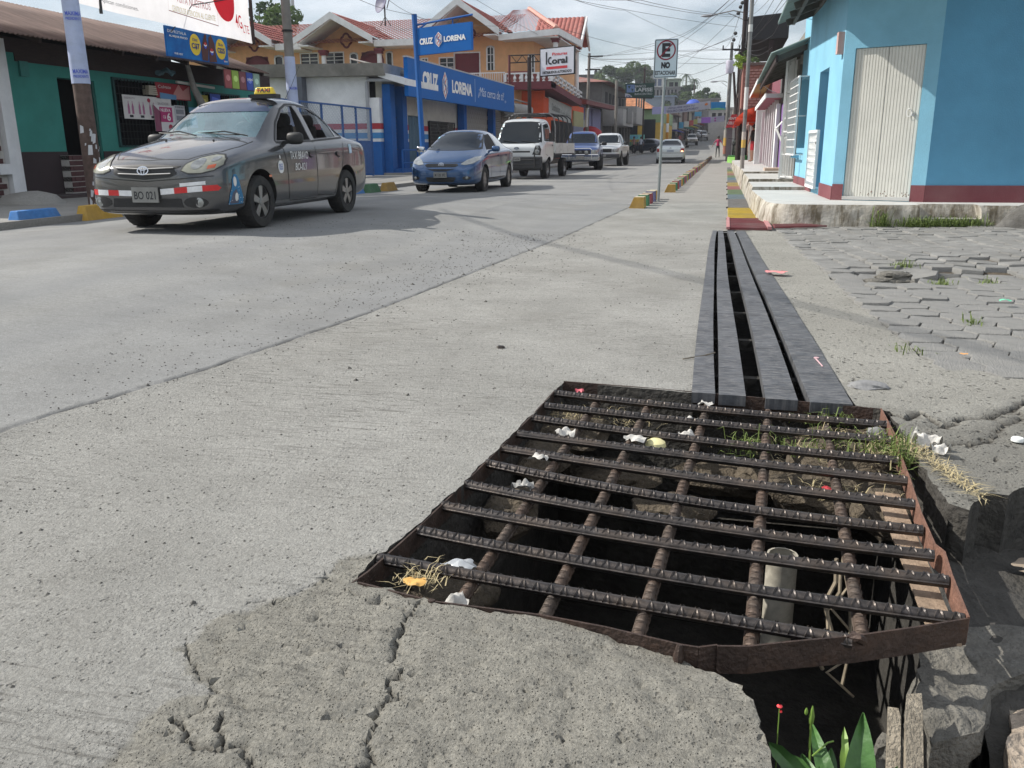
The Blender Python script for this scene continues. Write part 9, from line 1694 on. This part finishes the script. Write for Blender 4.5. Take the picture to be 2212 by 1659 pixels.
# trees -----------------------------------------------------------------------
M_trunk = mat('tree_trunk', (.09, .07, .05), .9, .3, 4)
def tree(x, y, z, h, r_, m, label, seed, n=1500, sz=.42, sc=(1, 1, .8), name='broadleaf_tree'):
 ob = empty(name, (x, y, z), label, 'tree'); mb = MB(); mb.tube([(x, y, z-1), (x+.2, y, z+h*.45), (x+.1, y, z+h*.75)], [r_*.09, r_*.06, r_*.03], 7)
 q = random.Random(seed)
 for k in range(5): a = q.uniform(0, 6.3); mb.tube([(x+.15, y, z+h*.45), (x+math.cos(a)*r_*.4, y+math.sin(a)*r_*.4, z+h*.7), (x+math.cos(a)*r_*.7, y+math.sin(a)*r_*.7, z+h*.85)], [r_*.04, r_*.03, r_*.012], 5)
 mb.build('trunk', M_trunk, ob); foliage((x, y, z+h*.72), r_, n, sz, seed, m, 'crown', ob, sc); return ob
def palm(x, y, z, h, m, label, seed, fr_=1.9, n=15):
 ob = empty('palm_tree', (x, y, z), label, 'palm tree'); mb = MB(); mb.tube([(x, y, z-1), (x+.2, y, z+h*.6), (x+.1, y, z+h)], [.25, .18, .14], 7); mb.build('trunk', M_trunk, ob); q = random.Random(seed); mb = MB()
 for k in range(n):
  a = 2*PI*k/n+q.uniform(-.2, .2); up_ = q.uniform(-.2, .9); d = Vector((math.cos(a), math.sin(a), 0)); sd = Vector((-d.y, d.x, 0)); P = [Vector((x+.1, y, z+h))+d*fr_*t+Vector((0, 0, fr_*(up_*t-1.15*t*t))) for t in [i/7 for i in range(8)]]
  for i in range(7):
   for sg in (-1, 1):
    for w_ in (0, .5): p = P[i].lerp(P[i+1], w_); mb.add([p, p+(P[i+1]-P[i])*.4, p+sd*sg*fr_*.26*(1-i/9)+(P[i+1]-P[i])*.7+Vector((0, 0, -fr_*.10))], [(0, 1, 2)])
 mb.build('frond', m, ob); return ob
T = [(-29.5, 250, 11, 10.5, 4.0, M_fold, 'dark tree mass left on the hill behind the bank sign', 1), (-25.3, 248, 12, 11, 3.9, M_fol, 'tall bushy tree at the top of the hill left of the no parking sign', 2), (-22.6, 246, 10, 9, 2.9, M_fold, 'dark round tree touching the left edge of the no parking sign', 3), (-27.5, 240, 9, 8, 3.2, M_fold, 'lower dark tree behind the bank sign', 4),
  (-12.2, 246, 8, 8.5, 2.8, M_fold, 'dark tree in the middle of the hill below the palms', 5), (-9.2, 240, 6, 8.5, 3.0, M_fol, 'wide green tree above the blue dome', 6), (-6.4, 238, 5, 8.5, 3.0, M_fol, 'green tree right of the blue dome', 7), (-4.2, 240, 6, 9.5, 2.3, M_fold, 'layered dark tree at the right end of the hill', 8), (-14.6, 234, 6, 7, 2.2, M_fold, 'small dark tree above the white banner', 9), (-17, 226, 4, 6.5, 2.2, M_fol, 'small tree beside the blue grey roof', 10), (-33, 246, 10, 8.5, 2.6, M_fol, 'green tree beside the hilltop tanks', 11), (-38.5, 236, 6, 9, 3.4, M_fold, 'dark tree below the hilltop house', 12)]
for x, y, z, h, r_, m, lb, s_ in T: tree(x, y, z, h*1.06, r_*1.22, m, lb, s_, 2600, .40)
for x, y, z, h, lb, s_, m in [(-11.6, 244, 12, 7.2, 'tall palm right of the no parking sign', 31, M_fold), (-9.3, 242, 12, 5.9, 'shorter palm right of the tall one', 32, M_fold), (-34.2, 244, 13, 8.0, 'palm on the hilltop by the water tanks', 33, M_fold), (-31.5, 243, 12, 7.0, 'small palm behind the bank sign post', 34, M_fol)]: palm(x, y, z, h, m, lb, s_)
palm(-33.6, 230, 11, 6.6, M_foly, 'bright yellow green banana plant left of the bank sign', 35, 2.0, 12); palm(-28.4, 200, 10, 6.6, M_fol, 'pale green palm top just above the bank sign post', 36, 1.6, 12)
tree(-43.8, 82, 2, 14.3, 3.6, M_fol, 'leafy tree behind the orange house beside the phone banner', 41, 1300, .30); tree(-47.2, 84, 2, 15.5, 3.6, M_fold, 'dark tree showing at the right edge of the phone banner', 42, 1100, .30)
mb = MB(); mb.tube([(-43.0, 84, 0), (-43.0, 84, 17)], .12, 5)
for z in (13.5, 14.6, 15.8):
 for dx_ in (-.5, .4): mb.box(-43.0+dx_-.12, -43.0+dx_+.12, 83.8, 84.0, z, z+1.1)
tag(mb.build('antenna_mast', flat('mast_grey', (.45, .45, .46))), 'thin antenna mast with panels behind the orange house', 'antenna')
# people ---------------------------------------------------------------------------
def person(loc, head, label, top, bottom, skin=(.22, .12, .08), hair=(.01, .008, .008), stride=.0, shorts=False, sc=1., arms=.12):
 ob = empty('person', loc, label, 'person'); s_ = .16*stride
 J = [((0, 0, .95), .13), ((0, 0, 1.12), .12), ((0, 0, 1.32), .14), ((0, 0, 1.44), .10), ((0, .01, 1.50), .05), ((0, .02, 1.60), .095), ((0, .02, 1.68), .085)]
 E_ = [(0, 1), (1, 2), (2, 3), (3, 4), (4, 5), (5, 6)]
 def leg(sg):
  i = len(J); J.extend([((sg*.09, 0, .86), .09), ((sg*.10, sg*s_*1.2+.02, .48), .062), ((sg*.10, sg*s_*1.7-.02*stride, .10), .04), ((sg*.10, sg*s_*1.7+.07, .045), .038), ((sg*.11, sg*s_*1.7+.15, .03), .025)]); E_.extend([(0, i), (i, i+1), (i+1, i+2), (i+2, i+3), (i+3, i+4)])
 def arm(sg):
  i = len(J); J.extend([((sg*.17, 0, 1.40), .055), ((sg*(.20+arms), -sg*s_*.6, 1.13), .042), ((sg*(.20+arms*1.8), -sg*s_*.8+.06, .90), .032), ((sg*(.21+arms*1.9), -sg*s_+.08, .82), .03)]); E_.extend([(3, i), (i, i+1), (i+1, i+2), (i+2, i+3)])
 leg(1); leg(-1); arm(1); arm(-1)
 me = bpy.data.meshes.new('p'); me.from_pydata([Vector(p)*sc for p, _ in J], E_, []); po = bpy.data.objects.new('p', me); COL.objects.link(po); md = po.modifiers.new('s', 'SKIN')
 for v, (p, r_) in zip(me.skin_vertices[0].data, J): v.radius = (r_*sc, r_*sc*.85)
 me.skin_vertices[0].data[0].use_root = True; sd_ = po.modifiers.new('b', 'SUBSURF'); sd_.levels = sd_.render_levels = 2; m2 = ev_mesh(po); bpy.data.objects.remove(po)
 for m in (flat('skin_%.2f' % skin[0], skin), flat('cloth_%.2f_%.2f_%.2f' % top, top), flat('cloth_%.2f_%.2f_%.2f' % bottom, bottom), flat('shoe_dark', (.03, .025, .02))): m2.materials.append(m)
 for p in m2.polygons:
  c = p.center/sc; z = c.z; x = abs(c.x)
  p.material_index = 0 if z > 1.47 else (1 if (z > .96 and (x < .235+arms*.4 or z > 1.2)) or (z > .96 and x < .2) else (0 if x > .2 and z > .7 else (2 if z > (.55 if shorts else .09) else (0 if shorts else 3))))
 m2.polygons.foreach_set('use_smooth', [True]*len(m2.polygons)); b = bpy.data.objects.new('body', m2); COL.objects.link(b); b.parent = ob
 hb = MB(); hb.lathe([(0, .115), (.07, .10), (.103, .04), (.105, -.03), (.09, -.10)], (0, -.012, 1.665), 'z', 12); hm = hb.mesh('hair', flat('hair_dark', hair), True, (0, 0, 0)); hm.transform(Matrix.Scale(sc, 4)); h_ = bpy.data.objects.new('hair', hm); COL.objects.link(h_); h_.parent = ob
 fb = MB();
 for sx_ in (-1, 1): fb.box(sx_*.035-.012, sx_*.035+.012, .088, .1, 1.645, 1.66)
 fb.hexa([(-.012, .09, 1.60), (.012, .09, 1.60), (.012, .095, 1.60), (-.012, .095, 1.60), (-.006, .09, 1.645), (.006, .09, 1.645), (.012, .118, 1.605), (-.012, .118, 1.605)]); fb.box(-.025, .025, .085, .098, 1.57, 1.578)
 fm = fb.mesh('face', flat('face_dark', (.08, .035, .03))); fm.transform(Matrix.Scale(sc, 4)); f_ = bpy.data.objects.new('face', fm); COL.objects.link(f_); f_.parent = ob
 ob.rotation_euler = (0, 0, head); return ob
person((-.72, 76.5, gz(-.7, 76.5)), math.radians(172), 'woman in pink top and black trousers walking towards us on the right pavement', (.42, .02, .09), (.015, .015, .018), stride=.8, arms=.16)
person((-9.35, 92, gz(-9.3, 92)+.1), math.radians(170), 'man in pinkish shirt and dark trousers standing on the far left pavement', (.28, .14, .13), (.015, .015, .018), arms=.05)
person((-8.95, 95.5, gz(-9, 95)+.1), math.radians(190), 'man in pale shirt and dark trousers right of the man in pink', (.40, .42, .50), (.015, .015, .018), arms=.05)
person((1.13, 41.2, .30), math.radians(110), 'person in black top and red shorts leaning in a doorway on the right', (.012, .012, .014), (.45, .015, .03), shorts=True, skin=(.35, .2, .14), sc=.93)
person((-4.4, 158, gz(-4.4, 158)), math.radians(180), 'person in dark clothes crossing far up the street', (.03, .03, .04), (.02, .02, .02), stride=.6)
for i, (x, y, c, lb) in enumerate([(-7.4, 134, (.05, .05, .07), 'person in navy walking on the left pavement beyond the painted column'), (-7.0, 137, (.3, .04, .04), 'person in red beside the one in navy on the left pavement')]): person((x, y, gz(x, y)), 3.1, lb, c, (.02, .02, .03), stride=.4)
mb = MB(); mb.box(-900, 900, -40, 900, -30, 42); hz = mb.build('haze', mat('haze_air', (.8, .8, .8))); hm = hz.data.materials[0].node_tree; hm.links.clear(); hv = hm.nodes.new('ShaderNodeVolumePrincipled'); hv.inputs['Color'].default_value = (.86, .9, 1, 1); hv.inputs['Density'].default_value = .00042; hm.links.new(hv.outputs[0], hm.nodes['Material Output'].inputs['Volume']); hm.nodes.remove(hm.nodes['Principled BSDF']); tag(hz, kind='stuff')
